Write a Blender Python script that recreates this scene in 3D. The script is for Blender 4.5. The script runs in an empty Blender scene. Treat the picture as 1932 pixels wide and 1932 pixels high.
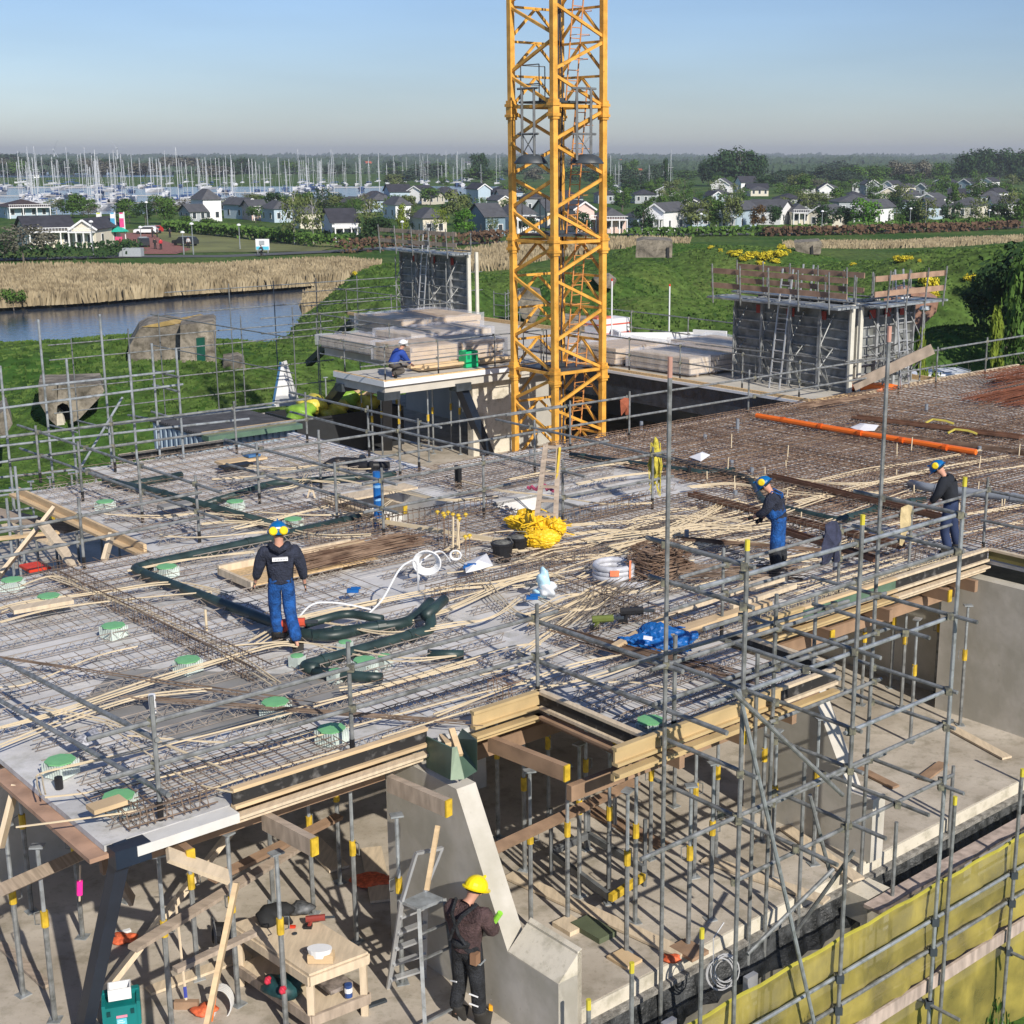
import bpy, bmesh, math, random
import numpy as np
from mathutils import Vector, Matrix
random.seed(7)
R = math.radians
# ---------------------------------------------------------------- camera, light, exposure
S = bpy.context.scene
COL = S.collection
CF, CCX, CCY, CPIT, CH, CTA = 2670., 1100., 966., R(14.1), 6.8, R(48.3)
camd = bpy.data.cameras.new('camera'); cam = bpy.data.objects.new('camera', camd); COL.objects.link(cam)
cam.location = (0, 0, CH); cam.rotation_euler = (R(90) - CPIT, 0, 0)
camd.sensor_width = 36; camd.lens = 36 * CF / 1932; camd.shift_x = 0.5 - CCX / 1932
camd.clip_start = 0.1; camd.clip_end = 20000
S.camera = cam
SUN_EL = 32.0; SUN_AZ = math.atan2(.514, -.858)
W = bpy.data.worlds.new("World"); S.world = W; W.use_nodes = True
nt = W.node_tree
bg = nt.nodes['Background']
sky = nt.nodes.new('ShaderNodeTexSky'); sky.sky_type = 'NISHITA'; sky.sun_disc = False
sky.sun_elevation = R(SUN_EL); sky.sun_rotation = SUN_AZ
sky.air_density = 1.0; sky.dust_density = 0.35; sky.ozone_density = 4.0
tint = nt.nodes.new('ShaderNodeMix'); tint.data_type = 'RGBA'; tint.blend_type = 'MULTIPLY'; tint.inputs[0].default_value = 1
tint.inputs[7].default_value = (.73, .75, .88, 1)
nt.links.new(sky.outputs[0], tint.inputs[6]);
cn_ = nt.nodes.new('ShaderNodeTexNoise'); cn_.inputs['Scale'].default_value = 2.2; cn_.inputs['Detail'].default_value = 7; cm_ = nt.nodes.new('ShaderNodeMapping'); cm_.inputs['Scale'].default_value = (1, 1.3, 7); ct_ = nt.nodes.new('ShaderNodeTexCoord'); cr0 = nt.nodes.new('ShaderNodeMapRange'); cr0.inputs['From Min'].default_value = .35; cr0.inputs['From Max'].default_value = .7; cr0.inputs['To Min'].default_value = .95; cr0.inputs['To Max'].default_value = 1.1
cx_ = nt.nodes.new('ShaderNodeMix'); cx_.data_type = 'RGBA'; cx_.blend_type = 'MULTIPLY'; cx_.inputs[0].default_value = 1
nt.links.new(ct_.outputs['Generated'], cm_.inputs[0]); nt.links.new(cm_.outputs[0], cn_.inputs[0]); nt.links.new(cn_.outputs[0], cr0.inputs[0]); nt.links.new(tint.outputs[2], cx_.inputs[6]); nt.links.new(cr0.outputs[0], cx_.inputs[7]); nt.links.new(cx_.outputs[2], bg.inputs[0])
bg.inputs[1].default_value = 0.104
sund = bpy.data.lights.new('sun', 'SUN'); sun = bpy.data.objects.new('sun', sund); COL.objects.link(sun)
sund.energy = 4.6; sund.angle = R(.53); sund.color = (1, .93, .82)
_e = R(SUN_EL)
sun.rotation_euler = Vector((-.514 * math.cos(_e), .858 * math.cos(_e), -math.sin(_e))).to_track_quat('-Z', 'Y').to_euler()
sun['kind'] = 'structure'
S.view_settings.view_transform = 'Standard'; S.view_settings.look = 'None'; S.view_settings.exposure = 0.2; S.view_settings.gamma = 1

# ---------------------------------------------------------------- photo measurement helpers
sA, cA = math.sin(CTA), math.cos(CTA)
def ray(u, v):
    x = (u - CCX) / CF; y = -(v - CCY) / CF
    return (x, math.cos(CPIT) + y * math.sin(CPIT), -math.sin(CPIT) + y * math.cos(CPIT))
def at(u, v, z):
    r = ray(u, v); t = (z - CH) / r[2]; return Vector((r[0] * t, r[1] * t, z))
def aty(u, v, Y):
    r = ray(u, v); t = Y / r[1]; return Vector((r[0] * t, Y, CH + r[2] * t))
def P(p, q, z): return Vector((p * sA - q * cA, p * cA + q * sA, z))      # building axes -> world
def topq(v): return (v[0] * sA + v[1] * cA, -v[0] * cA + v[1] * sA)
def onq(u, v, q):
    r = ray(u, v); t = q / (-r[0] * cA + r[1] * sA); return Vector((r[0] * t, r[1] * t, CH + r[2] * t))
def onp(u, v, p):
    r = ray(u, v); t = p / (r[0] * sA + r[1] * cA); return Vector((r[0] * t, r[1] * t, CH + r[2] * t))
def crop(x0, y0, w):
    s = w / 1932 * .62768
    return lambda a, b: (x0 * .62768 + a * s, y0 * .62768 + b * s)
KA = crop(0, 400, 1026); KB = crop(1026, 400, 1026); KC = crop(2052, 400, 1026)
KD = crop(0, 900, 800); KE = crop(800, 900, 800); KF = crop(1500, 900, 800); KG = crop(2278, 900, 800)
KJ = crop(0, 1500, 800); KK = crop(750, 1500, 800); KL = crop(1500, 1500, 800); KM = crop(2278, 1400, 800)
KN = crop(0, 2278, 800); KO = crop(750, 2278, 800); KP = crop(1500, 2278, 800); KQ = crop(2278, 2278, 800)
BROT = R(90) - CTA            # heading of the building p axis

# ---------------------------------------------------------------- materials
MATS = {}
def M(name, col, rough=.8, var=.12, scale=4., metal=0., bump=0., col2=None, spec=.4, detail=4, alpha=1., trans=0., stretch=None, thr=(.35, .65), stain=None):
    if name in MATS: return MATS[name]
    m = bpy.data.materials.new(name); m.use_nodes = True; t = m.node_tree; b = t.nodes['Principled BSDF']
    b.inputs['Roughness'].default_value = rough; b.inputs['Metallic'].default_value = metal
    b.inputs['Specular IOR Level'].default_value = spec
    tc = t.nodes.new('ShaderNodeTexCoord'); n = t.nodes.new('ShaderNodeTexNoise')
    n.inputs['Scale'].default_value = scale; n.inputs['Detail'].default_value = detail
    src = tc.outputs['Object']
    if stretch:
        mp = t.nodes.new('ShaderNodeMapping'); mp.inputs['Scale'].default_value = stretch
        t.links.new(src, mp.inputs[0]); src = mp.outputs[0]
    t.links.new(src, n.inputs['Vector'])
    r = t.nodes.new('ShaderNodeValToRGB'); r.color_ramp.elements[0].position = thr[0]; r.color_ramp.elements[1].position = thr[1]
    c = Vector(col)
    a = [max(0, x * (1 - var)) for x in c]; z = list(col2) if col2 else [min(1, x * (1 + var)) for x in c]
    r.color_ramp.elements[0].color = (*a, 1); r.color_ramp.elements[1].color = (*z, 1)
    t.links.new(n.outputs[0], r.inputs[0]); t.links.new(r.outputs[0], b.inputs['Base Color'])
    if stain:
        prev = r.outputs[0]
        for sc_, lo_, p0_, p1_ in stain:
            n3 = t.nodes.new('ShaderNodeTexNoise'); n3.inputs['Scale'].default_value = sc_; n3.inputs['Detail'].default_value = 8; n3.inputs['Roughness'].default_value = .65
            r3 = t.nodes.new('ShaderNodeValToRGB'); r3.color_ramp.elements[0].position = p0_; r3.color_ramp.elements[1].position = p1_; r3.color_ramp.elements[0].color = (lo_, lo_, lo_ * .95, 1); r3.color_ramp.elements[1].color = (1, 1, 1, 1)
            mx = t.nodes.new('ShaderNodeMix'); mx.data_type = 'RGBA'; mx.blend_type = 'MULTIPLY'; mx.inputs[0].default_value = 1
            t.links.new(src, n3.inputs['Vector']); t.links.new(n3.outputs[0], r3.inputs[0]); t.links.new(prev, mx.inputs[6]); t.links.new(r3.outputs[0], mx.inputs[7]); prev = mx.outputs[2]
        t.links.new(prev, b.inputs['Base Color'])
    if bump:
        bm = t.nodes.new('ShaderNodeBump'); bm.inputs['Strength'].default_value = bump; bm.inputs['Distance'].default_value = .03
        n2 = t.nodes.new('ShaderNodeTexNoise'); n2.inputs['Scale'].default_value = scale * 5; n2.inputs['Detail'].default_value = 5
        t.links.new(src, n2.inputs['Vector']); t.links.new(n2.outputs[0], bm.inputs['Height']); t.links.new(bm.outputs[0], b.inputs['Normal'])
    b.inputs['Alpha'].default_value = alpha
    b.inputs['Transmission Weight'].default_value = trans
    MATS[name] = m; return m
precast = [M('precast_a', (.56, .55, .54), .85, .12, 1.6, bump=.2, stain=[(3, .8, .36, .5)]), M('precast_b', (.52, .515, .51), .85, .14, 1.3, bump=.2, stain=[(4, .75, .36, .5)]), M('precast_c', (.59, .58, .57), .85, .12, 2., bump=.2, stain=[(2.5, .8, .36, .5)])]
darkcon = M('dark_concrete', (.25, .245, .235), .8, .15, 2.)
screed = M('floor_concrete', (.43, .375, .30), .85, .16, .8, bump=.25, col2=(.54, .485, .41), detail=8, stain=[(2.5, .72, .36, .5), (14, .8, .34, .44)])
wallcon = M('wall_concrete', (.40, .385, .35), .85, .08, 1.2, bump=.12)
creamcon = M('cream_concrete', (.62, .57, .47), .8, .06, 3., bump=.1, stain=[(3, .75, .36, .5), (18, .8, .33, .42)])
whitecon = M('white_concrete', (.70, .69, .67), .8, .08, 3.)
oldcon = M('weathered_concrete', (.20, .175, .14), .95, .35, .7, bump=.9, col2=(.36, .315, .25), detail=8, stain=[(2, .5, .38, .52), (9, .7, .36, .5)])
galv = M('galvanised_steel', (.23, .24, .24), .5, .25, 8., metal=.25, spec=.4, stain=[(5, .6, .38, .5)])
galvd = M('dull_galvanised_steel', (.17, .18, .185), .55, .2, 6., metal=.3)
galvl = M('bright_galvanised_steel', (.36, .39, .41), .42, .2, 6., metal=.4, stain=[(5, .65, .38, .5)])
blackp = M('black_plastic', (.015, .015, .017), .5)
rebar = M('rebar', (.17, .12, .09), .75, .35, 3., col2=(.26, .19, .14))
rebarlight = M('bright_rebar', (.27, .235, .205), .7, .25, 5.)
rust = M('rusty_rebar', (.17, .10, .068), .9, .35, 3., col2=(.29, .20, .14))
conduit = M('cream_conduit', (.64, .53, .36), .5, .08, 3.)
whitep = M('white_plastic', (.75, .76, .77), .45, .04)
pipe = M('dark_green_pipe', (.022, .042, .04), .45, .3, 4., spec=.5)
greyp = M('grey_plastic_pipe', (.22, .24, .27), .4)
greenlid = M('green_lid', (.18, .46, .20), .5, .08)
tim = M('fresh_timber', (.60, .44, .26), .75, .14, 2., stretch=(1, 1, 6))
timp = M('pale_timber', (.60, .49, .35), .8, .12, 3., stretch=(6, 1, 1))
timg = M('grey_timber', (.36, .29, .225), .85, .2, 3., stretch=(1, 6, 1))
timb = M('brown_timber', (.30, .195, .125), .8, .2, 3.)
gold = M('yellow_beam_timber', (.50, .37, .19), .6, .12, 2.)
plygreen = M('green_plywood', (.10, .17, .12), .5, .15, 3.)
plyblack = M('black_plywood', (.045, .043, .043), .7, .5, 9., col2=(.16, .155, .15), thr=(.55, .8), detail=8)
osb = M('osb_board', (.60, .42, .22), .85, .2, 20., bump=.1)
yel = M('yellow_paint', (.55, .37, .03), .6, .25, 9.)
cyel = M('crane_yellow', (.72, .36, .055), .45, .12, 3., col2=(.80, .42, .075), spec=.5, stain=[(11, .35, .31, .37), (1.5, .8, .35, .55)])
corange = M('crane_orange', (.60, .26, .08), .6)
dsteel = M('dark_steel', (.045, .055, .065), .45, .2)
navy = M('navy_painted_steel', (.015, .024, .042), .42, .15, 3.)
red = M('red_paint', (.65, .05, .02), .5); orange = M('orange_plastic', (.85, .17, .02), .45, .05)
blue = M('blue_plastic', (.01, .11, .36), .4, .15, 6.)
lblue = M('pale_blue_film', (.45, .68, .80), .3, .1)
teal = M('teal_plastic', (.005, .17, .17), .45, .1)
tarpb = M('bluish_black_membrane', (.035, .045, .06), .4, .4, 3., bump=.6)
film = M('clear_film', (.72, .73, .80), .2, .1, 3., bump=.6, alpha=.28, spec=.9)
yelbag = M('yellow_bag', (.80, .50, .02), .4, .15, 6., bump=.5)
net = None
gravel = M('gravel', (.20, .185, .16), .95, .3, 3.)
skin = M('skin', (.55, .29, .20), .6, .08); hair = M('dark_hair', (.03, .022, .018), .9)
glass = M('window_glass', (.04, .05, .06), .12, .1, spec=.8)
alu = M('aluminium', (.50, .51, .52), .4, .1, metal=.5)

# ---------------------------------------------------------------- mesh builder
class MB:
    def __init__(s): s.v = []; s.f = []; s.mi = []; s.cur = 0
    def poly(s, pts):
        n = len(s.v); s.v += [tuple(p) for p in pts]; s.f.append(tuple(range(n, n + len(pts)))); s.mi.append(s.cur)
    def hexa(s, c):                      # 8 corners: bottom 4 (ccw), top 4
        n = len(s.v); s.v += [tuple(p) for p in c]
        for f in ((3, 2, 1, 0), (4, 5, 6, 7), (0, 1, 5, 4), (1, 2, 6, 5), (2, 3, 7, 6), (3, 0, 4, 7)):
            s.f.append(tuple(n + i for i in f)); s.mi.append(s.cur)
        return s
    def box(s, x0, x1, y0, y1, z0, z1, f=None):
        c = [(x0, y0, z0), (x1, y0, z0), (x1, y1, z0), (x0, y1, z0), (x0, y0, z1), (x1, y0, z1), (x1, y1, z1), (x0, y1, z1)]
        if f: c = [f(*k) for k in c]
        return s.hexa(c)
    def pb(s, p0, p1, q0, q1, z0, z1): return s.box(p0, p1, q0, q1, z0, z1, P)
    def bar(s, a, b, w, h, up=(0, 0, 1)):
        a = Vector(a); b = Vector(b); d = (b - a).normalized(); up = Vector(up)
        if abs(d.dot(up)) > .98: up = Vector((1, 0, 0)) if abs(d.x) < .9 else Vector((0, 1, 0))
        x = d.cross(up).normalized(); y = x.cross(d).normalized()
        x *= w / 2; y *= h / 2
        return s.hexa([a - x - y, a + x - y, b + x - y, b - x - y, a - x + y, a + x + y, b + x + y, b - x + y])
    def path(s, pts, r, n=6, cap=True, r1=None):
        pts = [Vector(p) for p in pts]; k = len(pts); base = len(s.v); prev = None
        for i, p in enumerate(pts):
            d = (pts[min(i + 1, k - 1)] - pts[max(i - 1, 0)])
            d = d.normalized() if d.length > 1e-9 else Vector((0, 0, 1))
            if prev is None:
                up = Vector((0, 0, 1)) if abs(d.z) < .95 else Vector((1, 0, 0))
                x = d.cross(up).normalized()
            else:
                x = (prev - d * prev.dot(d)); x = x.normalized() if x.length > 1e-6 else d.orthogonal().normalized()
            prev = x; y = d.cross(x)
            rr = r if r1 is None else r + (r1 - r) * i / (k - 1)
            if callable(r): rr = r(i / (k - 1))
            for j in range(n):
                a = 2 * math.pi * (j + .5) / n; s.v.append(tuple(p + (x * math.cos(a) + y * math.sin(a)) * rr))
        for i in range(k - 1):
            for j in range(n):
                a = base + i * n + j; b = base + i * n + (j + 1) % n
                s.f.append((a, b, b + n, a + n)); s.mi.append(s.cur)
        if cap:
            s.f.append(tuple(base + j for j in reversed(range(n)))); s.mi.append(s.cur)
            s.f.append(tuple(base + (k - 1) * n + j for j in range(n))); s.mi.append(s.cur)
        return s
    def tube(s, a, b, r, n=6): return s.path([a, b], r, n)
    def lathe(s, prof, c=(0, 0, 0), n=12, sx=1, sy=1):
        base = len(s.v); k = len(prof)
        for r_, z in prof:
            for j in range(n):
                a = 2 * math.pi * j / n; s.v.append((c[0] + r_ * sx * math.cos(a), c[1] + r_ * sy * math.sin(a), c[2] + z))
        for i in range(k - 1):
            for j in range(n):
                a = base + i * n + j; b = base + i * n + (j + 1) % n
                s.f.append((a, b, b + n, a + n)); s.mi.append(s.cur)
        s.f.append(tuple(base + j for j in reversed(range(n)))); s.mi.append(s.cur)
        s.f.append(tuple(base + (k - 1) * n + j for j in range(n))); s.mi.append(s.cur)
        return s
    def prism(s, pts, off):
        n = len(pts); b = len(s.v); off = Vector(off)
        s.v += [tuple(p) for p in pts] + [tuple(Vector(p) + off) for p in pts]
        s.f.append(tuple(b + i for i in reversed(range(n)))); s.mi.append(s.cur)
        s.f.append(tuple(b + n + i for i in range(n))); s.mi.append(s.cur)
        for i in range(n):
            j = (i + 1) % n; s.f.append((b + i, b + j, b + n + j, b + n + i)); s.mi.append(s.cur)
        return s
    def build(s, name, mat, parent=None, smooth=False, world=True, mats=None):
        me = bpy.data.meshes.new(name)
        off = Vector(parent['_o']) if (parent is not None and world and '_o' in parent) else Vector((0, 0, 0))
        vs = [(x - off.x, y - off.y, z - off.z) for x, y, z in s.v] if off.length else s.v
        me.from_pydata(vs, [], s.f); me.update()
        for m in ([mat] if not mats else mats): me.materials.append(m)
        if mats: me.polygons.foreach_set('material_index', s.mi)
        if smooth: me.polygons.foreach_set('use_smooth', [True] * len(me.polygons))
        o = bpy.data.objects.new(name, me); COL.objects.link(o)
        if parent is not None:
            o.parent = parent
            if '_o' in parent: o['_o'] = list(parent['_o'])
        return o
TH = []
def thing(name, label, cat, loc=(0, 0, 0), rz=0, group=None, world=True):
    o = bpy.data.objects.new(name, None); COL.objects.link(o); o.location = loc; o.rotation_euler = (0, 0, rz)
    o['label'] = label; o['category'] = cat; o.empty_display_size = .2
    if group: o['group'] = group
    if world and rz == 0: o['_o'] = list(loc)
    TH.append(o); return o
def tag(o, label, cat, group=None):
    o['label'] = label; o['category'] = cat
    if group: o['group'] = group
    return o
def struct(o, kind='structure'): o['kind'] = kind; return o
def solo(name, mb, mat, label, cat, group=None, smooth=False, mats=None):
    """one-mesh top-level thing whose origin sits at its own base"""
    v = np.array(s_v(mb)); c = v.mean(0); loc = Vector((c[0], c[1], v[:, 2].min()))
    mb.v = [(x - loc.x, y - loc.y, z - loc.z) for x, y, z in mb.v]
    o = mb.build(name, mat, None, smooth, mats=mats); o.location = loc
    return tag(o, label, cat, group)
def s_v(mb): return mb.v
def copy_tree(o, parent=None):
    c = o.copy(); COL.objects.link(c); c.parent = parent
    for ch in list(o.children): copy_tree(ch, c)
    return c
_on = ['zeroth', 'first', 'second', 'third', 'fourth', 'fifth', 'sixth', 'seventh', 'eighth', 'ninth', 'tenth', 'eleventh', 'twelfth', 'thirteenth', 'fourteenth', 'fifteenth', 'sixteenth', 'seventeenth', 'eighteenth', 'nineteenth']
_tn = ['', '', 'twent', 'thirt', 'fort', 'fift', 'sixt', 'sevent', 'eight', 'ninet']
def ordw(n):
    if n < 20: return _on[n]
    h = ''
    if n >= 100: h = 'hundred-and-'; n -= 100
    if n == 0: return 'hundredth'
    if n < 20: return h + _on[n]
    return h + (_tn[n // 10] + 'ieth' if n % 10 == 0 else _tn[n // 10] + 'y-' + _on[n % 10])
# ================================================================ TERRAIN, WATER, FAR BACKGROUND
GZ = -8.0; WZ = -8.7
def poly_from_px(px, z): return [tuple(at(u, v, z)[:2]) for u, v in px]
LAKE = poly_from_px([(-420, 600), (0, 578), (180, 568), (330, 555), (480, 545), (600, 535), (660, 540), (630, 575), (590, 604), (540, 640), (400, 680), (200, 700), (0, 715), (-500, 760)], WZ)
BASIN = poly_from_px([(-500, 352), (740, 352), (1000, 352), (960, 366), (700, 385), (420, 398), (230, 404), (-500, 408)], WZ)
FARW = poly_from_px([(-500, 324), (330, 322), (330, 334), (-500, 338)], WZ)
def inpoly(X, Y, poly):
    c = np.zeros(X.shape, bool); n = len(poly)
    for i in range(n):
        x0, y0 = poly[i]; x1, y1 = poly[(i + 1) % n]
        if y0 == y1: continue
        m = ((y0 > Y) != (y1 > Y)) & (X < (x1 - x0) * (Y - y0) / (y1 - y0) + x0)
        c ^= m
    return c
# mounds: (X, Y, height, sx, sy, sharp)
def crest(u, v, Y): p = aty(u, v, Y); return p.x, Y, p.z - GZ
MOUNDS = []
def mound(u, v, Y, wx, wy): x, y, h = crest(u, v, Y); MOUNDS.append((x, y, h, wx, wy))
mound(-60, 668, 84, 15, 8); mound(90, 662, 84, 9, 8); mound(230, 650, 86, 8, 8); mound(420, 655, 88, 8, 8); mound(560, 655, 86, 6, 6); mound(330, 690, 78, 9, 8)
mound(735, 500, 132, 6, 9); mound(800, 520, 128, 8, 9); mound(880, 520, 140, 10, 9)
mound(1215, 484, 140, 5.5, 8); mound(1130, 520, 125, 8, 8); mound(1010, 512, 135, 8, 8)
mound(1320, 520, 150, 7, 8); mound(1420, 472, 172, 14, 10); mound(1290, 462, 185, 12, 8); mound(1560, 500, 165, 14, 9); mound(1680, 492, 160, 12, 9)
mound(1810, 470, 150, 12, 9); mound(1930, 470, 120, 12, 9); mound(1770, 520, 118, 7, 8); mound(1870, 610, 92, 9, 6); mound(1400, 600, 100, 14, 9); mound(1100, 600, 98, 16, 8)
mound(1240, 570, 112, 8, 7); mound(1620, 560, 120, 16, 9)
def hgt(X, Y):
    d = np.hypot(X, Y)
    n = .25 * np.sin(X * .13 + Y * .07) + .2 * np.sin(X * .05 - Y * .11 + 1) + .12 * np.sin(X * .4 + 2) * np.sin(Y * .33)
    z = GZ + n * np.clip(1 - (d - 170) / 80, 0, 1) * np.clip((d - 40) / 30, 0, 1)
    e = np.zeros_like(X)
    for x, y, h, a, b in MOUNDS:
        r2 = ((X - x) / a) ** 2 + ((Y - y) / b) ** 2
        e = np.maximum(e, h * np.exp(-.5 * (r2 * (1.5 if x > -20 else 1)) ** 1.35))
    z = z + e
    near = np.clip((68 - d) / 14, 0, 1); near = near * near * (3 - 2 * near)
    z = z * (1 - near) + (-6.0) * near
    for pl in (LAKE, BASIN, FARW):
        z = np.where(inpoly(X, Y, pl), WZ - 1.2, z)
    return z
def gz(x, y): return float(hgt(np.array([x]), np.array([y]))[0])
rr = [3.0]
while rr[-1] < 320: rr.append(rr[-1] * 1.009 + .12)
while rr[-1] < 9000: rr.append(rr[-1] * 1.05)
rr = np.array(rr); aa = np.linspace(R(-62), R(62), 420)
RR, AA = np.meshgrid(rr, aa, indexing='ij')
GX = RR * np.sin(AA); GY = RR * np.cos(AA) - 6
GZZ = hgt(GX, GY)
me = bpy.data.meshes.new('ground')
nr, na = RR.shape
idx = np.arange(nr * na).reshape(nr, na)
f = np.stack([idx[:-1, :-1], idx[:-1, 1:], idx[1:, 1:], idx[1:, :-1]], -1).reshape(-1, 4)[:, ::-1]
me.vertices.add(nr * na); me.vertices.foreach_set('co', np.stack([GX, GY, GZZ], -1).ravel())
me.loops.add(f.size); me.loops.foreach_set('vertex_index', f.ravel())
me.polygons.add(len(f)); me.polygons.foreach_set('loop_start', np.arange(0, f.size, 4)); me.polygons.foreach_set('loop_total', np.full(len(f), 4))
me.update(); me.validate(); me.polygons.foreach_set('use_smooth', [True] * len(me.polygons))
ground = bpy.data.objects.new('ground', me); COL.objects.link(ground); struct(ground)
# grass material
def grass_mat():
    m = bpy.data.materials.new('grass'); m.use_nodes = True; t = m.node_tree; b = t.nodes['Principled BSDF']; b.inputs['Roughness'].default_value = .95
    b.inputs['Specular IOR Level'].default_value = .1
    tc = t.nodes.new('ShaderNodeTexCoord')
    def noise(sc, det=5):
        n = t.nodes.new('ShaderNodeTexNoise'); n.inputs['Scale'].default_value = sc; n.inputs['Detail'].default_value = det; t.links.new(tc.outputs['Object'], n.inputs[0]); return n
    n1 = noise(.07, 6); n2 = noise(1.1, 8)
    r1 = t.nodes.new('ShaderNodeValToRGB'); e = r1.color_ramp.elements
    e[0].position = .38; e[0].color = (.046, .108, .022, 1); e[1].position = .68; e[1].color = (.115, .165, .042, 1)
    r2 = t.nodes.new('ShaderNodeValToRGB'); e = r2.color_ramp.elements
    e[0].position = .3; e[0].color = (.45, .45, .45, 1); e[1].position = .72; e[1].color = (1.35, 1.35, 1.25, 1)
    mx = t.nodes.new('ShaderNodeMix'); mx.data_type = 'RGBA'; mx.blend_type = 'MULTIPLY'; mx.inputs[0].default_value = 1
    t.links.new(n1.outputs[0], r1.inputs[0]); t.links.new(n2.outputs[0], r2.inputs[0]); t.links.new(r1.outputs[0], mx.inputs[6]); t.links.new(r2.outputs[0], mx.inputs[7])
    t.links.new(mx.outputs[2], b.inputs['Base Color'])
    bm = t.nodes.new('ShaderNodeBump'); bm.inputs['Strength'].default_value = 1; bm.inputs['Distance'].default_value = .35
    t.links.new(n2.outputs[0], bm.inputs['Height']); t.links.new(bm.outputs[0], b.inputs['Normal'])
    return m
me.materials.append(grass_mat())
def water(name, poly, zz, rough, bs):
    m = bpy.data.materials.new(name); m.use_nodes = True; t = m.node_tree; b = t.nodes['Principled BSDF']
    b.inputs['Base Color'].default_value = (.03, .05, .085, 1); b.inputs['Roughness'].default_value = rough; b.inputs['Specular IOR Level'].default_value = .8
    tc = t.nodes.new('ShaderNodeTexCoord'); n = t.nodes.new('ShaderNodeTexNoise'); n.inputs['Scale'].default_value = bs; n.inputs['Detail'].default_value = 4
    bm = t.nodes.new('ShaderNodeBump'); bm.inputs['Strength'].default_value = .35; bm.inputs['Distance'].default_value = .12
    t.links.new(tc.outputs['Object'], n.inputs[0]); t.links.new(n.outputs[0], bm.inputs['Height']); t.links.new(bm.outputs[0], b.inputs['Normal'])
    mb = MB(); x = [p[0] for p in poly]; y = [p[1] for p in poly]
    mb.poly([(min(x) - 8, min(y) - 8, zz), (max(x) + 8, min(y) - 8, zz), (max(x) + 8, max(y) + 8, zz), (min(x) - 8, max(y) + 8, zz)])
    struct(mb.build(name, m))
water('lake_water', LAKE, WZ, .12, 1.5); water('harbour_water', BASIN, WZ + .02, .15, .6); water('far_water', FARW, WZ + .04, .2, .3)
# harbour bank sheet etc. : roads and paths as thin strips
asph = M('asphalt', (.10, .10, .105), .9, .15, 2.); brickp = M('red_brick_paving', (.26, .11, .085), .9, .2, 2.); lawn = M('dry_lawn', (.16, .17, .06), .95, .25, .12)
def strip(name, px, w, mat, dz=.06):
    mb = MB(); pts = [at(u, v, GZ) for u, v in px]
    L = []
    for i, p in enumerate(pts):
        d = (pts[min(i + 1, len(pts) - 1)] - pts[max(0, i - 1)]).normalized(); nrm = Vector((-d.y, d.x, 0)) * w / 2
        L.append((p + nrm + Vector((0, 0, dz)), p - nrm + Vector((0, 0, dz))))
    for a, b in zip(L, L[1:]): mb.poly([a[0], a[1], b[1], b[0]])
    return struct(mb.build(name, mat))
strip('road', [(-300, 494), (0, 490), (240, 484), (420, 484), (640, 474), (820, 462), (1100, 452)], 5, asph)
strip('brick_path', [(290, 480), (320, 472), (270, 455), (250, 440)], 7, brickp, .075)
strip('right_road', [(1180, 443), (1500, 441), (1700, 436), (1950, 428)], 5, asph)
mb = MB(); mb.poly([at(u, v, GZ + .04) for u, v in [(235, 478), (600, 474), (700, 452), (520, 440), (380, 425), (240, 432)]]); struct(mb.build('park_lawn', lawn))

# ---------------------------------------------------------------- foliage
leafm = {}
def leaf(name, c, c2):
    if name not in leafm: leafm[name] = M(name, c, .9, .3, .9, col2=c2, spec=.15, detail=6)
    return leafm[name]
LF = dict(dark=leaf('dark_foliage', (.022, .055, .022), (.045, .09, .03)), mid=leaf('green_foliage', (.055, .12, .025), (.10, .18, .035)),
          bright=leaf('bright_foliage', (.06, .17, .02), (.11, .24, .03)), birch=leaf('birch_foliage', (.10, .14, .045), (.17, .20, .07)),
          copper=leaf('copper_foliage', (.09, .055, .02), (.14, .085, .03)), yellow=leaf('yellow_foliage', (.14, .20, .025), (.22, .28, .04)),
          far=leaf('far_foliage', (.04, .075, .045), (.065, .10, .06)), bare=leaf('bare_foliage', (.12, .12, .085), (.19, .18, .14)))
bark = M('bark', (.14, .12, .10), .9, .3, 4.); birchbark = M('birch_bark', (.45, .43, .40), .85, .3, 4.)
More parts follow.
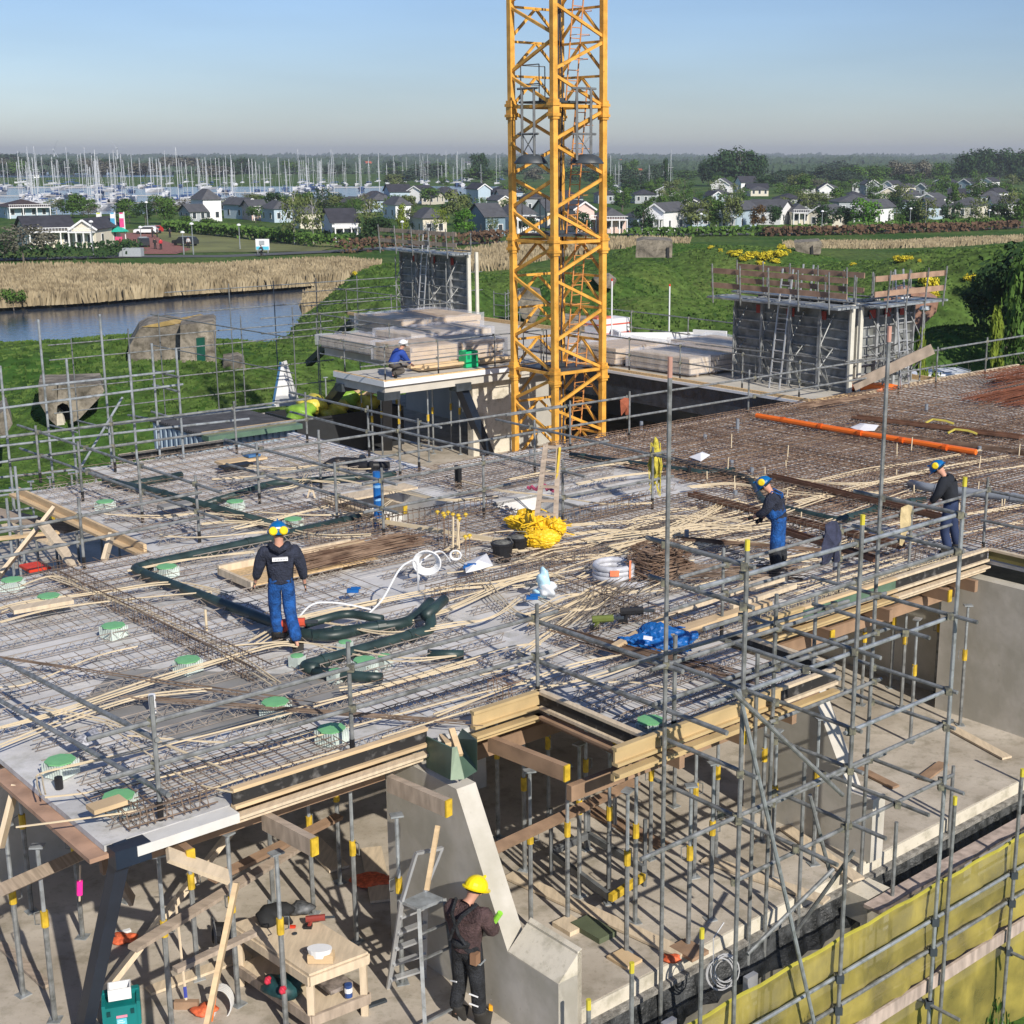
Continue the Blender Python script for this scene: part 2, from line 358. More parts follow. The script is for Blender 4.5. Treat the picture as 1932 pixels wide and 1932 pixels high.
def crown_mesh(kind, n, size, shape, seed, density=1.):
    """crown inside unit box: x,y in [-.5,.5], z in [0,1]; leaves scattered in overlapping clumps"""
    rnd = random.Random(seed); mb = MB(); cl = []
    K = {'round': 16, 'tall': 14, 'poplar': 16, 'bush': 10, 'wide': 26, 'open': 20}[shape]
    for i in range(K):
        t = (i + .5) / K
        if shape == 'poplar': z = .08 + .84 * t; rad = .26 * math.sin(math.pi * min(1, t * .9 + .08)) ** .6; a = rnd.random() * 6.28; r0 = rnd.random() * .12; cr = .16 + .12 * rnd.random()
        elif shape == 'tall': z = .1 + .8 * t; w = (1 - t) ** .6 * .34 + .04; a = rnd.random() * 6.28; r0 = rnd.random() * w; cr = .10 + .13 * rnd.random()
        elif shape == 'bush': z = .25 + .35 * rnd.random(); a = rnd.random() * 6.28; r0 = rnd.random() * .32; cr = .2 + .1 * rnd.random()
        else:
            z = .2 + .62 * rnd.random(); w = .38 * math.sqrt(max(.05, 1 - ((z - .5) / .45) ** 2)); a = rnd.random() * 6.28; r0 = w * rnd.random() ** .5; cr = (.13 if shape == 'open' else .17) + .09 * rnd.random()
        cl.append((r0 * math.cos(a), r0 * math.sin(a), z, cr))
    tot = sum(c[3] ** 2 for c in cl)
    for x, y, z, cr in cl:
        for k in range(int(n * cr * cr / tot)):
            d = Vector((rnd.gauss(0, 1), rnd.gauss(0, 1), rnd.gauss(0, 1))).normalized(); rad = cr * (rnd.random() ** (.35))
            c = Vector((x, y, z)) + Vector((d.x, d.y, d.z * .8)) * rad
            if c.z < .03: c.z = .03 + rnd.random() * .05
            s = size * (.6 + .8 * rnd.random()); nn = (d + Vector((rnd.uniform(-.7, .7), rnd.uniform(-.7, .7), rnd.uniform(-.3, .9)))).normalized()
            u = nn.orthogonal().normalized(); w = nn.cross(u); a = rnd.random() * 6.28
            u, w = u * math.cos(a) + w * math.sin(a), w * math.cos(a) - u * math.sin(a)
            mb.poly([c - u * s * 1.35, c + w * s * .85, c + u * s * 1.35, c - w * s * .85])
    return mb
CROWNS = {}
def crown_proto(kind, shape, n, size, seed):
    key = (kind, shape, seed)
    if key not in CROWNS:
        mb = crown_mesh(kind, n, size, shape, seed); me = bpy.data.meshes.new('crown'); me.from_pydata(mb.v, [], mb.f); me.materials.append(LF[kind]); CROWNS[key] = me
    return CROWNS[key]
TRUNKS = {}
def trunk_mesh(mat, seed):
    if (mat.name, seed) not in TRUNKS:
        rnd = random.Random(seed); mb = MB(); mb.path([(0, 0, -.05), (.01, 0, .2), (-.01, .01, .5), (0, 0, .85)], .022, 7, r1=.005)
        for k in range(6):
            z = .22 + .1 * k; a = k * 2.4; l = .3 - .03 * k
            mb.path([(0, 0, z), (math.cos(a) * l * .5, math.sin(a) * l * .5, z + .08), (math.cos(a) * l, math.sin(a) * l, z + .2)], .009, 5, r1=.002)
        me = bpy.data.meshes.new('trunk'); me.from_pydata(mb.v, [], mb.f); me.materials.append(mat); TRUNKS[(mat.name, seed)] = me
    return TRUNKS[(mat.name, seed)]
_tc = 0
TREEINFO = []
def tree(name, loc, h, w, kind, shape, base=.15, n=900, size=.035, label=None, cat='tree', group=None, seed=None, bk=None, trunk=True):
    global _tc; _tc += 1
    sd = seed if seed is not None else _tc % 3
    t = thing(name, label or 'x', cat, loc, 0, group, world=False); t.rotation_euler.z = (_tc * 1.7) % 6.28
    if trunk:
        o = bpy.data.objects.new('trunk', trunk_mesh(bk or (birchbark if kind == 'birch' else bark), sd)); COL.objects.link(o); o.parent = t
        o.scale = (w * .9, w * .9, h)
    o = bpy.data.objects.new('crown', crown_proto(kind, shape, n, size, sd)); COL.objects.link(o); o.parent = t
    o.scale = (w, w, h * (1 - base)); o.location = (0, 0, h * base)
    TREEINFO.append(t); return t
def ptree(u, v, hpx, wpx, kind, shape='round', name=None, **k):
    b = at(u, v, GZ); b.z = max(gz(b.x, b.y), WZ + .2) if b.y < 300 else GZ
    dep = b.y * math.cos(CPIT) + (CH - b.z) * math.sin(CPIT)
    return tree(name or {'birch': 'birch_tree', 'dark': 'evergreen_tree', 'copper': 'copper_tree'}.get(kind, 'leafy_tree'), b, hpx * dep / CF, wpx * dep / CF, kind, shape, **k)
# trees measured from the photograph: base x, base y, height, width (in 1932 px), kind, shape
TL = [(138, 412, 50, 55, 'mid', 'round'), (45, 492, 75, 110, 'bare', 'open'), (90, 488, 60, 75, 'bare', 'open'), (10, 492, 60, 60, 'bare', 'open'), (235, 478, 32, 45, 'mid', 'bush'),
      (25, 574, 50, 56, 'mid', 'bush'), (245, 422, 52, 45, 'mid', 'open'), (275, 424, 45, 40, 'dark', 'round'), (312, 424, 56, 44, 'mid', 'round'), (350, 425, 25, 40, 'mid', 'bush'), (395, 428, 22, 45, 'mid', 'bush'),
      (556, 462, 108, 68, 'birch', 'open'), (592, 460, 100, 50, 'birch', 'open'), (610, 400, 50, 40, 'dark', 'open'), (575, 400, 40, 40, 'mid', 'round'),
      (700, 460, 92, 66, 'birch', 'open'), (716, 462, 55, 62, 'dark', 'round'), (760, 448, 62, 36, 'yellow', 'poplar'), (770, 440, 52, 60, 'birch', 'open'), (832, 446, 58, 40, 'yellow', 'open'), (862, 426, 70, 62, 'birch', 'round'),
      (877, 447, 56, 48, 'bright', 'round'), (930, 448, 40, 30, 'birch', 'open'), (910, 345, 55, 40, 'dark', 'tall'), (898, 340, 48, 38, 'dark', 'poplar'), (1000, 446, 40, 34, 'dark', 'round'), (1096, 446, 50, 44, 'dark', 'round'),
      (1213, 446, 60, 52, 'dark', 'round'), (1255, 360, 60, 24, 'dark', 'tall'), (1190, 340, 40, 36, 'mid', 'round'), (1290, 400, 45, 50, 'mid', 'open'), (1175, 400, 50, 50, 'mid', 'open'), (1315, 436, 62, 60, 'birch', 'round'),
      (1345, 434, 60, 48, 'mid', 'round'), (1380, 436, 68, 48, 'birch', 'round'), (1366, 400, 40, 40, 'mid', 'open'), (1430, 434, 50, 36, 'copper', 'round'), (1460, 434, 48, 36, 'dark', 'round'), (1517, 396, 42, 42, 'birch', 'open'),
      (1555, 434, 50, 48, 'dark', 'round'), (1590, 434, 46, 46, 'dark', 'round'), (1630, 436, 64, 62, 'bright', 'round'), (1583, 400, 48, 44, 'mid', 'round'), (1700, 400, 56, 50, 'birch', 'open'), (1718, 434, 60, 56, 'dark', 'round'),
      (1690, 436, 48, 40, 'mid', 'open'), (1745, 436, 66, 50, 'birch', 'open'), (1795, 430, 50, 44, 'dark', 'round'), (1840, 430, 62, 56, 'birch', 'open'), (1880, 428, 46, 50, 'dark', 'round'), (1905, 425, 74, 60, 'birch', 'open'), (1930, 430, 70, 50, 'mid', 'round'),
      (1800, 396, 50, 40, 'mid', 'tall'), (1760, 378, 42, 40, 'mid', 'open'), (1650, 372, 44, 44, 'mid', 'open'), (1855, 380, 40, 44, 'mid', 'open'), (1480, 378, 36, 50, 'mid', 'open'), (1060, 400, 40, 40, 'mid', 'open'), (1540, 366, 30, 50, 'bare', 'open'),
      # big background groups
      (1360, 352, 72, 62, 'dark', 'wide'), (1395, 352, 78, 74, 'dark', 'wide'), (1428, 350, 60, 42, 'dark', 'wide'), (1336, 350, 52, 40, 'dark', 'wide'),
      (1815, 345, 60, 60, 'dark', 'wide'), (1850, 342, 64, 60, 'dark', 'wide'), (1885, 340, 62, 60, 'dark', 'wide'), (1920, 342, 62, 60, 'dark', 'wide'),
      (1500, 350, 28, 40, 'far', 'wide'), (1560, 345, 34, 60, 'far', 'wide'), (1610, 346, 36, 60, 'mid', 'wide'), (1655, 345, 34, 56, 'mid', 'wide'), (1700, 344, 42, 56, 'bare', 'wide'), (1745, 344, 44, 50, 'bare', 'wide'), (1775, 345, 40, 40, 'mid', 'wide'),
      (1465, 352, 26, 44, 'far', 'wide'), (1200, 352, 36, 44, 'far', 'wide'), (1230, 350, 34, 40, 'far', 'wide'), (1165, 352, 32, 50, 'far', 'wide')]
rl = random.Random(3)
for i, (u, v, h, w, k, s) in enumerate(TL):
    far = v < 360
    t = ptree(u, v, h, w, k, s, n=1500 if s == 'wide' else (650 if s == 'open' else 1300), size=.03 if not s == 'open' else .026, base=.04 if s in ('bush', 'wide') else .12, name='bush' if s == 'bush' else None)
# more trees filling the village and the horizon
for i in range(64):
    u = rl.uniform(-60, 1990); v = rl.uniform(325, 352); k = rl.choice(['far', 'far', 'dark', 'mid', 'bare'])
    if u < 760: v = rl.uniform(322, 334)
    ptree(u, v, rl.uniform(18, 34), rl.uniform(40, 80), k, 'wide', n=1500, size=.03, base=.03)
for i in range(95):
    u = rl.uniform(1140, 1960) if i % 3 else rl.uniform(420, 1130); v = rl.uniform(354, 412)
    if u < 700: v = rl.uniform(398, 424); k = rl.choice(['mid', 'birch', 'dark', 'mid'])
    ptree(u, v, rl.uniform(24, 42), rl.uniform(30, 50), k, rl.choice(['open', 'round']), n=800, size=.03)
kinds = {'mid': 'green leafy', 'bare': 'thin greyish budding', 'dark': 'dark green dense', 'birch': 'pale yellow-green birch', 'yellow': 'narrow yellow-green', 'bright': 'bright green round', 'copper': 'copper-brown', 'far': 'distant hazy green'}
def relabel_trees():
    L = sorted(TREEINFO, key=lambda t: t.location.x / t.location.y); c = {}
    for t in L:
        ch = [x for x in t.children if x.name.startswith('crown')][0]; k = ch.data.materials[0].name
        kk = [a for a, b in LF.items() if b.name == k][0]; D = t.location.y
        band = 'beside the lake' if D < 250 else ('among the village houses' if D < 420 else ('behind the village' if D < 700 else 'on the horizon'))
        wd = 'bush' if t.name.startswith('bush') else 'tree'
        c[(kk, band, wd)] = c.get((kk, band, wd), 0) + 1
        t['label'] = '%s %s %s, %s from left of kind' % (kinds[kk], wd, band, ordw(c[(kk, band, wd)])); t['category'] = wd; t['group'] = 'trees ' + band
relabel_trees()
# far-off wood along the horizon (one mass)
mb = MB(); rw = random.Random(5)
for j in range(7):
    Y = [1300, 1700, 2200, 2900, 3800, 5000, 6500][j]; z0 = GZ
    hh = [4.5, 5.5, 7, 8, 10, 12, 14][j]; step = Y * .0022
    x = -Y * .62
    while x < Y * .5:
        a = hh * (1.0 + .35 * math.sin(x * .004 * (j + 2) + j) + .3 * rw.random())
        for k in range(5):
            cx = x + rw.uniform(-1, 1) * step; cy = Y + rw.uniform(-30, 30); cz = z0 + a * rw.random() ** .7; s = step * rw.uniform(.5, 1.1); nn = Vector((rw.uniform(-.6, .6), -1, rw.uniform(-.2, 1.2))).normalized(); uu = nn.orthogonal().normalized() * s; ww = nn.cross(uu.normalized()) * s * .8
            c = Vector((cx, cy, cz)); mb.poly([c - uu - ww * .6, c + uu * .4 - ww, c + uu + ww * .5, c - uu * .3 + ww])
        x += step * .45
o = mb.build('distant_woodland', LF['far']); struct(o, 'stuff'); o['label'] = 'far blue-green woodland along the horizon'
# tufts of rough grass on the banks (stuff)
rd = np.random.RandomState(8); N_ = 70000; D_ = 62 + 130 * rd.uniform(0, 1, N_) ** 1.2; A_ = rd.uniform(-.46, .34, N_); X_ = D_ * np.sin(A_); Y_ = D_ * np.cos(A_); H_ = hgt(X_, Y_); k = H_ > WZ + .2; X_, Y_, H_, D_ = X_[k], Y_[k], H_[k], D_[k]
wa = rd.uniform(-1.4, 1.4, len(X_)); hh_ = rd.uniform(.06, .2, len(X_)) * (1 + .5 * np.sin(X_ * .3) * np.sin(Y_ * .21)); mb = MB()
for x, y, z, a, h_ in zip(X_, Y_, H_, wa, hh_):
    dx = .11 * math.cos(a); dy = .11 * math.sin(a); mb.poly([(x - dx, y - dy, z - .05), (x + dx, y + dy, z - .05), (x + dx * 1.3 + .04, y + dy, z + h_), (x - .4 * dx, y, z + h_ * .6), (x - dx * 1.2, y - dy, z + h_ * .95)])
o = mb.build('rough_grass', leaf('grass_tufts', (.05, .115, .022), (.11, .17, .042))); struct(o, 'stuff'); o['label'] = 'rough grass tufts on the banks and mounds'
# hedges : leafy boxes
def hedge(name, px, h, w, kind, label, n=7, z=None, cat='hedge'):
    mb = MB(); rh = random.Random(len(name) + int(px[0][0]))
    pts = [at(u, v, GZ) for u, v in px]
    for a, b in zip(pts, pts[1:]):
        L = (b - a).length
        for k in range(int(L * n)):
            c = a.lerp(b, rh.random()); d = (b - a).normalized(); nr_ = Vector((-d.y, d.x, 0)); c = c + nr_ * rh.uniform(-w / 2, w / 2); zt = gz(c.x, c.y) if c.y < 300 else GZ
            c.z = zt + h * rh.random() ** .6; s = rh.uniform(.15, .35) * (1.4 if c.y > 250 else 1)
            nn = Vector((rh.uniform(-.8, .8), rh.uniform(-1, .3), rh.uniform(0, 1))).normalized(); uu = nn.orthogonal().normalized() * s; ww = nn.cross(uu)
            mb.poly([c - uu, c - ww, c + uu, c + ww])
    return solo(name, mb, LF[kind] if isinstance(kind, str) else kind, label, cat)
brownh = M('beech_hedge_leaves', (.10, .055, .035), .95, .3, 1., col2=(.15, .09, .05))
hedge('beech_hedge', [(1440, 446), (1600, 443), (1800, 437), (1920, 432)], 1.7, 2.2, brownh, 'long brown beech hedge beside the right-hand road', 26)
hedge('beech_hedge', [(640, 478), (760, 470), (860, 464), (950, 458)], 2.2, 3, brownh, 'brown hedge behind the left formwork panel near the reeds', 30)
hedge('garden_hedge', [(315, 436), (420, 446), (520, 456), (600, 466), (660, 468)], 2.2, 2.5, 'mid', 'long clipped green hedge crossing the park lawn', 30)
hedge('garden_hedge', [(480, 445), (560, 452), (640, 458), (700, 462)], 1.8, 2.5, 'dark', 'dark green hedge before the white house with balcony', 26)
hedge('garden_hedge', [(1180, 450), (1330, 446), (1480, 444), (1560, 440)], 1.8, 3, 'mid', 'low green shrubs along foot of the gabled houses', 22)
hedge('garden_hedge', [(1600, 440), (1750, 434), (1920, 428)], 2.0, 3, 'mid', 'green shrubs behind the brown hedge at right', 22)
hedge('garden_hedge', [(0, 492), (90, 490), (170, 488), (260, 480)], 2.4, 5, 'dark', 'dark green shrubs before the cream house at far left', 36)
# reeds along the far bank (stuff)
reedm = M('reed_stalks', (.31, .245, .15), .95, .3, .5, col2=(.42, .345, .22), spec=.1, detail=6)
def reeds(name, poly_px, n, label, hmin=1.2, hmax=1.75):
    pl = poly_from_px(poly_px, GZ); xs = [p[0] for p in pl]; ys = [p[1] for p in pl]; rd = np.random.RandomState(4)
    X = rd.uniform(min(xs), max(xs), n * 3); Y = rd.uniform(min(ys), max(ys), n * 3); k = inpoly(X, Y, pl); X = X[k][:n]; Y = Y[k][:n]
    Z = np.full(len(X), GZ - .3); mb = MB(); h = (hmin * .55 + (hmax * 1.08 - hmin * .55) * rd.uniform(0, 1, len(X)) ** .6) * (.92 + .12 * np.sin(X * .2) * np.sin(Y * .15 + 1)); a = rd.uniform(-.5, .5, len(X)); lx = rd.uniform(-.25, .25, len(X))
    for x, y, z, hh, aa_, l in zip(X, Y, Z, h, a, lx):
        w = .13; dx = w * math.cos(aa_); dy = w * math.sin(aa_)
        l += .25 * math.sin(x * .5 + y); mb.poly([(x - dx, y - dy, z), (x + dx, y + dy, z), (x + dx * .7 + l, y + dy * .7, z + hh * .86), (x + l, y, z + hh), (x - dx * .6 + l, y - dy, z + hh * .85)])
    o = mb.build(name, reedm); struct(o, 'stuff'); o['label'] = label
reeds('reeds', [(-420, 598), (0, 576), (180, 566), (330, 553), (480, 543), (600, 534), (680, 530), (720, 505), (640, 500), (500, 508), (300, 512), (0, 514), (-420, 520)], 46000, 'tall straw-coloured reeds along the far bank of the lake')
reeds('reeds', [(572, 598), (600, 590), (632, 576), (640, 556), (612, 552), (580, 566)], 2600, 'clump of straw-coloured reeds at the lake corner')
reeds('reeds', [(760, 520), (960, 506), (1160, 470), (1300, 462), (1300, 456), (1100, 458), (940, 468), (760, 500)], 7000, 'dry reeds behind the left formwork panel', 1., 1.6)
reeds('reeds', [(1480, 468), (1640, 470), (1800, 466), (1930, 456), (1930, 448), (1700, 456), (1480, 460)], 5000, 'strip of dry reeds before the brown hedge', .7, 1.1)

# ---------------------------------------------------------------- houses
roofm = [M('grey_roof', (.085, .087, .095), .8, .15, 1.), M('dark_roof', (.045, .045, .055), .8, .2, 1.), M('red_roof', (.42, .10, .05), .8, .15), M('brown_roof', (.06, .045, .045), .8, .2)]
wm = dict(white=M('white_weatherboard', (.78, .78, .78), .7, .04), cream=M('cream_weatherboard', (.66, .61, .50), .7, .05), lblue=M('light_blue_weatherboard', (.42, .52, .60), .7, .05), blue=M('slate_blue_weatherboard', (.17, .25, .31), .7, .06),
          pink=M('pink_weatherboard', (.68, .50, .44), .7, .05), grey=M('grey_weatherboard', (.35, .38, .40), .7, .05))
HOUSES = []
def house(loc, rz, w, d, h, rh, wall, roof, kind='gable', porch=True, floors=2, front='white'):
    """local: x width, y depth (front at -y), gable facing front"""
    t = thing('house', 'x', 'house', loc, rz, 'village houses', world=False)
    mb = MB(); x = w / 2; y = d / 2
    mb.box(-x, x, -y, y, -.5, h)
    if kind == 'gable': mb.prism([(-x, -y, h), (x, -y, h), (0, -y, h + rh)], (0, d, 0))
    if kind == 'side': mb.prism([(-x, -y, h), (-x, y, h), (-x, 0, h + rh)], (w, 0, 0))
    mb.build('wall', wm[wall], t, world=False)
    rb = MB(); e = .45; tk = .18
    if kind == 'gable':
        sl = rh / x
        for s in (-1, 1): rb.prism([(0, -y - e, h + rh + .02), (s * (x + e), -y - e, h - e * sl + .02), (s * (x + e), -y - e, h - e * sl + tk), (0, -y - e, h + rh + tk + .05)], (0, d + 2 * e, 0))
    elif kind == 'side':
        sl = rh / y
        for s in (-1, 1): rb.prism([(-x - e, 0, h + rh + .02), (-x - e, s * (y + e), h - e * sl + .02), (-x - e, s * (y + e), h - e * sl + tk), (-x - e, 0, h + rh + tk + .05)], (w + 2 * e, 0, 0))
    else:
        a = [(-x - e, -y - e), (x + e, -y - e), (x + e, y + e), (-x - e, y + e)]; rg = max(0, x - y) if kind == 'hip' else 0; rgy = max(0, y - x) if kind == 'hip' else 0
        b = [(-rg, -rgy), (rg, -rgy), (rg, rgy), (-rg, rgy)]
        if rg == 0 and rgy == 0: b = [(-.1, -.1), (.1, -.1), (.1, .1), (-.1, .1)]
        elif rg == 0: b = [(-.05, -rgy), (.05, -rgy), (.05, rgy), (-.05, rgy)]
        else: b = [(-rg, -.05), (rg, -.05), (rg, .05), (-rg, .05)]
        rb.hexa([(q[0], q[1], h - .05) for q in a] + [(q[0], q[1], h + rh) for q in b])
    rb.build('roof', roofm[roof], t, world=False)
    if kind == 'gable':           # white verge boards
        vb = MB(); sl = rh / x
        for s in (-1, 1): vb.bar((0, -y - e - .03, h + rh - .02), (s * (x + e), -y - e - .03, h - e * sl - .02), .06, .3)
        vb.build('verge_board', wm['white'], t, world=False)
    n = max(2, int(w / 2.2))
    for fl in range(floors):
        for i in range(n):
            xx = -x + w * (i + .5) / n; z0 = .9 + fl * 2.8
            if z0 + 1.4 > h: continue
            fm = MB(); fm.box(xx - .52, xx + .52, -y - .05, -y + .02, z0 - .1, z0 + 1.4); fo = fm.build('window', wm['white'], t, world=False)
            gm = MB(); gm.box(xx - .4, xx + .4, -y - .07, -y - .02, z0, z0 + 1.3); gm.build('pane', glass, fo, world=False)
        for s in (-1, 1):
            for yy in (-y * .5, y * .5):
                z0 = .9 + fl * 2.8
                if z0 + 1.4 > h: continue
                fm = MB(); xx = s * x; fm.box(min(xx, xx + s * .05), max(xx, xx + s * .05), yy - .5, yy + .5, z0 - .1, z0 + 1.4); fo = fm.build('window', wm['white'], t, world=False)
                gm = MB(); xx = s * (x + .03); gm.box(min(xx, xx + s * .05), max(xx, xx + s * .05), yy - .38, yy + .38, z0, z0 + 1.3); gm.build('pane', glass, fo, world=False)
    if porch:
        pb = MB(); pb.box(-x, x, -y - 2, -y - .1, 2.55, 2.75)
        for i in range(4): xx = -x + .15 + (w - .3) * i / 3; pb.box(xx - .1, xx + .1, -y - 1.95, -y - 1.75, -.3, 2.55)
        pb.box(-x, x, -y - 1.98, -y - 1.9, 3.3, 3.4)
        for i in range(int(w / .5)): xx = -x + .2 + i * .5; pb.box(xx - .03, xx + .03, -y - 1.97, -y - 1.91, 2.75, 3.3)
        pb.build('porch', wm['white'], t, world=False)
    HOUSES.append((t, wall, roof, kind)); return t
def phouse(ul, ur, v, hpx, wall, roof, kind='gable', rot=0, depth=9, porch=False, front='white', floors=2):
    b = at((ul + ur) / 2, v, GZ); D = b.y * math.cos(CPIT) + (CH - GZ) * math.sin(CPIT)
    w = (ur - ul) * D / CF; ht = hpx * D / CF; c, s = abs(math.cos(R(rot))), abs(math.sin(R(rot)))
    ww = max(4, (w - depth * s) / max(c, .3)) if rot else w
    rh = min(ht * .36, ww * .33 if kind == 'gable' else 2.4); h = ht - rh
    face = math.atan2(b.x, b.y)
    b.y += depth / 2
    return house(b, -face + R(rot), ww, depth, h, rh, wall, roof, kind, porch, floors)
HL = [(-20, 73, 412, 34, 'lblue', 3, 'hip', 12, 12, True), (18, 120, 468, 56, 'cream', 1, 'side', 10, 9, True), (120, 208, 468, 52, 'cream', 1, 'gable', -22, 11, True),
      (355, 410, 418, 60, 'white', 0, 'hip', 20, 8, False), (343, 372, 420, 32, 'grey', 0, 'side', 20, 7, False), (424, 470, 414, 38, 'lblue', 0, 'gable', 30, 10, False), (455, 490, 416, 36, 'pink', 0, 'side', 15, 9, True), (485, 545, 420, 40, 'lblue', 0, 'hip', 20, 9, False),
      (600, 668, 458, 60, 'white', 1, 'side', 12, 9, True), (720, 772, 384, 34, 'lblue', 1, 'side', 10, 12, False), (762, 824, 384, 32, 'white', 1, 'gable', -30, 9, False), (878, 924, 386, 38, 'lblue', 1, 'gable', 25, 9, False), (915, 985, 386, 36, 'blue', 1, 'hip', 20, 10, True),
      (885, 945, 446, 58, 'blue', 0, 'side', 20, 10, False), (935, 1010, 440, 56, 'white', 0, 'hip', 20, 10, True), (768, 838, 444, 50, 'cream', 0, 'hip', 15, 10, False), (686, 730, 400, 34, 'lblue', 0, 'hip', 10, 10, False), (722, 768, 414, 42, 'white', 0, 'hip', 20, 9, False), (636, 690, 402, 30, 'grey', 0, 'hip', 30, 9, False),
      (1010, 1060, 430, 50, 'cream', 0, 'side', 20, 9, False), (1062, 1120, 438, 56, 'pink', 0, 'gable', 15, 10, True), (1120, 1182, 440, 46, 'pink', 0, 'hip', 10, 10, True), (1228, 1292, 438, 52, 'white', 0, 'gable', -25, 11, True), (1190, 1232, 436, 40, 'lblue', 0, 'hip', 15, 9, False), (1290, 1340, 430, 44, 'lblue', 0, 'hip', 15, 9, False),
      (1376, 1420, 434, 50, 'lblue', 0, 'gable', -20, 12, True), (1412, 1500, 424, 44, 'white', 0, 'side', -18, 9, False), (1486, 1532, 424, 38, 'cream', 0, 'hip', 10, 9, True), (1534, 1600, 430, 40, 'cream', 0, 'gable', -20, 10, False), (1570, 1660, 404, 36, 'grey', 0, 'hip', 15, 11, False), (1640, 1680, 426, 46, 'white', 0, 'gable', -25, 10, True),
      (1742, 1790, 414, 38, 'lblue', 0, 'side', 15, 9, False), (1800, 1872, 412, 38, 'cream', 0, 'hip', -15, 10, False), (1872, 1930, 404, 32, 'white', 0, 'side', 10, 9, False),
      (1388, 1430, 362, 28, 'white', 1, 'side', 20, 8, False), (1412, 1452, 370, 18, 'cream', 0, 'hip', 10, 8, False), (1508, 1560, 366, 18, 'white', 0, 'hip', 10, 9, False), (1552, 1586, 366, 18, 'lblue', 0, 'hip', 10, 9, False), (1612, 1640, 364, 20, 'white', 0, 'gable', -15, 9, False), (1694, 1740, 366, 20, 'cream', 0, 'hip', 15, 9, False),
      (1762, 1812, 358, 20, 'blue', 1, 'gable', -30, 9, False), (1812, 1850, 358, 20, 'blue', 1, 'gable', -25, 9, False), (1850, 1890, 354, 18, 'white', 1, 'gable', -25, 9, False), (1860, 1900, 372, 22, 'cream', 1, 'hip', -20, 9, False), (1590, 1640, 386, 24, 'grey', 1, 'hip', 10, 10, False), (1460, 1520, 392, 26, 'grey', 1, 'hip', 20, 9, False),
      (1190, 1240, 384, 26, 'grey', 1, 'hip', 10, 9, False), (1240, 1285, 372, 20, 'white', 1, 'gable', -20, 8, False), (1330, 1385, 380, 22, 'grey', 0, 'hip', 10, 9, False), (1120, 1160, 384, 26, 'grey', 1, 'hip', 10, 9, False), (980, 1040, 400, 40, 'grey', 1, 'hip', 10, 9, False), (1690, 1740, 392, 26, 'grey', 0, 'hip', 20, 9, False), (1740, 1790, 388, 22, 'white', 0, 'gable', -20, 9, False),
      (1040, 1100, 398, 38, 'grey', 1, 'hip', 10, 9, False), (545, 600, 432, 46, 'cream', 0, 'hip', 10, 9, False)]
for a in HL: phouse(a[0], a[1], a[2], a[3], a[4], a[5], a[6], a[7], a[8], a[9])
rh_ = random.Random(15)
for i in range(26):
    u = rh_.uniform(1150, 1920) if i % 4 else rh_.uniform(560, 940); w_ = rh_.uniform(26, 46)
    phouse(u, u + w_, rh_.uniform(364, 402) if u > 1000 else rh_.uniform(380, 396), rh_.uniform(20, 30), rh_.choice(['white', 'cream', 'lblue', 'white', 'grey']), rh_.choice([0, 1]), rh_.choice(['gable', 'hip', 'side']), rh_.uniform(-30, 30), 9, False)
for i in range(34): u = rh_.uniform(0, 700); ptree(u, rh_.uniform(396, 412) if u < 420 else rh_.uniform(392, 402), rh_.uniform(16, 34), rh_.uniform(26, 50), rh_.choice(['mid', 'birch', 'dark', 'bare']), rh_.choice(['open', 'round']), n=800, size=.03)
relabel_trees()
far_h = [(470 * .3333, 314, 'white', 2), (890 * .333, 318, 'white', 2), (590 * .333, 314, 'cream', 2), (1105 * .333, 324, 'pink', 2), (1500, 324, 'white', 2), (1205, 330, 'white', 2), (1166, 312, 'white', 2), (880, 316, 'white', 0), (804, 316, 'white', 0), (2081 * .333, 316, 'cream', 2), (60, 336, 'white', 0)]
for u, v, w_, r_ in far_h: phouse(u - 6, u + 8, v, 11, w_, r_, 'side', 20, 8, False)
cn = {'white': 'white', 'cream': 'cream', 'lblue': 'light blue', 'blue': 'slate-blue', 'pink': 'pale pink', 'grey': 'grey'}
hc = {}
for t, w_, r_, k_ in sorted(HOUSES, key=lambda x: x[0].location.x / x[0].location.y):
    D = t.location.y; band = 'in the front village row' if D < 400 else ('in the back village row' if D < 700 else 'far off in the fields')
    key = (w_, band, r_); hc[key] = hc.get(key, 0) + 1
    t['label'] = '%s house with %s roof %s, %s from left' % (cn[w_], ['grey', 'dark', 'red', 'brown'][r_], band, ordw(hc[key]))

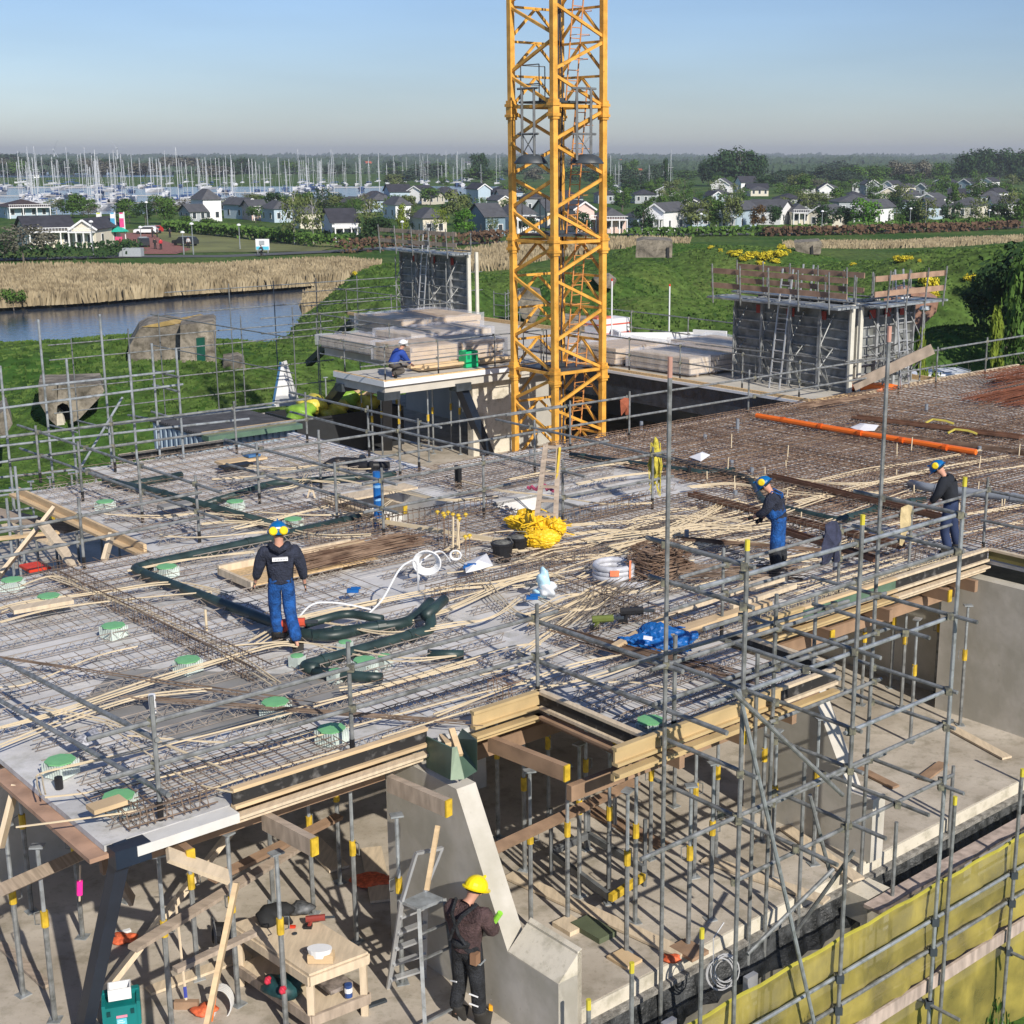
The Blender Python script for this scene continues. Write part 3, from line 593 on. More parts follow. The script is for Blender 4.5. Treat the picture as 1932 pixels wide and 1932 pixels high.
# ---------------------------------------------------------------- marina
hullm = M('white_hull', (.58, .59, .61), .35, .05); hullb = M('blue_hull', (.05, .09, .2), .35); mastm = M('mast_alloy', (.62, .64, .66), .4, .05, metal=.3); sailc = M('blue_sail_cover', (.03, .08, .25), .7)
def boat_proto(mast=13, hull=hullm, cover=sailc, L=10.):
    t = thing('sailboat', 'x', 'sailboat', (0, 0, 0), 0, 'sailing boats moored in the marina', world=False)
    mb = MB(); secs = [(-L / 2, 1.2, .9), (-L / 4, 1.6, 1.0), (0, 1.7, 1.05), (L / 4, 1.2, 1.2), (L / 2, .1, 1.4)]
    for (x0, w0, h0), (x1, w1, h1) in zip(secs, secs[1:]):
        mb.hexa([(x0, -w0 * .5, -.3), (x1, -w1 * .5, -.3), (x1, w1 * .5, -.3), (x0, w0 * .5, -.3), (x0, -w0, h0), (x1, -w1, h1), (x1, w1, h1), (x0, w0, h0)])
    mb.box(-L * .2, L * .2, -.9, .9, 1.0, 1.55); mb.build('hull', hull, t, world=False)
    m = MB(); m.tube((L * .08, 0, 1), (L * .08, 0, mast), .11, 5); m.bar((L * .08, -1.0, mast * .6), (L * .08, 1.0, mast * .6), .08, .08); m.build('mast', mastm, t, world=False)
    m = MB(); m.tube((L * .08, 0, 2.3), (-L * .38, 0, 2.3), .17, 6); m.build('boom', cover, t, world=False)
    m = MB(); m.tube((L * .5, 0, 1.4), (L * .08, 0, mast), .025, 3); m.tube((-L * .5, 0, 1), (L * .08, 0, mast), .025, 3); m.build('rigging', mastm, t, world=False)
    return t
bp = [boat_proto(14), boat_proto(17.5, L=12), boat_proto(11.5, cover=hullm, L=8), boat_proto(15, hullb)]
used = set(); BO = []
rb_ = random.Random(11)
tall = [(55, 330, 0), (131, 288, 1), (65, 298, 0), (222, 281, 1), (157, 297, 1), (186, 295, 1), (219, 328, 0), (307, 306, 0), (480, 306, 0), (358, 309, 0), (579, 289, 1), (567, 297, 0), (416, 303, 0), (440, 310, 0), (527, 306, 0), (512, 308, 0), (607, 304, 0), (630, 303, 1), (717, 310, 1), (681, 293, 1), (1264, 291, 1), (1150, 283, 1), (1168, 327, 0)]
spots = []
for u, vt, k in tall:
    spots.append((u, rb_.uniform(360, 384) if u < 1000 else 366, k))
for i in range(150):
    u = rb_.uniform(-20, 960); v = rb_.uniform(346, 396 if u < 420 else (388 if u < 560 else 362))
    if u > 700: v = rb_.uniform(340, 352)
    spots.append((u, v, rb_.choice([0, 0, 1, 2, 3])))
for i in range(6): spots.append((rb_.uniform(1140, 1290), rb_.uniform(352, 362), rb_.choice([0, 2])))
for u, v, k in spots:
    b = at(u, v, WZ); p_ = bp[k]
    o = p_ if k not in used else copy_tree(p_); used.add(k)
    o.location = (b.x, b.y, WZ + .1); o.rotation_euler.z = rb_.choice([0, 3.14]) + R(rb_.uniform(60, 120)); sc = rb_.uniform(.85, 1.1); o.scale = (sc, sc, sc); BO.append((o, k))
bc = {}
for o, k in sorted(BO, key=lambda x: x[0].location.x / x[0].location.y):
    o['label'] = '%s moored in the marina, %s of its kind from left' % (['white sailboat with blue sail cover', 'tall-masted white sailboat', 'small white sailboat with white cover', 'dark blue sailboat'][k], ordw(bc.setdefault(k, 0) + 1)); bc[k] += 1
# boathouse sheds / jetties : long light canopies in the marina
jm = M('jetty_timber', (.45, .43, .40), .8, .1)
for i, (u0, u1, v) in enumerate([(0, 270, 356), (0, 300, 372), (250, 420, 392), (390, 640, 366), (560, 720, 356), (0, 420, 386)]):
    a = at(u0, v, WZ); b = at(u1, v - 1, WZ); mb = MB(); mb.bar(a + Vector((0, 0, .5)), b + Vector((0, 0, .5)), 2.2, .25)
    for k in range(int((b - a).length / 8)): c = a.lerp(b, k * 8 / (b - a).length); mb.tube(c + Vector((0, 0, -1)), c + Vector((0, 0, 1.6)), .12, 5)
    solo('jetty', mb, jm, 'pale timber jetty between moored boats, %s counted outwards' % ordw(i + 1), 'jetty', 'marina jetties')
# wind turbines, faint on the horizon
for i, (u, vb, vt) in enumerate([(103, 300, 282), (222, 300, 279)]):
    b = aty(u, 300, 3000); b.z = GZ; top = aty(u, vt, 3000).z; t = thing('wind_turbine', '%s of two white wind turbines on the horizon' % ['left', 'right'][i], 'wind turbine', b)
    mb = MB(); mb.path([b, (b.x, b.y, top)], 2.2, 8, r1=1.2); mb.build('tower', mastm, t)
    c = Vector((b.x, b.y - 3, top)); mb = MB()
    for k in range(3): a = k * 2.094 + .5 + i; mb.bar(c, c + Vector((math.sin(a), 0, math.cos(a))) * 22, 1.6, .4)
    mb.build('rotor', mastm, t)
    mb = MB(); mb.box(b.x - 1.5, b.x + 1.5, b.y - 4, b.y + 5, top - 1.5, top + 1.5); mb.build('nacelle', mastm, t)
# lamp posts, flags, signs
lamp_c = 0
def lamp(u, vt, vb, label):
    b = at(u, vb, GZ); top = aty(u, vt, b.y).z; t = thing('street_lamp', label, 'street lamp', b)
    mb = MB(); mb.path([b, (b.x, b.y, top)], .11, 6, r1=.06); mb.build('pole', galvl, t)
    mb = MB(); mb.lathe([(.05, 0), (.35, .05), (.3, .25), (.1, .35)], (b.x, b.y, top), 8); mb.build('lamp_head', whitep, t)
for u, vt, vb, l in [(267, 430, 462, 'lamp post with white head beside the brick path, left one'), (347, 440, 480, 'white-headed lamp post at the path end near the road'), (280, 383, 440, 'tall grey lamp post on the lawn before the marina'), (365, 424, 480, 'slim lamp post right of the path end'), (453, 426, 470, 'lamp post on the lawn with a crossing sign'),
                     (177, 420, 486, 'white lamp post before the cream house'), (76 + 684, 420, 465, 'slim white post beside the dark tree left of crane'), (1322, 405, 444, 'lamp post before the large birch right of the crane'), (1550, 400, 440, 'lamp post left of the bright green tree'), (1716, 395, 436, 'lamp post on the brown hedge right of the bright green tree'), (1865, 398, 430, 'lamp post at the far right end of the hedge')]:
    lamp(u, vt, vb, l)
for u, c1, nm in [(191, (.62, .68, .10), 'yellow-green'), (217, (.08, .36, .60), 'blue'), (234, (.75, .07, .25), 'pink')]:
    b = at(u + 4, 462, GZ); D = b.y; s_ = D / 2753; t = thing('flagpole', 'white flagpole with tall white and %s banner' % nm, 'flag', b)
    mb = MB(); mb.tube(b, b + Vector((0, 0, 62 * s_)), .1, 6); mb.build('pole', whitep, t)
    z1 = b.z + 62 * s_; w = 9 * s_; a = MB(); a.bar((b.x - w / 2, b.y, z1 - 7 * s_), (b.x - w / 2, b.y, z1 - .4), .05, .05)
    a = MB(); a.box(b.x - w, b.x - .1, b.y - .03, b.y + .03, z1 - 31 * s_, z1 - .2); fo = a.build('banner', wm['white'], t)
    a = MB(); a.box(b.x - w - .01, b.x - .09, b.y - .05, b.y + .05, z1 - 29 * s_, z1 - 12 * s_); a.build('colour_field', M('banner_' + nm, c1, .7), fo)
    a = MB(); a.box(b.x - w * .9, b.x - w * .2, b.y - .05, b.y + .05, z1 - 4 * s_, z1 - 1.5 * s_); a.build('emblem', M('banner_' + nm, c1, .7), fo)
b = at(222, 462, GZ); t = thing('market_umbrella', 'green umbrella between the blue and pink banners', 'umbrella', b); mb = MB(); mb.lathe([(2.2, 2.3), (1.2, 2.9), (.05, 3.2)], b, 8); mb.build('canopy', M('green_canopy', (.02, .40, .28), .7), t); mb = MB(); mb.tube(b, b + Vector((0, 0, 2.4)), .05, 5); mb.build('pole', galv, t)
b = at(225, 466, GZ); mb = MB(); mb.box(b.x - .6, b.x + .6, b.y, b.y + .15, b.z, b.z + 1.7); solo('sign_panel', mb, M('rose_panel', (.65, .08, .18), .7), 'small pink sign panel below the green umbrella', 'sign')
b = at(252, 484, GZ); mb = MB(); mb.box(b.x - 1.4, b.x + 1.4, b.y - .8, b.y + .8, b.z - .1, b.z + 1.3); mb.box(b.x - 2.2, b.x - 1.402, b.y - .6, b.y + .6, b.z - .1, b.z + .9); solo('utility_cabinet', mb, wm['grey'], 'grey utility cabinet beside the road behind the reeds', 'cabinet')
b = at(496, 478, GZ); s_ = b.y / 2753; t = thing('billboard', 'white and blue billboard beside the road', 'billboard', b)
mb = MB(); mb.box(b.x - 13 * s_, b.x + 13 * s_, b.y, b.y + .2, b.z + 6 * s_, b.z + 27 * s_); mb.build('board', wm['white'], t)
mb = MB(); mb.box(b.x - 12 * s_, b.x + 12 * s_, b.y - .06, b.y - .01, b.z + 7 * s_, b.z + 13 * s_); mb.build('blue_panel', M('cyan_print', (.1, .5, .65), .6), t)
mb = MB(); mb.box(b.x - 6 * s_, b.x + 4 * s_, b.y - .06, b.y - .01, b.z + 16 * s_, b.z + 24 * s_); mb.build('grey_print', wm['grey'], t)
mb = MB(); [mb.box(b.x + x * s_ - .1, b.x + x * s_ + .1, b.y + .02, b.y + .18, b.z - .3, b.z + 6 * s_) for x in (-10, 10)]; mb.build('post', galv, t)
# ================================================================ MIDGROUND: bunkers, gorse, bank trees
def slab_poly(name, pts_px, Y, depth, mat, label, cat, extra=None):
    pts = [aty(u, v, Y) for u, v in pts_px]; loc = Vector((sum(p.x for p in pts) / len(pts), Y, min(p.z for p in pts)))
    t = thing(name, label, cat, loc); mb = MB(); mb.prism([p for p in reversed(pts)], (pts[0].x / Y * depth, depth, 0)); mb.build('wall', mat, t)
    return t
t = thing('bunker', 'weathered concrete bunker with green door on the lake bank', 'bunker', aty(325, 690, 82))
mb = MB(); fr = [aty(u, v, 80) for u, v in [(340, 613), (402, 607), (407, 612), (408, 690), (404, 712), (340, 700)]]; mb.prism(list(reversed(fr)), (-1, 4, 0))
fl = [aty(u, v, 81) for u, v in [(240, 690), (243, 655), (262, 622), (280, 612), (315, 608), (345, 614), (345, 710)]]; mb.prism(list(reversed(fl)), (-1.2, 4, 0)); mb.build('wall', oldcon, t)
lic = MB(); pp = [aty(u, v, 80.94) for u, v in [(265, 617), (312, 606), (330, 612), (300, 617)]]; lic.prism(list(reversed(pp)), (1, 3.8, 0)); lic.build('lichen_crust', M('lichen', (.34, .24, .09), .95, .3, 2.), t)
mb = MB(); d = [aty(u, v, 79.9) for u, v in [(370, 638), (386, 636), (388, 688), (372, 684)]]; mb.prism(list(reversed(d)), (0, .15, 0)); mb.build('door', M('dark_green_paint', (.005, .07, .045), .5), t)
mb = MB(); d = [aty(u, v, 79.93) for u, v in [(368, 636), (388, 634), (390, 690), (370, 686)]]; mb.prism(list(reversed(d)), (0, .1, 0)); mb.build('door_frame', oldcon, t)
t = thing('bunker', 'pale concrete bunker front with arched doorway in grassy mound', 'bunker', aty(128, 803, 70))
for poly in ([(72, 727), (110, 727), (108, 765), (106, 803), (92, 790), (74, 760)], [(108, 727), (190, 724), (197, 738), (190, 748), (150, 790), (132, 800), (133, 775), (128, 764), (118, 760), (108, 766)]):
    mb = MB(); mb.prism(list(reversed([aty(u, v, 68.5) for u, v in poly])), (-1.2, 3.5, 0)); mb.build('wall', oldcon, t)
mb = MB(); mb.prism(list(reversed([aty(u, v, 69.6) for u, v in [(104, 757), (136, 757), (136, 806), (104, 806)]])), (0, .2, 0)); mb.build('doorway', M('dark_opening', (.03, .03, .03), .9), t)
mb = MB(); mb.prism(list(reversed([aty(u, v, 69.3) for u, v in [(107, 768), (116, 775), (122, 803), (107, 806)]])), (0, .2, 0)); mb.build('inner_wall', M('pale_reveal', (.6, .56, .48), .9), t)  # paler panel at the left side of the arch
slab_poly('bunker', [(418, 710), (422, 682), (450, 678), (462, 684), (466, 720), (450, 760), (430, 745)], 78, 3, oldcon, 'low grey concrete bunker right of the green-doored one', 'bunker')
t = slab_poly('bunker', [(1199, 486), (1201, 456), (1214, 452), (1262, 454), (1269, 456), (1268, 486)], 148, 6, oldcon, 'small concrete bunker on top of the green bank right of crane', 'bunker')
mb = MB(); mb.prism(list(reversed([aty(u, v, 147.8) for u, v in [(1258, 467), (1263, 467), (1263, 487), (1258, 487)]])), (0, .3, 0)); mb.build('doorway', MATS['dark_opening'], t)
t = slab_poly('bunker', [(1503, 480), (1498, 458), (1545, 455), (1551, 462), (1548, 480)], 170, 6, oldcon, 'concrete bunker sunk in bank beyond the yellow gorse', 'bunker')
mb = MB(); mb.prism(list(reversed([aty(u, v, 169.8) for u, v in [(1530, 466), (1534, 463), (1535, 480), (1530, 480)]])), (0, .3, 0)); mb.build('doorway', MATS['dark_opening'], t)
slab_poly('bunker', [(1120, 527), (1150, 520), (1163, 530), (1155, 545), (1132, 541)], 119, 3, oldcon, 'broken concrete slab lying on the slope right of the crane', 'bunker')
slab_poly('bunker', [(972, 560), (990, 545), (1020, 552), (1025, 575), (1008, 612), (985, 600)], 94, 3, oldcon, 'sloping concrete bunker wall seen through the crane mast', 'bunker')
slab_poly('bunker', [(1052, 612), (1060, 600), (1110, 606), (1110, 640), (1050, 640)], 88, 3, oldcon, 'low concrete wall seen through mast base above white pallets', 'bunker')
slab_poly('bunker', [(0, 780), (14, 770), (24, 800), (10, 822), (-20, 820)], 62, 3, oldcon, 'lump of weathered concrete at left picture edge', 'bunker')
slab_poly('bunker', [(1664, 640), (1668, 560), (1700, 546), (1745, 556), (1771, 570), (1766, 590), (1715, 640)], 96, 4, M('brick_bunker', (.30, .17, .12), .95, .2, 3.), 'pinkish brick bunker wall behind the right formwork panels', 'bunker')
# gorse
gorse = M('gorse_flowers', (.62, .50, .02), .8, .3, .8, col2=(.78, .66, .04)); LF['gorse'] = gorse
gi = 0
for u, v, h, w in [(80 * .333 + 644, 512, 10, 12), (1184, 0, 0, 0), (1390, 486, 16, 26), (1412, 490, 20, 34), (1442, 492, 22, 40), (1470, 488, 18, 32), (1475, 470, 14, 20), (1340, 470, 8, 16), (1480, 484, 12, 16), (1360, 476, 8, 14), (1378, 482, 10, 16), (1400, 494, 12, 20), (1426, 482, 10, 18), (1455, 484, 12, 20), (1462, 498, 10, 24), (1488, 476, 8, 12), (1436, 500, 10, 22), (1690, 488, 8, 14), (1734, 496, 8, 14), (1762, 566, 24, 24), (1702, 494, 14, 28), (1715, 490, 10, 22), (1720, 466, 8, 16), (1755, 552, 40, 36), (1742, 536, 30, 26), (1828, 534, 22, 26), (1846, 536, 16, 20), (1610, 500, 6, 20), (670, 520, 10, 14)]:
    if h == 0: continue
    gi += 1; b = at(u, v, GZ)
    # find ground under the pixel ray
    r = ray(u, v); y = 60.
    while y < 260:
        z = CH + r[2] / r[1] * y
        if z <= gz(r[0] / r[1] * y, y): break
        y += .5
    b = Vector((r[0] / r[1] * y, y, gz(r[0] / r[1] * y, y) - .2)); s_ = y / 2753
    tree('gorse_bush', b, h * s_ + .3, w * s_, 'gorse', 'bush', base=0, n=500, size=.05, label='yellow flowering gorse bush on the green bank, %s from left' % ordw(gi), cat='bush', group='gorse bushes', trunk=False)
# big tree at right and young ones
def gtree(u, v, h, w, kind, shape, Y, label, n, size, name='leafy_tree', base=.1):
    b = aty(u, v, Y); b.z = gz(b.x, b.y); D = Y * 1.0; z = aty(u, v - h, Y).z
    return tree(name, b, z - b.z, w * D / 2753, kind, shape, base=base, n=n, size=size * 1.35, label=label)
gtree(1895, 690, 240, 150, 'dark', 'wide', 88, 'large dark leafy tree at the right picture edge above the bank', 9000, .018)
gtree(1930, 680, 235, 100, 'mid', 'wide', 84, 'sunlit green tree overlapping the right picture edge', 8000, .018)
gtree(1850, 690, 150, 100, 'dark', 'wide', 92, 'dark leafy tree low on the left flank of the large right tree', 7000, .02)
gtree(1868, 600, 105, 80, 'dark', 'wide', 112, 'smaller dark tree left of the large one at right edge', 5000, .02)
gtree(1880, 662, 78, 52, 'yellow', 'tall', 72, 'young yellow-green pointed tree on the right bank', 3500, .022)
gtree(1738, 694, 74, 46, 'yellow', 'tall', 66, 'young yellow-green tree beside the right formwork end', 3500, .022)
gtree(1760, 690, 40, 50, 'yellow', 'bush', 68, 'low yellow-green shrub behind the parked van', 2000, .03, 'bush', 0)
gtree(1900, 690, 34, 80, 'mid', 'bush', 70, 'green shrub at foot of young pointed tree', 2500, .03, 'bush', 0)
gtree(1830, 700, 34, 70, 'mid', 'bush', 70, 'green shrub above the van roof', 2500, .03, 'bush', 0)
lampz = thing('street_lamp', 'short street lamp on the dark bank behind right formwork', 'street lamp', aty(1743, 640, 80)); b = aty(1742, 655, 80); mb = MB(); mb.tube(b, aty(1744, 590, 80), .06, 6); mb.build('pole', galv, lampz); mb = MB(); c = aty(1744, 588, 80); mb.lathe([(.08, 0), (.3, .12), (.25, .3), (.05, .34)], c, 8); mb.build('lamp_head', galvl, lampz)
t = thing('street_lamp', 'white lamp post rising behind the right formwork corner', 'street lamp', aty(1720, 560, 72)); mb = MB(); mb.path([aty(1717, 640, 72), aty(1720, 565, 72), aty(1716, 560, 72), aty(1706, 563, 72)], .05, 6); mb.build('pole', whitep, t); mb = MB(); mb.bar(aty(1708, 562, 71.9), aty(1700, 563, 71.9), .2, .1); mb.build('lamp_head', whitep, t)
# near-ground sheet round the building: building site floor
mb = MB(); c = [P(18, 25.5, -5.4), P(60, 25.5, -5.4)]
# parked cars / van
def car(loc, rz, col, name, label, cat, L=4.6, Wd=1.8, H=1.5, van=False):
    t = thing(name, label, cat, loc, rz, world=False); mb = MB(); x = Wd / 2
    pr = [(-L / 2, .35), (L / 2, .35), (L / 2, .75), (L / 2 - .15, .9), (L / 2 - 1.1, 1.0), (L / 2 - 1.75, H), (-L / 2 + (.1 if van else .6), H), (-L / 2, .95)]
    mb.prism([(-x, a, b) for a, b in pr], (Wd, 0, 0)); mb.build('body', col, t, world=False)
    g = MB(); g.prism([(-x + .12, L / 2 - 1.12, 1.04), (x - .12, L / 2 - 1.12, 1.04), (x - .2, L / 2 - 1.7, H - .06), (-x + .2, L / 2 - 1.7, H - .06)], (0, .03, .03)); g.build('windscreen', glass, t, world=False)
    for s in (-1, 1):
        g = MB(); g.prism([(s * x, L / 2 - 1.3, 1.0), (s * x, L / 2 - 1.85, H - .1), (s * x, -L / 2 + .9, H - .1), (s * x, -L / 2 + .7, 1.0)], (s * .02, 0, 0)); g.build('side_window', glass, t, world=False)
        for yy in (-L / 2 + .85, L / 2 - .85):
            w = MB(); w.path([(s * (x - .12), yy, .33), (s * (x + .03), yy, .33)], .33, 12); w.build('wheel', blackp, t, world=False)
        h = MB(); h.box(s * (x - .3) - .2, s * (x - .3) + .2, L / 2 - .01, L / 2 + .03, .6, .75); h.build('headlight', whitep, t, world=False)
    rr_ = MB()
    for s in (-1, 1): rr_.bar((s * (x - .25), -L / 2 + .6, H + .06), (s * (x - .25), L / 2 - 2, H + .06), .05, .05)
    for k in range(4): rr_.bar((-x + .25, -L / 2 + .9 + k * .8, H + .1), (x - .25, -L / 2 + .9 + k * .8, H + .1), .05, .04)
    rr_.build('roof_rack', galvl, t, world=False); return t
vp = at(1795, 728, -5.2); car((vp.x, vp.y, -6.4), R(-75), M('white_car_paint', (.75, .76, .78), .3, .02), 'parked_van', 'white and blue van with roof rack parked beyond the slab', 'van', 5.2, 1.9, 2.0, True)
dk = M('dark_car_paint', (.03, .035, .04), .3); rd_ = M('red_car_paint', (.4, .03, .03), .3)
for i, (u, v, c, l) in enumerate([(271, 466, dk, 'dark car on the brick path left of the group of walkers'), (350, 464, dk, 'dark car beside the lamp post at the path'), (276, 442, MATS['white_car_paint'], 'white car parked in the park left of the dark tree'), (285, 441, rd_, 'red car parked by the dark tree in the park')]):
    b = at(u, v, GZ); car((b.x, b.y, GZ + .05), R(20 + 40 * i), c, 'parked_car', l, 'car')
# white van by formwork on far side
b = P(41, 37, 0)
t = thing('container_box', 'small white site box beyond the wrapped pallets', 'box', P(38.3, 34, -.0)); mb = MB(); c = at(1344, 654, 0); mb.box(c.x - .3, c.x + .4, c.y, c.y + .5, 0, .45); mb.build('body', whitep, t); mb = MB(); mb.box(c.x - .05, c.x + .1, c.y - .02, c.y - .005, .1, .3); mb.build('latch', galv, t)

# ================================================================ CRANE MAST
def crane():
    s = 1.96; pl, ql = 27.9, 32.6; sec = 3.95; zb = -2.9
    legs = [(pl, ql), (pl + s, ql), (pl + s, ql + s), (pl, ql + s)]       # near, right, back, left
    t = thing('tower_crane_mast', 'yellow lattice tower crane mast rising from the courtyard', 'crane', P(pl + s / 2, ql + s / 2, zb))
    zj = [4.2 + k * sec for k in (-2, -1, 0, 1, 2, 3)]
    names = ['near', 'right', 'back', 'left']
    for (p, q) in legs:
        mb = MB(); a = .085; mb.pb(p - a, p + a, q - a, q + a, zb, 16.5); mb.build('leg', cyel, t)
    jp = MB()
    for z in zj:
        for (p, q) in legs:
            jp.pb(p - .12, p + .12, q - .12, q + .12, z - .28, z + .28)
            for k in range(2): jp.pb(p - .15, p + .15, q - .15, q + .15, z - .2 + k * .3, z - .12 + k * .3)
    jp.build('leg_joint', cyel, t)
    faces = [(0, 1), (1, 2), (2, 3), (3, 0)]
    for zi in range(-2, 4):
        z0 = 4.2 + (zi) * sec; z1 = z0 + sec; hp = sec / 4
        hb = MB()
        for a, b in faces:
            A_ = P(*legs[a], z0 + .1); B2 = P(*legs[b], z0 + .1); hb.bar(A_, B2, .09, .09)
        hb.build('horizontal_brace', cyel, t)
        for fi, (a, b) in enumerate(faces):
            mb = MB(); pa, pb_ = legs[a], legs[b]
            kb = fi in (1, 2) and zi != 0
            if not kb:
                fl = fi in (2, 3)      # start side
                for k in range(4):
                    za = z0 + hp * k + .12; zc = z0 + hp * (k + 1) - .02
                    if fi == 3 or fi == 1: st = k % 2 == 0
                    else: st = k % 2 == 1
                    x0, x1 = (pa, pb_) if st else (pb_, pa)
                    if fi == 0: x0, x1 = (pb_, pa) if k % 2 == 1 else (pa, pb_)
                    if fi == 3: x0, x1 = (pb_, pa) if k % 2 == 0 else (pa, pb_)
                    # legs: x0 lower, x1 upper
                    if fi in (0,): x0, x1 = (legs[0], legs[1]) if k % 2 == 1 else (legs[1], legs[0])
                    if fi in (3,): x0, x1 = (legs[3], legs[0]) if k % 2 == 1 else (legs[0], legs[3])
                    mb.bar(P(*x0, za), P(*x1, zc), .075, .085)
            else:
                mid = ((pa[0] + pb_[0]) / 2, (pa[1] + pb_[1]) / 2)
                for k in range(4):
                    zt = z0 + hp * (k + 1)
                    mb.bar(P(*pa, zt), P(*pb_, zt), .07, .07)
                    mb.bar(P(*pa, zt - hp + .1), P(*mid, zt), .07, .07); mb.bar(P(*pb_, zt - hp + .1), P(*mid, zt), .07, .07)
            mb.build('diagonal_brace', cyel, t)
    # ladders inside, one per section, leaning
    for zi in range(-2, 3):
        z0 = 4.2 + zi * sec; lp = pl + 1.35; lq = ql + .9
        a = P(lp, lq - .1, z0 + .1); b = P(lp + .25, lq - .35, z0 + sec + .7)
        off = P(.2, .0, 0); mb = MB(); mb.tube(a - off, b - off, .022, 6); mb.tube(a + off, b + off, .022, 6)
        for k in range(15): c = a.lerp(b, (k + .5) / 15); mb.tube(c - off, c + off, .014, 5)
        lad = mb.build('ladder', corange, t)
        mb = MB()
        for k in range(5):
            c = a.lerp(b, .3 + .15 * k); mb.path([c + off * 1.2, c + P(.25, -.35, 0), c + P(0, -.6, 0), c + P(-.25, -.35, 0), c - off * 1.2], .012, 4)
        mb.build('safety_hoop', corange, lad)
    # rest platforms
    for z in (8.35, 4.45, .35):
        mb = MB(); mb.pb(pl + .2, pl + s - .15, ql + .3, ql + s - .1, z, z + .06); mb.pb(pl + .2, pl + 1.3, ql + .86, ql + .9, z, z + .16); mb.build('platform', dsteel, t)
        mb = MB()
        for (p, q) in ((pl + .25, ql + .95), (pl + .25, ql + s - .15), (pl + 1.2, ql + s - .15)): mb.tube(P(p, q, z), P(p, q, z + 1.1), .018, 5)
        for h in (.55, 1.1): mb.tube(P(pl + .25, ql + .95, z + h), P(pl + .25, ql + s - .15, z + h), .016, 5); mb.tube(P(pl + .25, ql + s - .15, z + h), P(pl + 1.2, ql + s - .15, z + h), .016, 5)
        mb.build('platform_rail', galvd, t)
    mb = MB(); rr_ = random.Random(2)
    mb.path([P(pl + 1.05, ql + 1.05 + .03 * math.sin(z), z) for z in np.arange(zb, 16.5, .8)], .045, 6)
    mb.path([P(pl + 1.15, ql + .98 + .05 * math.sin(z * 1.3), z) for z in np.arange(zb, 16.5, .8)], .03, 5)
    mb.build('power_cable', M('dark_cable', (.05, .05, .06), .6), t)
    # floodlight brackets
    for nm, (bu, bv, su) in {'left': (1000, 264, -1), 'right': (1098, 264, 1)}.items():
        q0 = ql - .15 if su > 0 else ql + 1.0; p0 = pl + 1.05 if su > 0 else pl - .15
        c = P(p0, q0, 0); mb = MB(); zt, zl, zf = 8.75, 7.45, 6.75
        ux = P(1, 0, 0) if su > 0 else P(0, 1, 0)
        w = .28
        for sx in (-w, w): mb.tube(c + ux * sx + Vector((0, 0, zt)), c + ux * sx + Vector((0, 0, zf - .05)), .042, 5)
        for zz in (zt, zl): mb.tube(c - ux * w * 1.7 + Vector((0, 0, zz)), c + ux * w * 1.7 + Vector((0, 0, zz)), .036, 5)
        mb.tube(c + ux * w + Vector((0, 0, zl)), c - ux * w + Vector((0, 0, zf + .1)), .018, 5); mb.tube(c - ux * w + Vector((0, 0, zl)), c + ux * w + Vector((0, 0, zf + .1)), .018, 5)
        fo = mb.build('floodlight_bracket', galvd, t)
        f_ = MB(); f_.lathe([(.14, .28), (.28, .2), (.38, .04), (.39, 0)], c + Vector((0, 0, zf - .16)) + ux * .12 * su, 12, 1.3, .8); f_.build('floodlight', dsteel, fo, smooth=True)
        f_ = MB(); f_.lathe([(.27, 0), (.27, .01)], c + Vector((0, 0, zf - .18)) + ux * .12 * su, 12, 1.3, .8); f_.build('lamp_glass', M('lamp_glass', (.6, .6, .55), .2), fo)
crane()

# ================================================================ FAR BUILDING (upper left)
farcon = M('far_slab_edge', (.52, .49, .43), .8, .08, 2.)
def osbfence(name, pts, h, label):
    mb = MB()
    for (a, b) in zip(pts, pts[1:]): mb.bar(P(*a, .02 + h / 2), P(*b, .02 + h / 2), .04, h)
    return solo(name, mb, osb, label, 'edge board')
t = thing('far_building', 'concrete building part with open ground floor behind the courtyard', 'building', P(30, 40, -2.9))
def part(nm, mat, *boxes):
    mb = MB(); [mb.pb(*b) for b in boxes]; return mb.build(nm, mat, t)
part('slab', farcon, (24.3, 31.35, 36.5, 39.3, -.38, 0), (28.0, 31.35, 39.3, 46, -.38, -.004), (31.35, 37.4, 25.3, 46, -.38, 0), (34.2, 37.4, 46, 54, -.38, -.004))
part('facade_panel', creamcon, (28.0, 30.0, 36.9, 37.2, -2.9, -.38))
part('inner_wall', wallcon, (31.6, 31.9, 37.2, 46, -2.9, -.38), (36.9, 37.2, 25.4, 54, -2.9, -.38), (30.0, 31.5, 37.0, 37.2, -2.9, -.38))
part('membrane', tarpb, (31.28, 31.34, 25.3, 36.5, -.9, -.02))
part('floor', screed, (18.1, 37.4, 25.5, 38, -3.1, -2.9), (23.5, 37.4, 38, 49, -3.1, -2.9))
part('edge_board', osb, (31.2, 31.3, 25.4, 36.5, .0, .12), (24.22, 24.3, 36.45, 39.3, -.02, .1), (24.3, 31.2, 36.4, 36.5, -.02, .1), (37.2, 37.3, 25.3, 54, 0, .14), (27.9, 28.0, 39.3, 46, 0, .1), (34.1, 34.2, 46, 54, 0, .12), (31.3, 33.4, 25.3, 25.42, 0, .1))
part('edge_flashing', whitep, (24.2, 24.22, 36.4, 39.3, -.1, .08), (24.2, 31.2, 36.38, 36.4, -.1, .06), (31.15, 31.2, 25.4, 36.4, -.04, .04))
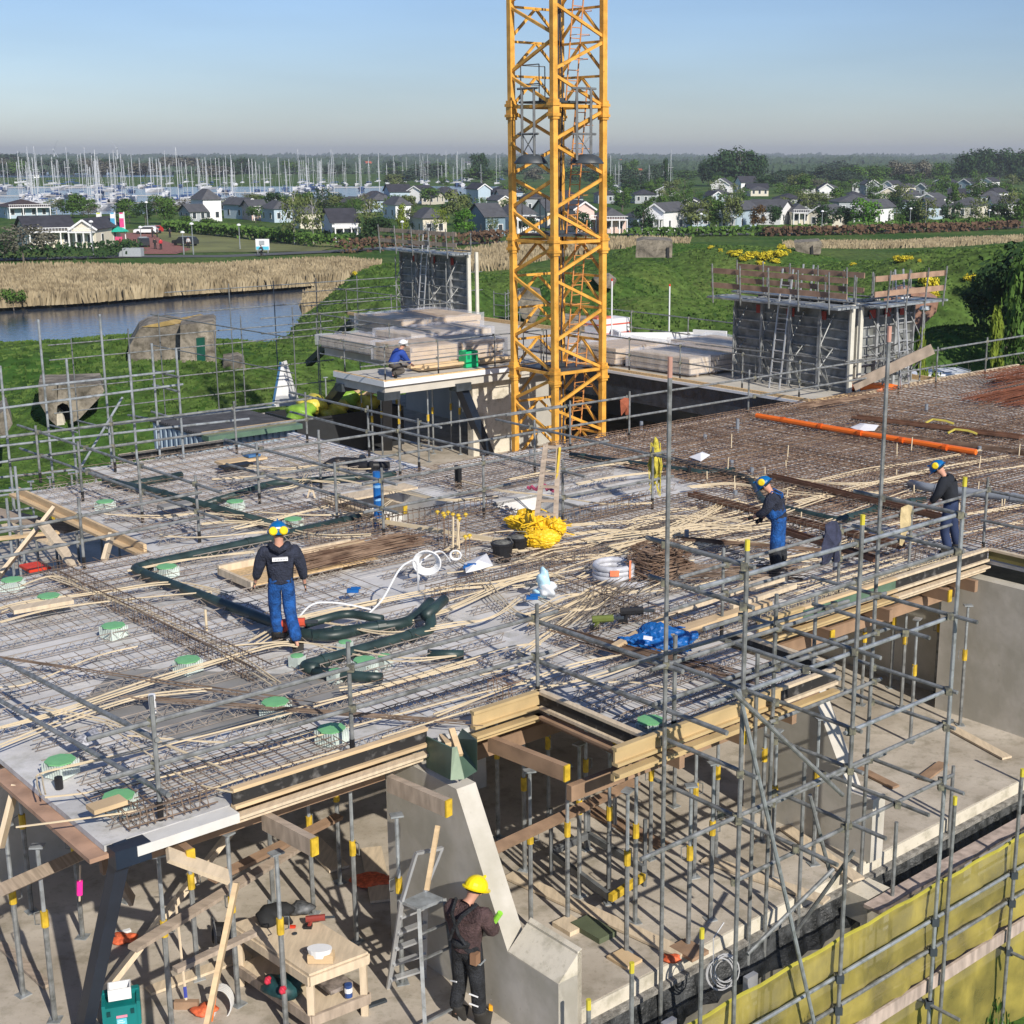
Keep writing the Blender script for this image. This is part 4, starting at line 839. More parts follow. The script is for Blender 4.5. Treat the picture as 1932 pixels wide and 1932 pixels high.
for a, b in [((24.55, 36.75), (26.6, 39.9)), ((24.5, 39.1), (26.2, 44.5)), ((27.3, 36.7), (28.7, 37.0)), ((34.3, 53.8), (35.6, 60))]:
    mb = MB(); mb.bar(P(*a, -.3), P(*b, -2.95), .3, .3); mb.build('leaning_column', navy, t)
    mb = MB(); mb.pb(a[0] - .3, a[0] + .3, a[1] - .28, a[1] + .12, -.55, -.3); mb.build('column_head', dsteel, t)
# white wall strip at p=18 behind the near deck
mb = MB(); mb.pb(17.9, 18.15, 25.3, 31.4, -2.9, -.02); mb.pb(17.4, 18.15, 31.2, 31.6, -2.9, -.6); solo('concrete_wall', mb, whitecon, 'pale grey concrete wall top running left of the courtyard', 'wall')
# formwork panels
def formwork(name, label, p0, p1, q0, q1, zt, axis, group='wall formwork'):
    """axis 'q': face is plane p=p0 looking -p ; runs q0..q1.  axis 'p': face plane q=q0 looking -q ; runs p0..p1"""
    t = thing(name, label, 'formwork', P(p0, q0, 0)); L = (q1 - q0) if axis == 'q' else (p1 - p0)
    def X(s, d, z): return P(p0 - d, q0 + s, z) if axis == 'q' else P(p0 + s, q0 - d, z)      # s along, d outwards
    def bx(mb, s0, s1, d0, d1, z0, z1): mb.hexa([X(s0, d0, z0), X(s1, d0, z0), X(s1, d1, z0), X(s0, d1, z0), X(s0, d0, z1), X(s1, d0, z1), X(s1, d1, z1), X(s0, d1, z1)])
    pm = M('formwork_steel', (.23, .24, .235), .7, .3, 2., stain=[(3, .6, .36, .52)])
    rm = M('formwork_rib', (.27, .28, .285), .6, .3, 4.); cm = M('cream_steel', (.60, .58, .50), .55, .08)
    mb = MB(); bx(mb, 0, L, -.03, 0, 0, zt); mb.build('plate', pm, t)
    n = max(2, round(L / 1.1))
    mb = MB()
    for k in range(9): z = zt * (k + .5) / 9; bx(mb, .02, L - .02, 0, .07, z - .02, z + .02)
    mb.build('rib', rm, t)
    mb = MB()
    for k in range(n + 1): s = L * k / n; bx(mb, max(0, s - .05), min(L, s + .05), 0, .13, 0, zt)
    mb.build('upright', rm, t)
    mb = MB(); bx(mb, -.08, 0, -.02, .14, 0, zt + .05); bx(mb, -.08, 0, -.42, -.28, 0, zt + .05); mb.build('end_post', cm, t)
    mb = MB()
    for k in range(n):                   # push-pull trusses
        s = L * (k + .5) / n; mb.tube(X(s, .75, zt * .5), X(s, .2, .05), .028, 5); mb.tube(X(s, .75, zt * .9), X(s, .75, 0.1), .028, 5)
        mb.tube(X(s, .15, zt * .9), X(s, .75, zt * .55), .022, 5); mb.tube(X(s, .15, zt * .45), X(s, .75, zt * .55), .022, 5); mb.tube(X(s, .15, .1), X(s, .75, zt * .3), .022, 5); mb.tube(X(s, .15, zt * .5), X(s, .75, zt * .3), .022, 5)
    mb.build('push_pull_prop', galv, t)
    mb = MB()
    for k in range(5): bx(mb, -.3, L + .3, .12 + k * .2, .28 + k * .2, zt - .02, zt + .04)
    mb.build('walkway', galvl, t)
    mb = MB()
    for k in range(n + 1): s = L * k / n; mb.tube(X(s, 1.1, zt - .15), X(s, 1.18, zt + 1.05), .025, 5); mb.tube(X(s, -.1, zt), X(s, -.1, zt + .85), .025, 5); mb.tube(X(s, 1.1, zt + .05), X(s, -.1, zt + .05), .02, 5)
    mb.tube(X(0, -.1, zt + .1), X(L, -.1, zt + .1), .03, 5)
    mb.build('guard_post', galv, t)
    mb = MB(); bx(mb, -.6, L + .1, 1.08, 1.11, zt + .32, zt + .48); bx(mb, -.6, L + .1, 1.08, 1.11, zt + .76, zt + .92); mb.build('guard_plank', M('site_board', (.33, .215, .15), .85, .25, 3.) if 'right' in label else timg, t)
    a, b = X(L * .45, 1.0, .0), X(L * .45, .55, zt + 1.0); o_ = (X(.2, 0, 0) - X(0, 0, 0)); mb = MB(); mb.tube(a - o_, b - o_, .03, 5); mb.tube(a + o_, b + o_, .03, 5)
    for k in range(11): c = a.lerp(b, (k + .5) / 11); mb.tube(c - o_, c + o_, .018, 5)
    mb.build('ladder', alu, t)
    mb = MB()
    for k in range(3): s = L * (.2 + .27 * k); bx(mb, s, s + .3, .072, .085, zt * .82, zt * .92)
    mb.build('red_label', M('red_label', (.30, .05, .04), .7), t)
    return t
formwork('wall_formwork', 'tall grey formwork wall with plank guardrail on the right, long face', 33.5, 33.5, 25.75, 30.3, 2.55, 'q')
formwork('wall_formwork', 'short grey formwork bay at the right end between cream posts, right', 34.1, 36.9, 26.1, 26.1, 2.55, 'p')
formwork('wall_formwork', 'grey formwork wall at the right, hidden rear face with grey planks', 35.4, 35.4, 26.6, 31, 2.55, 'q')
formwork('wall_formwork', 'tall steel formwork wall beyond the wrapped timber on left', 36.0, 36.0, 47.5, 52.4, 2.9, 'q')
# wrapped packs
def pack(p0, p1, q0, q1, h, label, rz=0, layers=4, timmat=tim, z=0.0, bag=True):
    t = thing('wrapped_timber_pack', label, 'timber pack', P((p0 + p1) / 2, (q0 + q1) / 2, z)); r_ = random.Random(int(p0 * 10 + q0))
    mb = MB(); lh = (h - .12) / layers
    for k in range(layers):
        mb.pb(p0 + r_.uniform(0, .12), p1 - r_.uniform(0, .12), q0 + r_.uniform(0, .06), q1 - r_.uniform(0, .06), z + .12 + k * lh, z + .12 + (k + .82) * lh)
    mb.build('timber', timmat, t)
    mb = MB()
    for k in range(4): s = p0 + (p1 - p0) * (k + .5) / 4; mb.pb(s - .05, s + .05, q0 + .02, q1 - .02, z, z + .12)
    mb.build('bearer', timg, t)
    # film: subdivided rumpled shell
    mb = MB(); nx = max(6, int((p1 - p0) * 4)); ny = max(4, int((q1 - q0) * 4)); nz = 3; e = .05
    def pt(i, j, k):
        a = p0 - e + (p1 - p0 + 2 * e) * i / nx; b = q0 - e + (q1 - q0 + 2 * e) * j / ny; c = z + .1 + (h + .04 - .1) * k / nz
        d = .014 * math.sin(a * 7 + b * 5 + c * 9) + .012 * math.sin(a * 13 - b * 11)
        if k == nz: c += d
        if j == 0: b += d - .02
        if j == ny: b += d
        if i == 0: a += d
        if i == nx: a += d
        return P(a, b, c)
    for i in range(nx):
        for j in range(ny): mb.poly([pt(i, j, nz), pt(i + 1, j, nz), pt(i + 1, j + 1, nz), pt(i, j + 1, nz)])
        for k in range(nz):
            mb.poly([pt(i, 0, k), pt(i + 1, 0, k), pt(i + 1, 0, k + 1), pt(i, 0, k + 1)]); mb.poly([pt(i, ny, k), pt(i, ny, k + 1), pt(i + 1, ny, k + 1), pt(i + 1, ny, k)])
    for j in range(ny):
        for k in range(nz):
            mb.poly([pt(0, j, k), pt(0, j, k + 1), pt(0, j + 1, k + 1), pt(0, j + 1, k)]); mb.poly([pt(nx, j, k), pt(nx, j + 1, k), pt(nx, j + 1, k + 1), pt(nx, j, k + 1)])
    mb.build('film', film, t, smooth=True); return t
pack(30.2, 34.0, 44.1, 47.2, .85, 'big film-wrapped timber pack, highest on the far slab', layers=3)
mb = MB(); mb.pb(30.1, 33.9, 43.99, 44.02, .78, .98); solo('paper_label', mb, whitep, 'bluish film edge strip on the high wrapped pack', 'film strip') if False else None
pack(26.6, 30.6, 38.4, 40.6, .7, 'long film-wrapped pack of light timber boards near crouching worker', layers=4)
pack(28.4, 32.0, 40.9, 43.2, .75, 'low wrapped timber pack left of crouching worker', layers=3, timmat=timp)
pack(27.2, 29.0, 40.9, 45.2, .45, 'flat film-covered pack on left rim of the far slab', layers=2, timmat=timp)
pack(31.9, 34.6, 34.2, 36.2, .62, 'film-wrapped pack seen through the crane mast', layers=3)
pack(32.0, 35.4, 30.9, 33.7, .62, 'film-wrapped pack of boards right of the crane mast', layers=3, timmat=timp)
pack(34.6, 36.8, 31.2, 34.4, .72, 'blue-topped wrapped pack before the long formwork', layers=3, timmat=timp)
pack(32.2, 35, 36.9, 38.9, .5, 'low wrapped pack behind the crane mast', layers=2, timmat=timp)
mb = MB(); mb.pb(26.4, 30.2, 37.5, 38.2, .05, .13); mb.pb(26.5, 30.3, 37.45, 37.6, .13, .21); mb.pb(26.2, 29.6, 37.8, 38.0, .13, .21); solo('timber_boards', mb, tim, 'loose timber boards lying before the long wrapped pack', 'boards')
mb = MB(); mb.pb(35.9, 37.4, 39.3, 40.2, 0, .85); fo = solo('foam_block_stack', mb, M('white_foam', (.72, .72, .72), .8, .03), 'stack of white foam blocks with red bands right of mast', 'foam blocks')
mb = MB(); [mb.pb(35.88, 37.42, 39.28, 40.22, z_, z_ + .05) for z_ in (.28, .62)]; c = fo.location; mb.v = [(x - c.x, y - c.y, z - c.z) for x, y, z in mb.v]; mb.build('strap', M('red_strap', (.6, .12, .08), .6), fo)
mb = MB(); mb.pb(35.9, 36.7, 39.5, 40.1, .852, .92); solo('red_sack', mb, M('red_sack', (.6, .15, .08), .7), 'red-orange sacks lying on top of the foam stack', 'sack')
mb = MB(); mb.bar(P(35.8, 38.1, .25), P(37.9, 36.4, .25), .12, .5); mb.bar(P(37.9, 36.4, .3), P(38.4, 35.2, .3), .12, .6); mb.bar(P(35.8, 38.1, .25), P(36.5, 39.3, .25), .12, .5); solo('foam_upstand', mb, MATS['white_foam'], 'low white panels standing as a parapet on the far slab', 'panel')
t = thing('plastic_crate', 'bright green plastic crate on the far slab edge', 'crate', P(28.3, 37.6, 0)); mb = MB(); a, b = 28.1, 37.35
mb.pb(a, a + .5, b, b + .03, .0, .55); mb.pb(a, a + .5, b + .37, b + .4, 0, .55); mb.pb(a, a + .03, b + .03, b + .37, 0, .55); mb.pb(a + .47, a + .5, b + .03, b + .37, 0, .55); mb.pb(a, a + .5, b, b + .4, -.0, .03); mb.build('body', M('green_plastic', (.01, .42, .16), .5), t)
mb = MB(); [mb.pb(a + x, a + x + .1, b - .012, b - .002, .3, .42) for x in (.06, .32)]; mb.build('grip', M('grip_shade', (.01, .2, .1), .5), t)
for nm, (u, v), l in [('banner_pole', (1154, 650), 'white pole with red tip right of mast, left one'), ('banner_pole', (1262, 645), 'white pole with red tip right of mast, right one')]:
    b = at(u, v, 0); top = aty(u + (0 if u < 1200 else 0), 530 if u < 1200 else 540, b.y).z; t = thing(nm, l, 'pole', b); mb = MB(); mb.tube(b, (b.x, b.y, top), .028, 6); mb.build('tube', whitep, t); mb = MB(); mb.tube((b.x, b.y, top), (b.x, b.y, top + .08), .034, 6); mb.build('tip', red, t)
# site container with corrugated wall
t = thing('site_container', 'grey-blue corrugated steel container with dark ribbed roof', 'container', P(17.6, 35, -2.9))
cb = M('container_blue', (.30, .38, .46), .5, .1, 3.); cr_ = M('container_roof', (.055, .055, .06), .7, .3, 3.)
p0, p1, q0, q1, zt, zb_ = 16.65, 19.3, 33.45, 36.45, -.25, -2.9
mb = MB()
def corr(mb, a, b, z0, z1, amp, n, outward):
    a = Vector(a); b = Vector(b); d = (b - a) / n; o = Vector(outward) * amp; pts = []
    for k in range(n): pts += [a + d * k, a + d * (k + .4), a + d * (k + .5) + o, a + d * (k + .9) + o]
    pts.append(b)
    for x, y in zip(pts, pts[1:]): mb.poly([(x.x, x.y, z0), (y.x, y.y, z0), (y.x, y.y, z1), (x.x, x.y, z1)])
corr(mb, P(p0, q1, 0), P(p0, q0, 0), zb_, zt, .06, 10, -P(1, 0, 0)); corr(mb, P(p0, q0, 0), P(p1, q0, 0), zb_, zt, .06, 14, -P(0, 1, 0))
mb.pb(p0 + .07, p1, q0 + .07, q1, zb_, zt - .02); mb.build('wall', cb, t)
mb = MB(); mb.pb(p0 - .08, p1 + .05, q0 - .05, q1 + .05, zt, zt + .05)
for k in range(22): q = q0 + (q1 - q0) * (k + .5) / 22; mb.pb(p0 - .05, p1, q - .035, q + .035, zt + .05, zt + .08)
mb.build('roof', cr_, t)
mb = MB(); mb.pb(p0 - .1, p1, q0 - .45, q0 - .06, zt - .05, zt + .08); mb.build('gutter_board', plygreen, t)
mb = MB(); mb.pb(p0 - .1, p1, q0 - .13, q0 - .05, zt + .085, zt + .15); mb.build('timber_trim', osb, t)
# white triangular sail-like panel
t = thing('triangular_board', 'tall white triangular board leaning upright near the skip', 'board', at(518, 768, -2.9))
mb = MB(); a, b_, c = at(517, 768, -2.9), at(556, 765, -2.9), at(518, 768, -2.9); Y = a.y; a = aty(516, 768, Y); b_ = aty(557, 765, Y + .8); c = aty(531, 683, Y + .5)
mb.prism([a, b_, c], (.1, .5, 0)); mb.build('panel', M('white_board', (.74, .75, .76), .5, .03), t)
mb = MB(); mb.bar(a + Vector((-.03, -.02, 0)), c + Vector((-.03, -.02, 0)), .05, .08); mb.build('edge', M('blue_edge', (.06, .16, .32), .5), t)
# skip with bags
t = thing('waste_skip', 'dark waste skip filled with yellow and green bags', 'skip', P(24.3, 41.7, -2.9)); a, b_ = 23.3, 40.2
mb = MB(); dk2 = M('skip_black', (.02, .022, .025), .6)
mb.pb(a, a + 4.2, b_, b_ + .06, -2.9, -1.55); mb.pb(a, a + 4.2, b_ + 2, b_ + 2.06, -2.9, -1.55); mb.pb(a, a + .06, b_ + .06, b_ + 2, -2.9, -1.55); mb.pb(a + 4.14, a + 4.2, b_ + .06, b_ + 2, -2.9, -1.55); mb.pb(a + .06, a + 4.14, b_ + .06, b_ + 2, -2.5, -2.4); mb.build('body', dk2, t)
def blob(loc, r, mat, name, label, cat, seed=0, parent=None, n=3, flat=False):
    bm = bmesh.new(); bmesh.ops.create_icosphere(bm, subdivisions=n, radius=1); rs = random.Random(seed); f = [(rs.uniform(2, 5), rs.uniform(2, 5), rs.uniform(2, 5), rs.random() * 6) for _ in range(5)]
    for v in bm.verts:
        d = 1 + sum(.085 * math.sin(v.co.x * a + v.co.y * b + v.co.z * c + e) for a, b, c, e in f) + .04 * math.sin(v.co.x * 17 + v.co.y * 13); v.co = v.co * d * (1 + (.16 * abs(math.sin(v.co.x * 9 + 3 * math.sin(v.co.y * 7))) - .08 + rs.uniform(-.05, .05) if flat else 0))
        v.co.x *= r[0]; v.co.y *= r[1]; v.co.z *= r[2]
    me = bpy.data.meshes.new(name); bm.to_mesh(me); bm.free(); me.materials.append(mat); me.polygons.foreach_set('use_smooth', [not flat] * len(me.polygons))
    o = bpy.data.objects.new(name, me); COL.objects.link(o); o.location = loc
    if parent is None: tag(o, label, cat)
    else: o.parent = parent; o.location = Vector(loc) - Vector(parent['_o'])
    return o
gb = M('lime_bag', (.20, .36, .04), .4, .2, 4., bump=.4); yb2 = M('lemon_bag', (.55, .46, .06), .4, .2, 4., bump=.4)
for i, (dp, dq, m_, l) in enumerate([(.6, .8, gb, 'lime green rubbish bag at left end of the skip'), (1.2, 1.0, yb2, 'yellow rubbish bag in middle of the skip heap'), (1.9, .8, yb2, 'crumpled yellow bag highest on the skip heap'), (2.5, 1.1, gb, 'lime green bag at right of the skip heap'), (3.3, 1.0, yb2, 'pale yellow bag at right end of the skip')]):
    blob(P(a + dp, b_ + dq, -1.5 + .2 * (i % 2)), (.5, .42, .34), m_, 'rubbish_bag', l, 'bag', i)
mb = MB(); c = at(647, 742, -1.0); rs = random.Random(3)
for k in range(6): d = Vector((rs.uniform(-.6, .6), rs.uniform(-.3, .3), rs.uniform(0, .3))); mb.bar(P(26.3, 41.2, -1.3) + d, P(27, 41.5, -1.15) + d, .25, .1)
solo('timber_offcuts', mb, tim, 'light timber offcuts stacked right of the green bags', 'offcuts')
# ================================================================ MAIN BUILDING: lower floor, walls, precast deck
bld = thing('concrete_building', 'unfinished concrete building with precast deck on walls above a lower floor', 'building', P(12, 16, -2.9))
def bpart(nm, mat, *boxes, par=None):
    if nm in ('cross_wall', 'opening_wall') and len(boxes) > 1: return [bpart(nm, mat, b) for b in boxes]
    mb = MB(); [mb.pb(*b) for b in boxes]; return mb.build(nm, mat, par or bld)
bpart('lower_floor', screed, (2.0, 45, 11.0, 25.4, -3.1, -2.9), (-4, 9.4, 9.4, 11.0, -3.152, -2.902), (-6, 2.0, 11.0, 26, -3.15, -2.9), (10.4, 18.05, 25.4, 30.4, -3.15, -2.9), (2, 10.4, 25.4, 36.5, -3.15, -2.9), (10.4, 14.5, 30.4, 36.5, -3.15, -2.9))
# fin walls with sloping end
def fin(p, th, q_in, label=None, q_out=10.3, zn=-1.98, hang=-.3, qs=12.25):
    prof = [(q_in, -2.9), (q_in, hang), (qs, hang), (qs - .92, zn - .02), (q_out, zn), (q_out, -2.9)]
    mb = MB(); mb.prism([P(p, q, z) for q, z in prof], P(th, 0, 0)); return mb
fin(8.95, .28, 13.72, q_out=10.45).build('fin_wall', M('fin_concrete', (.52, .49, .435), .85, .07, 1.2, bump=.12, stain=[(1.2, .85, .4, .6), (20, .75, .30, .36)]), bld)
mb = MB(); mb.prism([P(8.95, q, z) for q, z in [(11.3, -1.975), (10.44, -1.965), (10.44, -2.9), (11.3, -2.9)]] if False else [P(8.951, 11.33, -1.98), P(9.29, 11.33, -1.68), P(9.29, 11.33, -2.9), P(8.951, 11.33, -2.9)], P(0, -.88, 0)); mb.build('upstand', creamcon, bld)
mb = MB(); mb.pb(9.231, 9.29, 10.45, 11.3, -2.9, -1.7); mb.build('upstand_side', creamcon, bld)
fin(15.15, .28, 13.3, q_out=10.9, zn=-1.93).build('fin_wall', MATS['fin_concrete'], bld)
fin(2.9, .28, 13.4, q_out=11.0).build('fin_wall', MATS['fin_concrete'], bld)
bpart('cross_wall', MATS['fin_concrete'], (20.75, 21.03, 8, 13.7, -2.9, -.3), (21.4, 21.7, 13.7, 19, -2.9, -.4), (12.4, 12.65, 16.5, 25, -2.9, -.4), (5.0, 9.0, 18.5, 18.75, -2.9, -.4), (12.65, 20, 19.3, 19.55, -2.9, -.4), (2, 5.2, 22, 22.2, -2.9, -.4))
bpart('opening_wall', whitecon, (16.62, 16.8, 21.7, 24.5, -2.9, -.02), (18.32, 18.5, 19.9, 22.15, -2.9, -.02), (16.8, 18.32, 22.02, 22.2, -2.9, -.02), (14.5, 16.62, 24.42, 24.6, -2.9, -.1))
bpart('floor_edge_face', creamcon, (9.42, 45, 10.97, 10.998, -3.12, -2.905))
# deck planks with lattice girders
rects = []
for a, b in zip([13.05, 14.3, 15.55, 16.8, 18.05], [14.3, 15.55, 16.8, 18.05, 19.3]): rects += [(5.1, 12.2, a, b), (12.2, 21, a, b)]
rects += [(5.1, 12.2, 19.3, 20.0), (12.2, 21, 19.3, 20.0), (5.1, 12.2, 20.0, 21.25), (12.2, 17.0, 20.0, 21.75), (18.32, 21, 20, 22.0), (5.1, 12.2, 21.25, 22.2), (12.2, 14.55, 21.75, 23.1), (16.65, 17.0, 21.75, 22.0), (16.65, 21, 22.02, 23.1), (5.1, 12.2, 22.2, 23.1),
          (10.35, 14.55, 23.1, 24.4), (16.65, 21, 23.1, 24.4), (10.35, 21, 24.4, 25.3), (10.35, 17.9, 25.3, 26.6), (10.35, 17.9, 26.6, 27.9), (10.35, 17.9, 27.9, 29.2), (12.4, 17.9, 29.2, 30.6), (10.9, 14.3, 11.1, 12.1), (10.9, 14.3, 12.1, 13.05)]
for k in range(14): a = 8.0 + k * 1.2357; rects += [(21, 31.25, a, a + 1.2357), (31.25, 42, a, a + 1.2357)]
rg = random.Random(9)
def girder(mb, p0, p1, q, zoff=0.):
    r = .0062; z1 = .135 + zoff
    mb.path([P(p0, q, z1), P(p1, q, z1)], .0085, 4, False)
    for s in (-.045, .045): mb.path([P(p0, q + s, .02 + zoff), P(p1, q + s, .02 + zoff)], .006, 4, False)
    n = int((p1 - p0) / .2); pts1 = []; pts2 = []
    for k in range(n + 1):
        p = p0 + .2 * k + .02; pts1.append(P(p, q - .045, .015 + zoff)); pts1.append(P(p + .1, q, z1)); pts2.append(P(p, q + .045, .015 + zoff)); pts2.append(P(p + .1, q, z1))
    mb.path(pts1, r, 3, False); mb.path(pts2, r, 3, False)
for p0, p1, q0, q1 in rects:
    dz = rg.uniform(-.006, .0); mb = MB(); mb.pb(p0, p1, q0, q1, -.07, dz)
    pl = mb.build('precast_plank', rg.choice(precast), bld)
    n = max(1, round((q1 - q0) / .62))
    if p0 > 31: continue
    for i in range(n):
        q = q0 + (q1 - q0) * (i + .5) / n; mb = MB(); girder(mb, p0 + rg.uniform(.1, .4), p1 - rg.uniform(.1, .4), q); mb.build('lattice_girder', rebarlight if p0 < 21 else rust, pl)
# flat darker grey patches laid on the planks
for nm, pts in [('dark_area', [(6.4, 16.9), (7.4, 17.9), (9.6, 15.5), (8.9, 14.4), (6.9, 15.1)]), ('dark_area', [(16.0, 18.1), (19.2, 18.9), (19.4, 18.2), (16.5, 17.4)])]:
    mb = MB(); mb.poly([P(p, q, .004) for p, q in reversed(pts)]); mb.build('dark_patch', darkcon, bld)
# edge forms -----------------------------------------------------------------
def edgeform(a, b, web, label, h=.22, top=tim, bot=gold, out=(0, -1), foot=True):
    """a,b in pq along slab edge; out = outward normal in pq"""
    t = thing('edge_form', label, 'formwork beam', P((a[0] + b[0]) / 2, (a[1] + b[1]) / 2, -.07)); A_ = Vector(P(*a, 0)); B2 = Vector(P(*b, 0)); o = P(out[0], out[1], 0)
    mb = MB(); off = o * .035; mb.bar(A_ + off + Vector((0, 0, h / 2)), B2 + off + Vector((0, 0, h / 2)), .03, h - .07); mb.build('web', web, t)
    mb = MB(); mb.bar(A_ + off + Vector((0, 0, h - .015)), B2 + off + Vector((0, 0, h - .015)), .085, .04); mb.build('top_chord', top, t)
    if foot:
        mb = MB(); mb.bar(A_ + o * .05 + Vector((0, 0, .015)), B2 + o * .05 + Vector((0, 0, .015)), .10, .04); mb.build('bottom_chord', top, t)
        mb = MB(); mb.bar(A_ + o * .07 + Vector((0, 0, -.1)), B2 + o * .07 + Vector((0, 0, -.1)), .12, .035); mb.bar(A_ + o * .01 + Vector((0, 0, -.16)), B2 + o * .01 + Vector((0, 0, -.16)), .06, .08) ; mb.build('sole_board', bot, t)
    return t
edgeform((6.5, 13.0), (9.05, 13.0), plyblack, 'black-faced edge form left of the green plywood box', bot=timp)
edgeform((9.75, 13.02), (10.82, 13.02), gold, 'yellow timber edge beam right of the green plywood box', top=gold)
edgeform((10.86, 13.0), (10.86, 11.05), plyblack, 'black-faced edge beam along side of the balcony notch', out=(-1, 0), top=timp, bot=timb)
edgeform((10.3, 11.06), (13.2, 11.06), gold, 'long yellow timber beam along the balcony front', top=gold)
edgeform((13.2, 11.05), (14.3, 11.05), plyblack, 'black-faced edge form at right end of the balcony', top=timp)
edgeform((14.34, 11.1), (14.34, 13.0), plyblack, 'black edge form on right side of the balcony slab', out=(1, 0), top=timp, foot=False)
edgeform((15.0, 13.02), (16.0, 13.02), gold, 'short yellow edge beam beside the blue sheeting', top=gold)
edgeform((16.0, 13.01), (18.3, 13.01), plygreen, 'green-faced edge form in middle of the long front edge', top=tim)
edgeform((18.3, 13.02), (20.95, 13.02), plyblack, 'black-faced edge form at right end of the long front edge', top=timp, bot=timp)
edgeform((21.0, 12.95), (21.0, 8), M('olive_plywood', (.16, .14, .05), .5, .12), 'olive plywood edge form running to the right frame edge', out=(-1, 0), top=timp, foot=False)
edgeform((13.1, 30.62), (15.7, 30.62), plyblack, 'black-faced edge form along the back edge before the container', out=(0, -1), top=timp, foot=False)
mb = MB(); mb.bar(P(5.02, 15.8, -.1), P(5.02, 13.0, -.1), .2, .05); solo('edge_board', mb, M('pinkish_timber', (.40, .25, .17), .8, .25, 3.), 'pinkish brown timber board under the left deck edge', 'edge board')
mb = MB(); mb.bar(P(10.28, 29.2, .06), P(10.28, 23.2, .06), .06, .16); mb.bar(P(10.2, 29.3, -.02), P(10.2, 23.1, -.02), .16, .05); solo('edge_board', mb, tim, 'timber edge board along the left deck opening', 'edge board')
mb = MB(); mb.pb(18.3, 30.9, 25.32, 25.46, -.3, .05); solo('concrete_kerb', mb, whitecon, 'white concrete kerb along the back edge of the rusty deck', 'kerb')
mb = MB(); mb.pb(33.4, 42, 25.32, 25.42, -.02, .1); solo('edge_board', mb, timp, 'pale edge board along right rear of the rusty deck', 'edge board')
# green ply box round head of the leaning wall
t = thing('plywood_box', 'green plywood box formed around the head of the sloping wall', 'formwork box', P(9.3, 12.9, -.3))
for pts in ([(9.02, 13.2), (9.02, 12.35)], [(9.02, 12.36), (9.28, 12.36)], [(9.62, 13.0), (9.62, 12.4)]):
    pass
mb = MB(); mb.bar(onp(803, 1392, 8.93) , onp(803, 1392, 8.93), .01, .01) if False else None
def quadplate(pxs, Yp, th=.03):
    pts = [onq(u, v, q) for u, v, q in pxs]; m_ = MB(); m_.prism(pts, (0, th, 0)); return m_
quadplate([(804, 1390, 12.95), (804, 1448, 12.95), (850, 1472, 12.15), (853, 1412, 12.15)], 0).build('panel', plygreen, t)
quadplate([(853, 1412, 12.15), (850, 1472, 12.15), (876, 1470, 12.2), (862, 1410, 12.2)], 0).build('panel', M('pale_green_plywood', (.30, .38, .28), .6), t)
quadplate([(872, 1376, 12.9), (860, 1395, 12.9), (876, 1470, 12.25), (900, 1455, 12.2), (900, 1398, 12.2)], 0).build('panel', plygreen, t)
mb = MB(); mb.bar(onq(852, 1376, 12.6), onq(868, 1425, 12.3), .07, .05); mb.bar(onq(834, 1388, 12.8), onq(846, 1405, 12.5), .07, .05); mb.build('batten', tim, t)
# timber joists under the deck edge and primary beams -------------------------
bi = 0
def h20(a, b, label, mat=timb, end=True, z=None, h=.2, w=.09):
    global bi; bi += 1; A_ = Vector(a); B2 = Vector(b); t = thing('formwork_joist', label, 'timber beam', (A_ + B2) / 2)
    mb = MB(); mb.bar(A_, B2, w, h); mb.build('beam', mat, t)
    if end: mb = MB(); d = (B2 - A_).normalized(); mb.bar(B2, B2 + d * .025, w + .004, h + .004); mb.build('painted_end', yel, t)
    return t
for (u0, v0, u1, v1, l, m_) in [(925, 1402, 1068, 1458, 'brown timber joist with yellow end under the balcony notch', timb), (735, 1477, 845, 1524, 'grey timber joist sticking out by the leaning wall', timg), (500, 1548, 592, 1597, 'grey timber joist over the worktable', timg)]:
    a, b = at(u0, v0, -.3), at(u1, v1, -.32); h20(a, b, l, m_)
for i, p in enumerate([5.9, 11.5, 12.6, 13.6, 16.5, 18.0, 19.6, 20.4]):
    qo = 11.1 if 10.9 < p < 14.4 else 12.8
    h20(P(p, 16.5, -.32), P(p, qo, -.32), 'brown timber joist %sprojecting below the deck edge, %s from left' % ('' if i % 2 else 'with yellow end ', ordw(i + 1)), timb, end=i % 2 == 0)
for i, (p0, p1, q) in enumerate([(5.3, 8.9, 13.7), (5.3, 8.9, 15.4), (9.4, 12.6, 14.6), (10.2, 14.8, 11.7), (9.5, 15, 13.4), (15.6, 20.6, 13.35), (15.6, 20.6, 15.2), (5.3, 8.9, 17.2)]):
    h20(P(p0, q, -.55), P(p1, q, -.55), 'long main formwork beam carried by props under the deck, %s from the camera' % ordw(i + 1), timb, end=False)
# loose braces under deck, lower left
def plank(u0, v0, z0, u1, v1, z1, w, h, mat, label, nm='timber_brace', q=None, cat='timber'):
    a = at(u0, v0, z0); b = at(u1, v1, z1); mb = MB(); mb.bar(a, b, w, h); return solo(nm, mb, mat, label, cat)
def plankY(u0, v0, Y0, u1, v1, Y1, w, h, mat, label, nm='timber_brace', cat='timber'):
    mb = MB(); mb.bar(aty(u0, v0, Y0), aty(u1, v1, Y1), w, h, (0, 1, 0)); return solo(nm, mb, mat, label, cat)
plankY(186, 1885, 14.6, 455, 1545, 17.0, .06, .3, timp, 'long pale plank leaning diagonally behind the navy column')
plankY(316, 1612, 13.3, 430, 1655, 13.6, .05, .2, timp, 'short pale plank crossing the long diagonal plank')
plankY(388, 1945, 12.0, 446, 1665, 12.6, .05, .13, tim, 'light timber batten leaning upright left of the worktable')
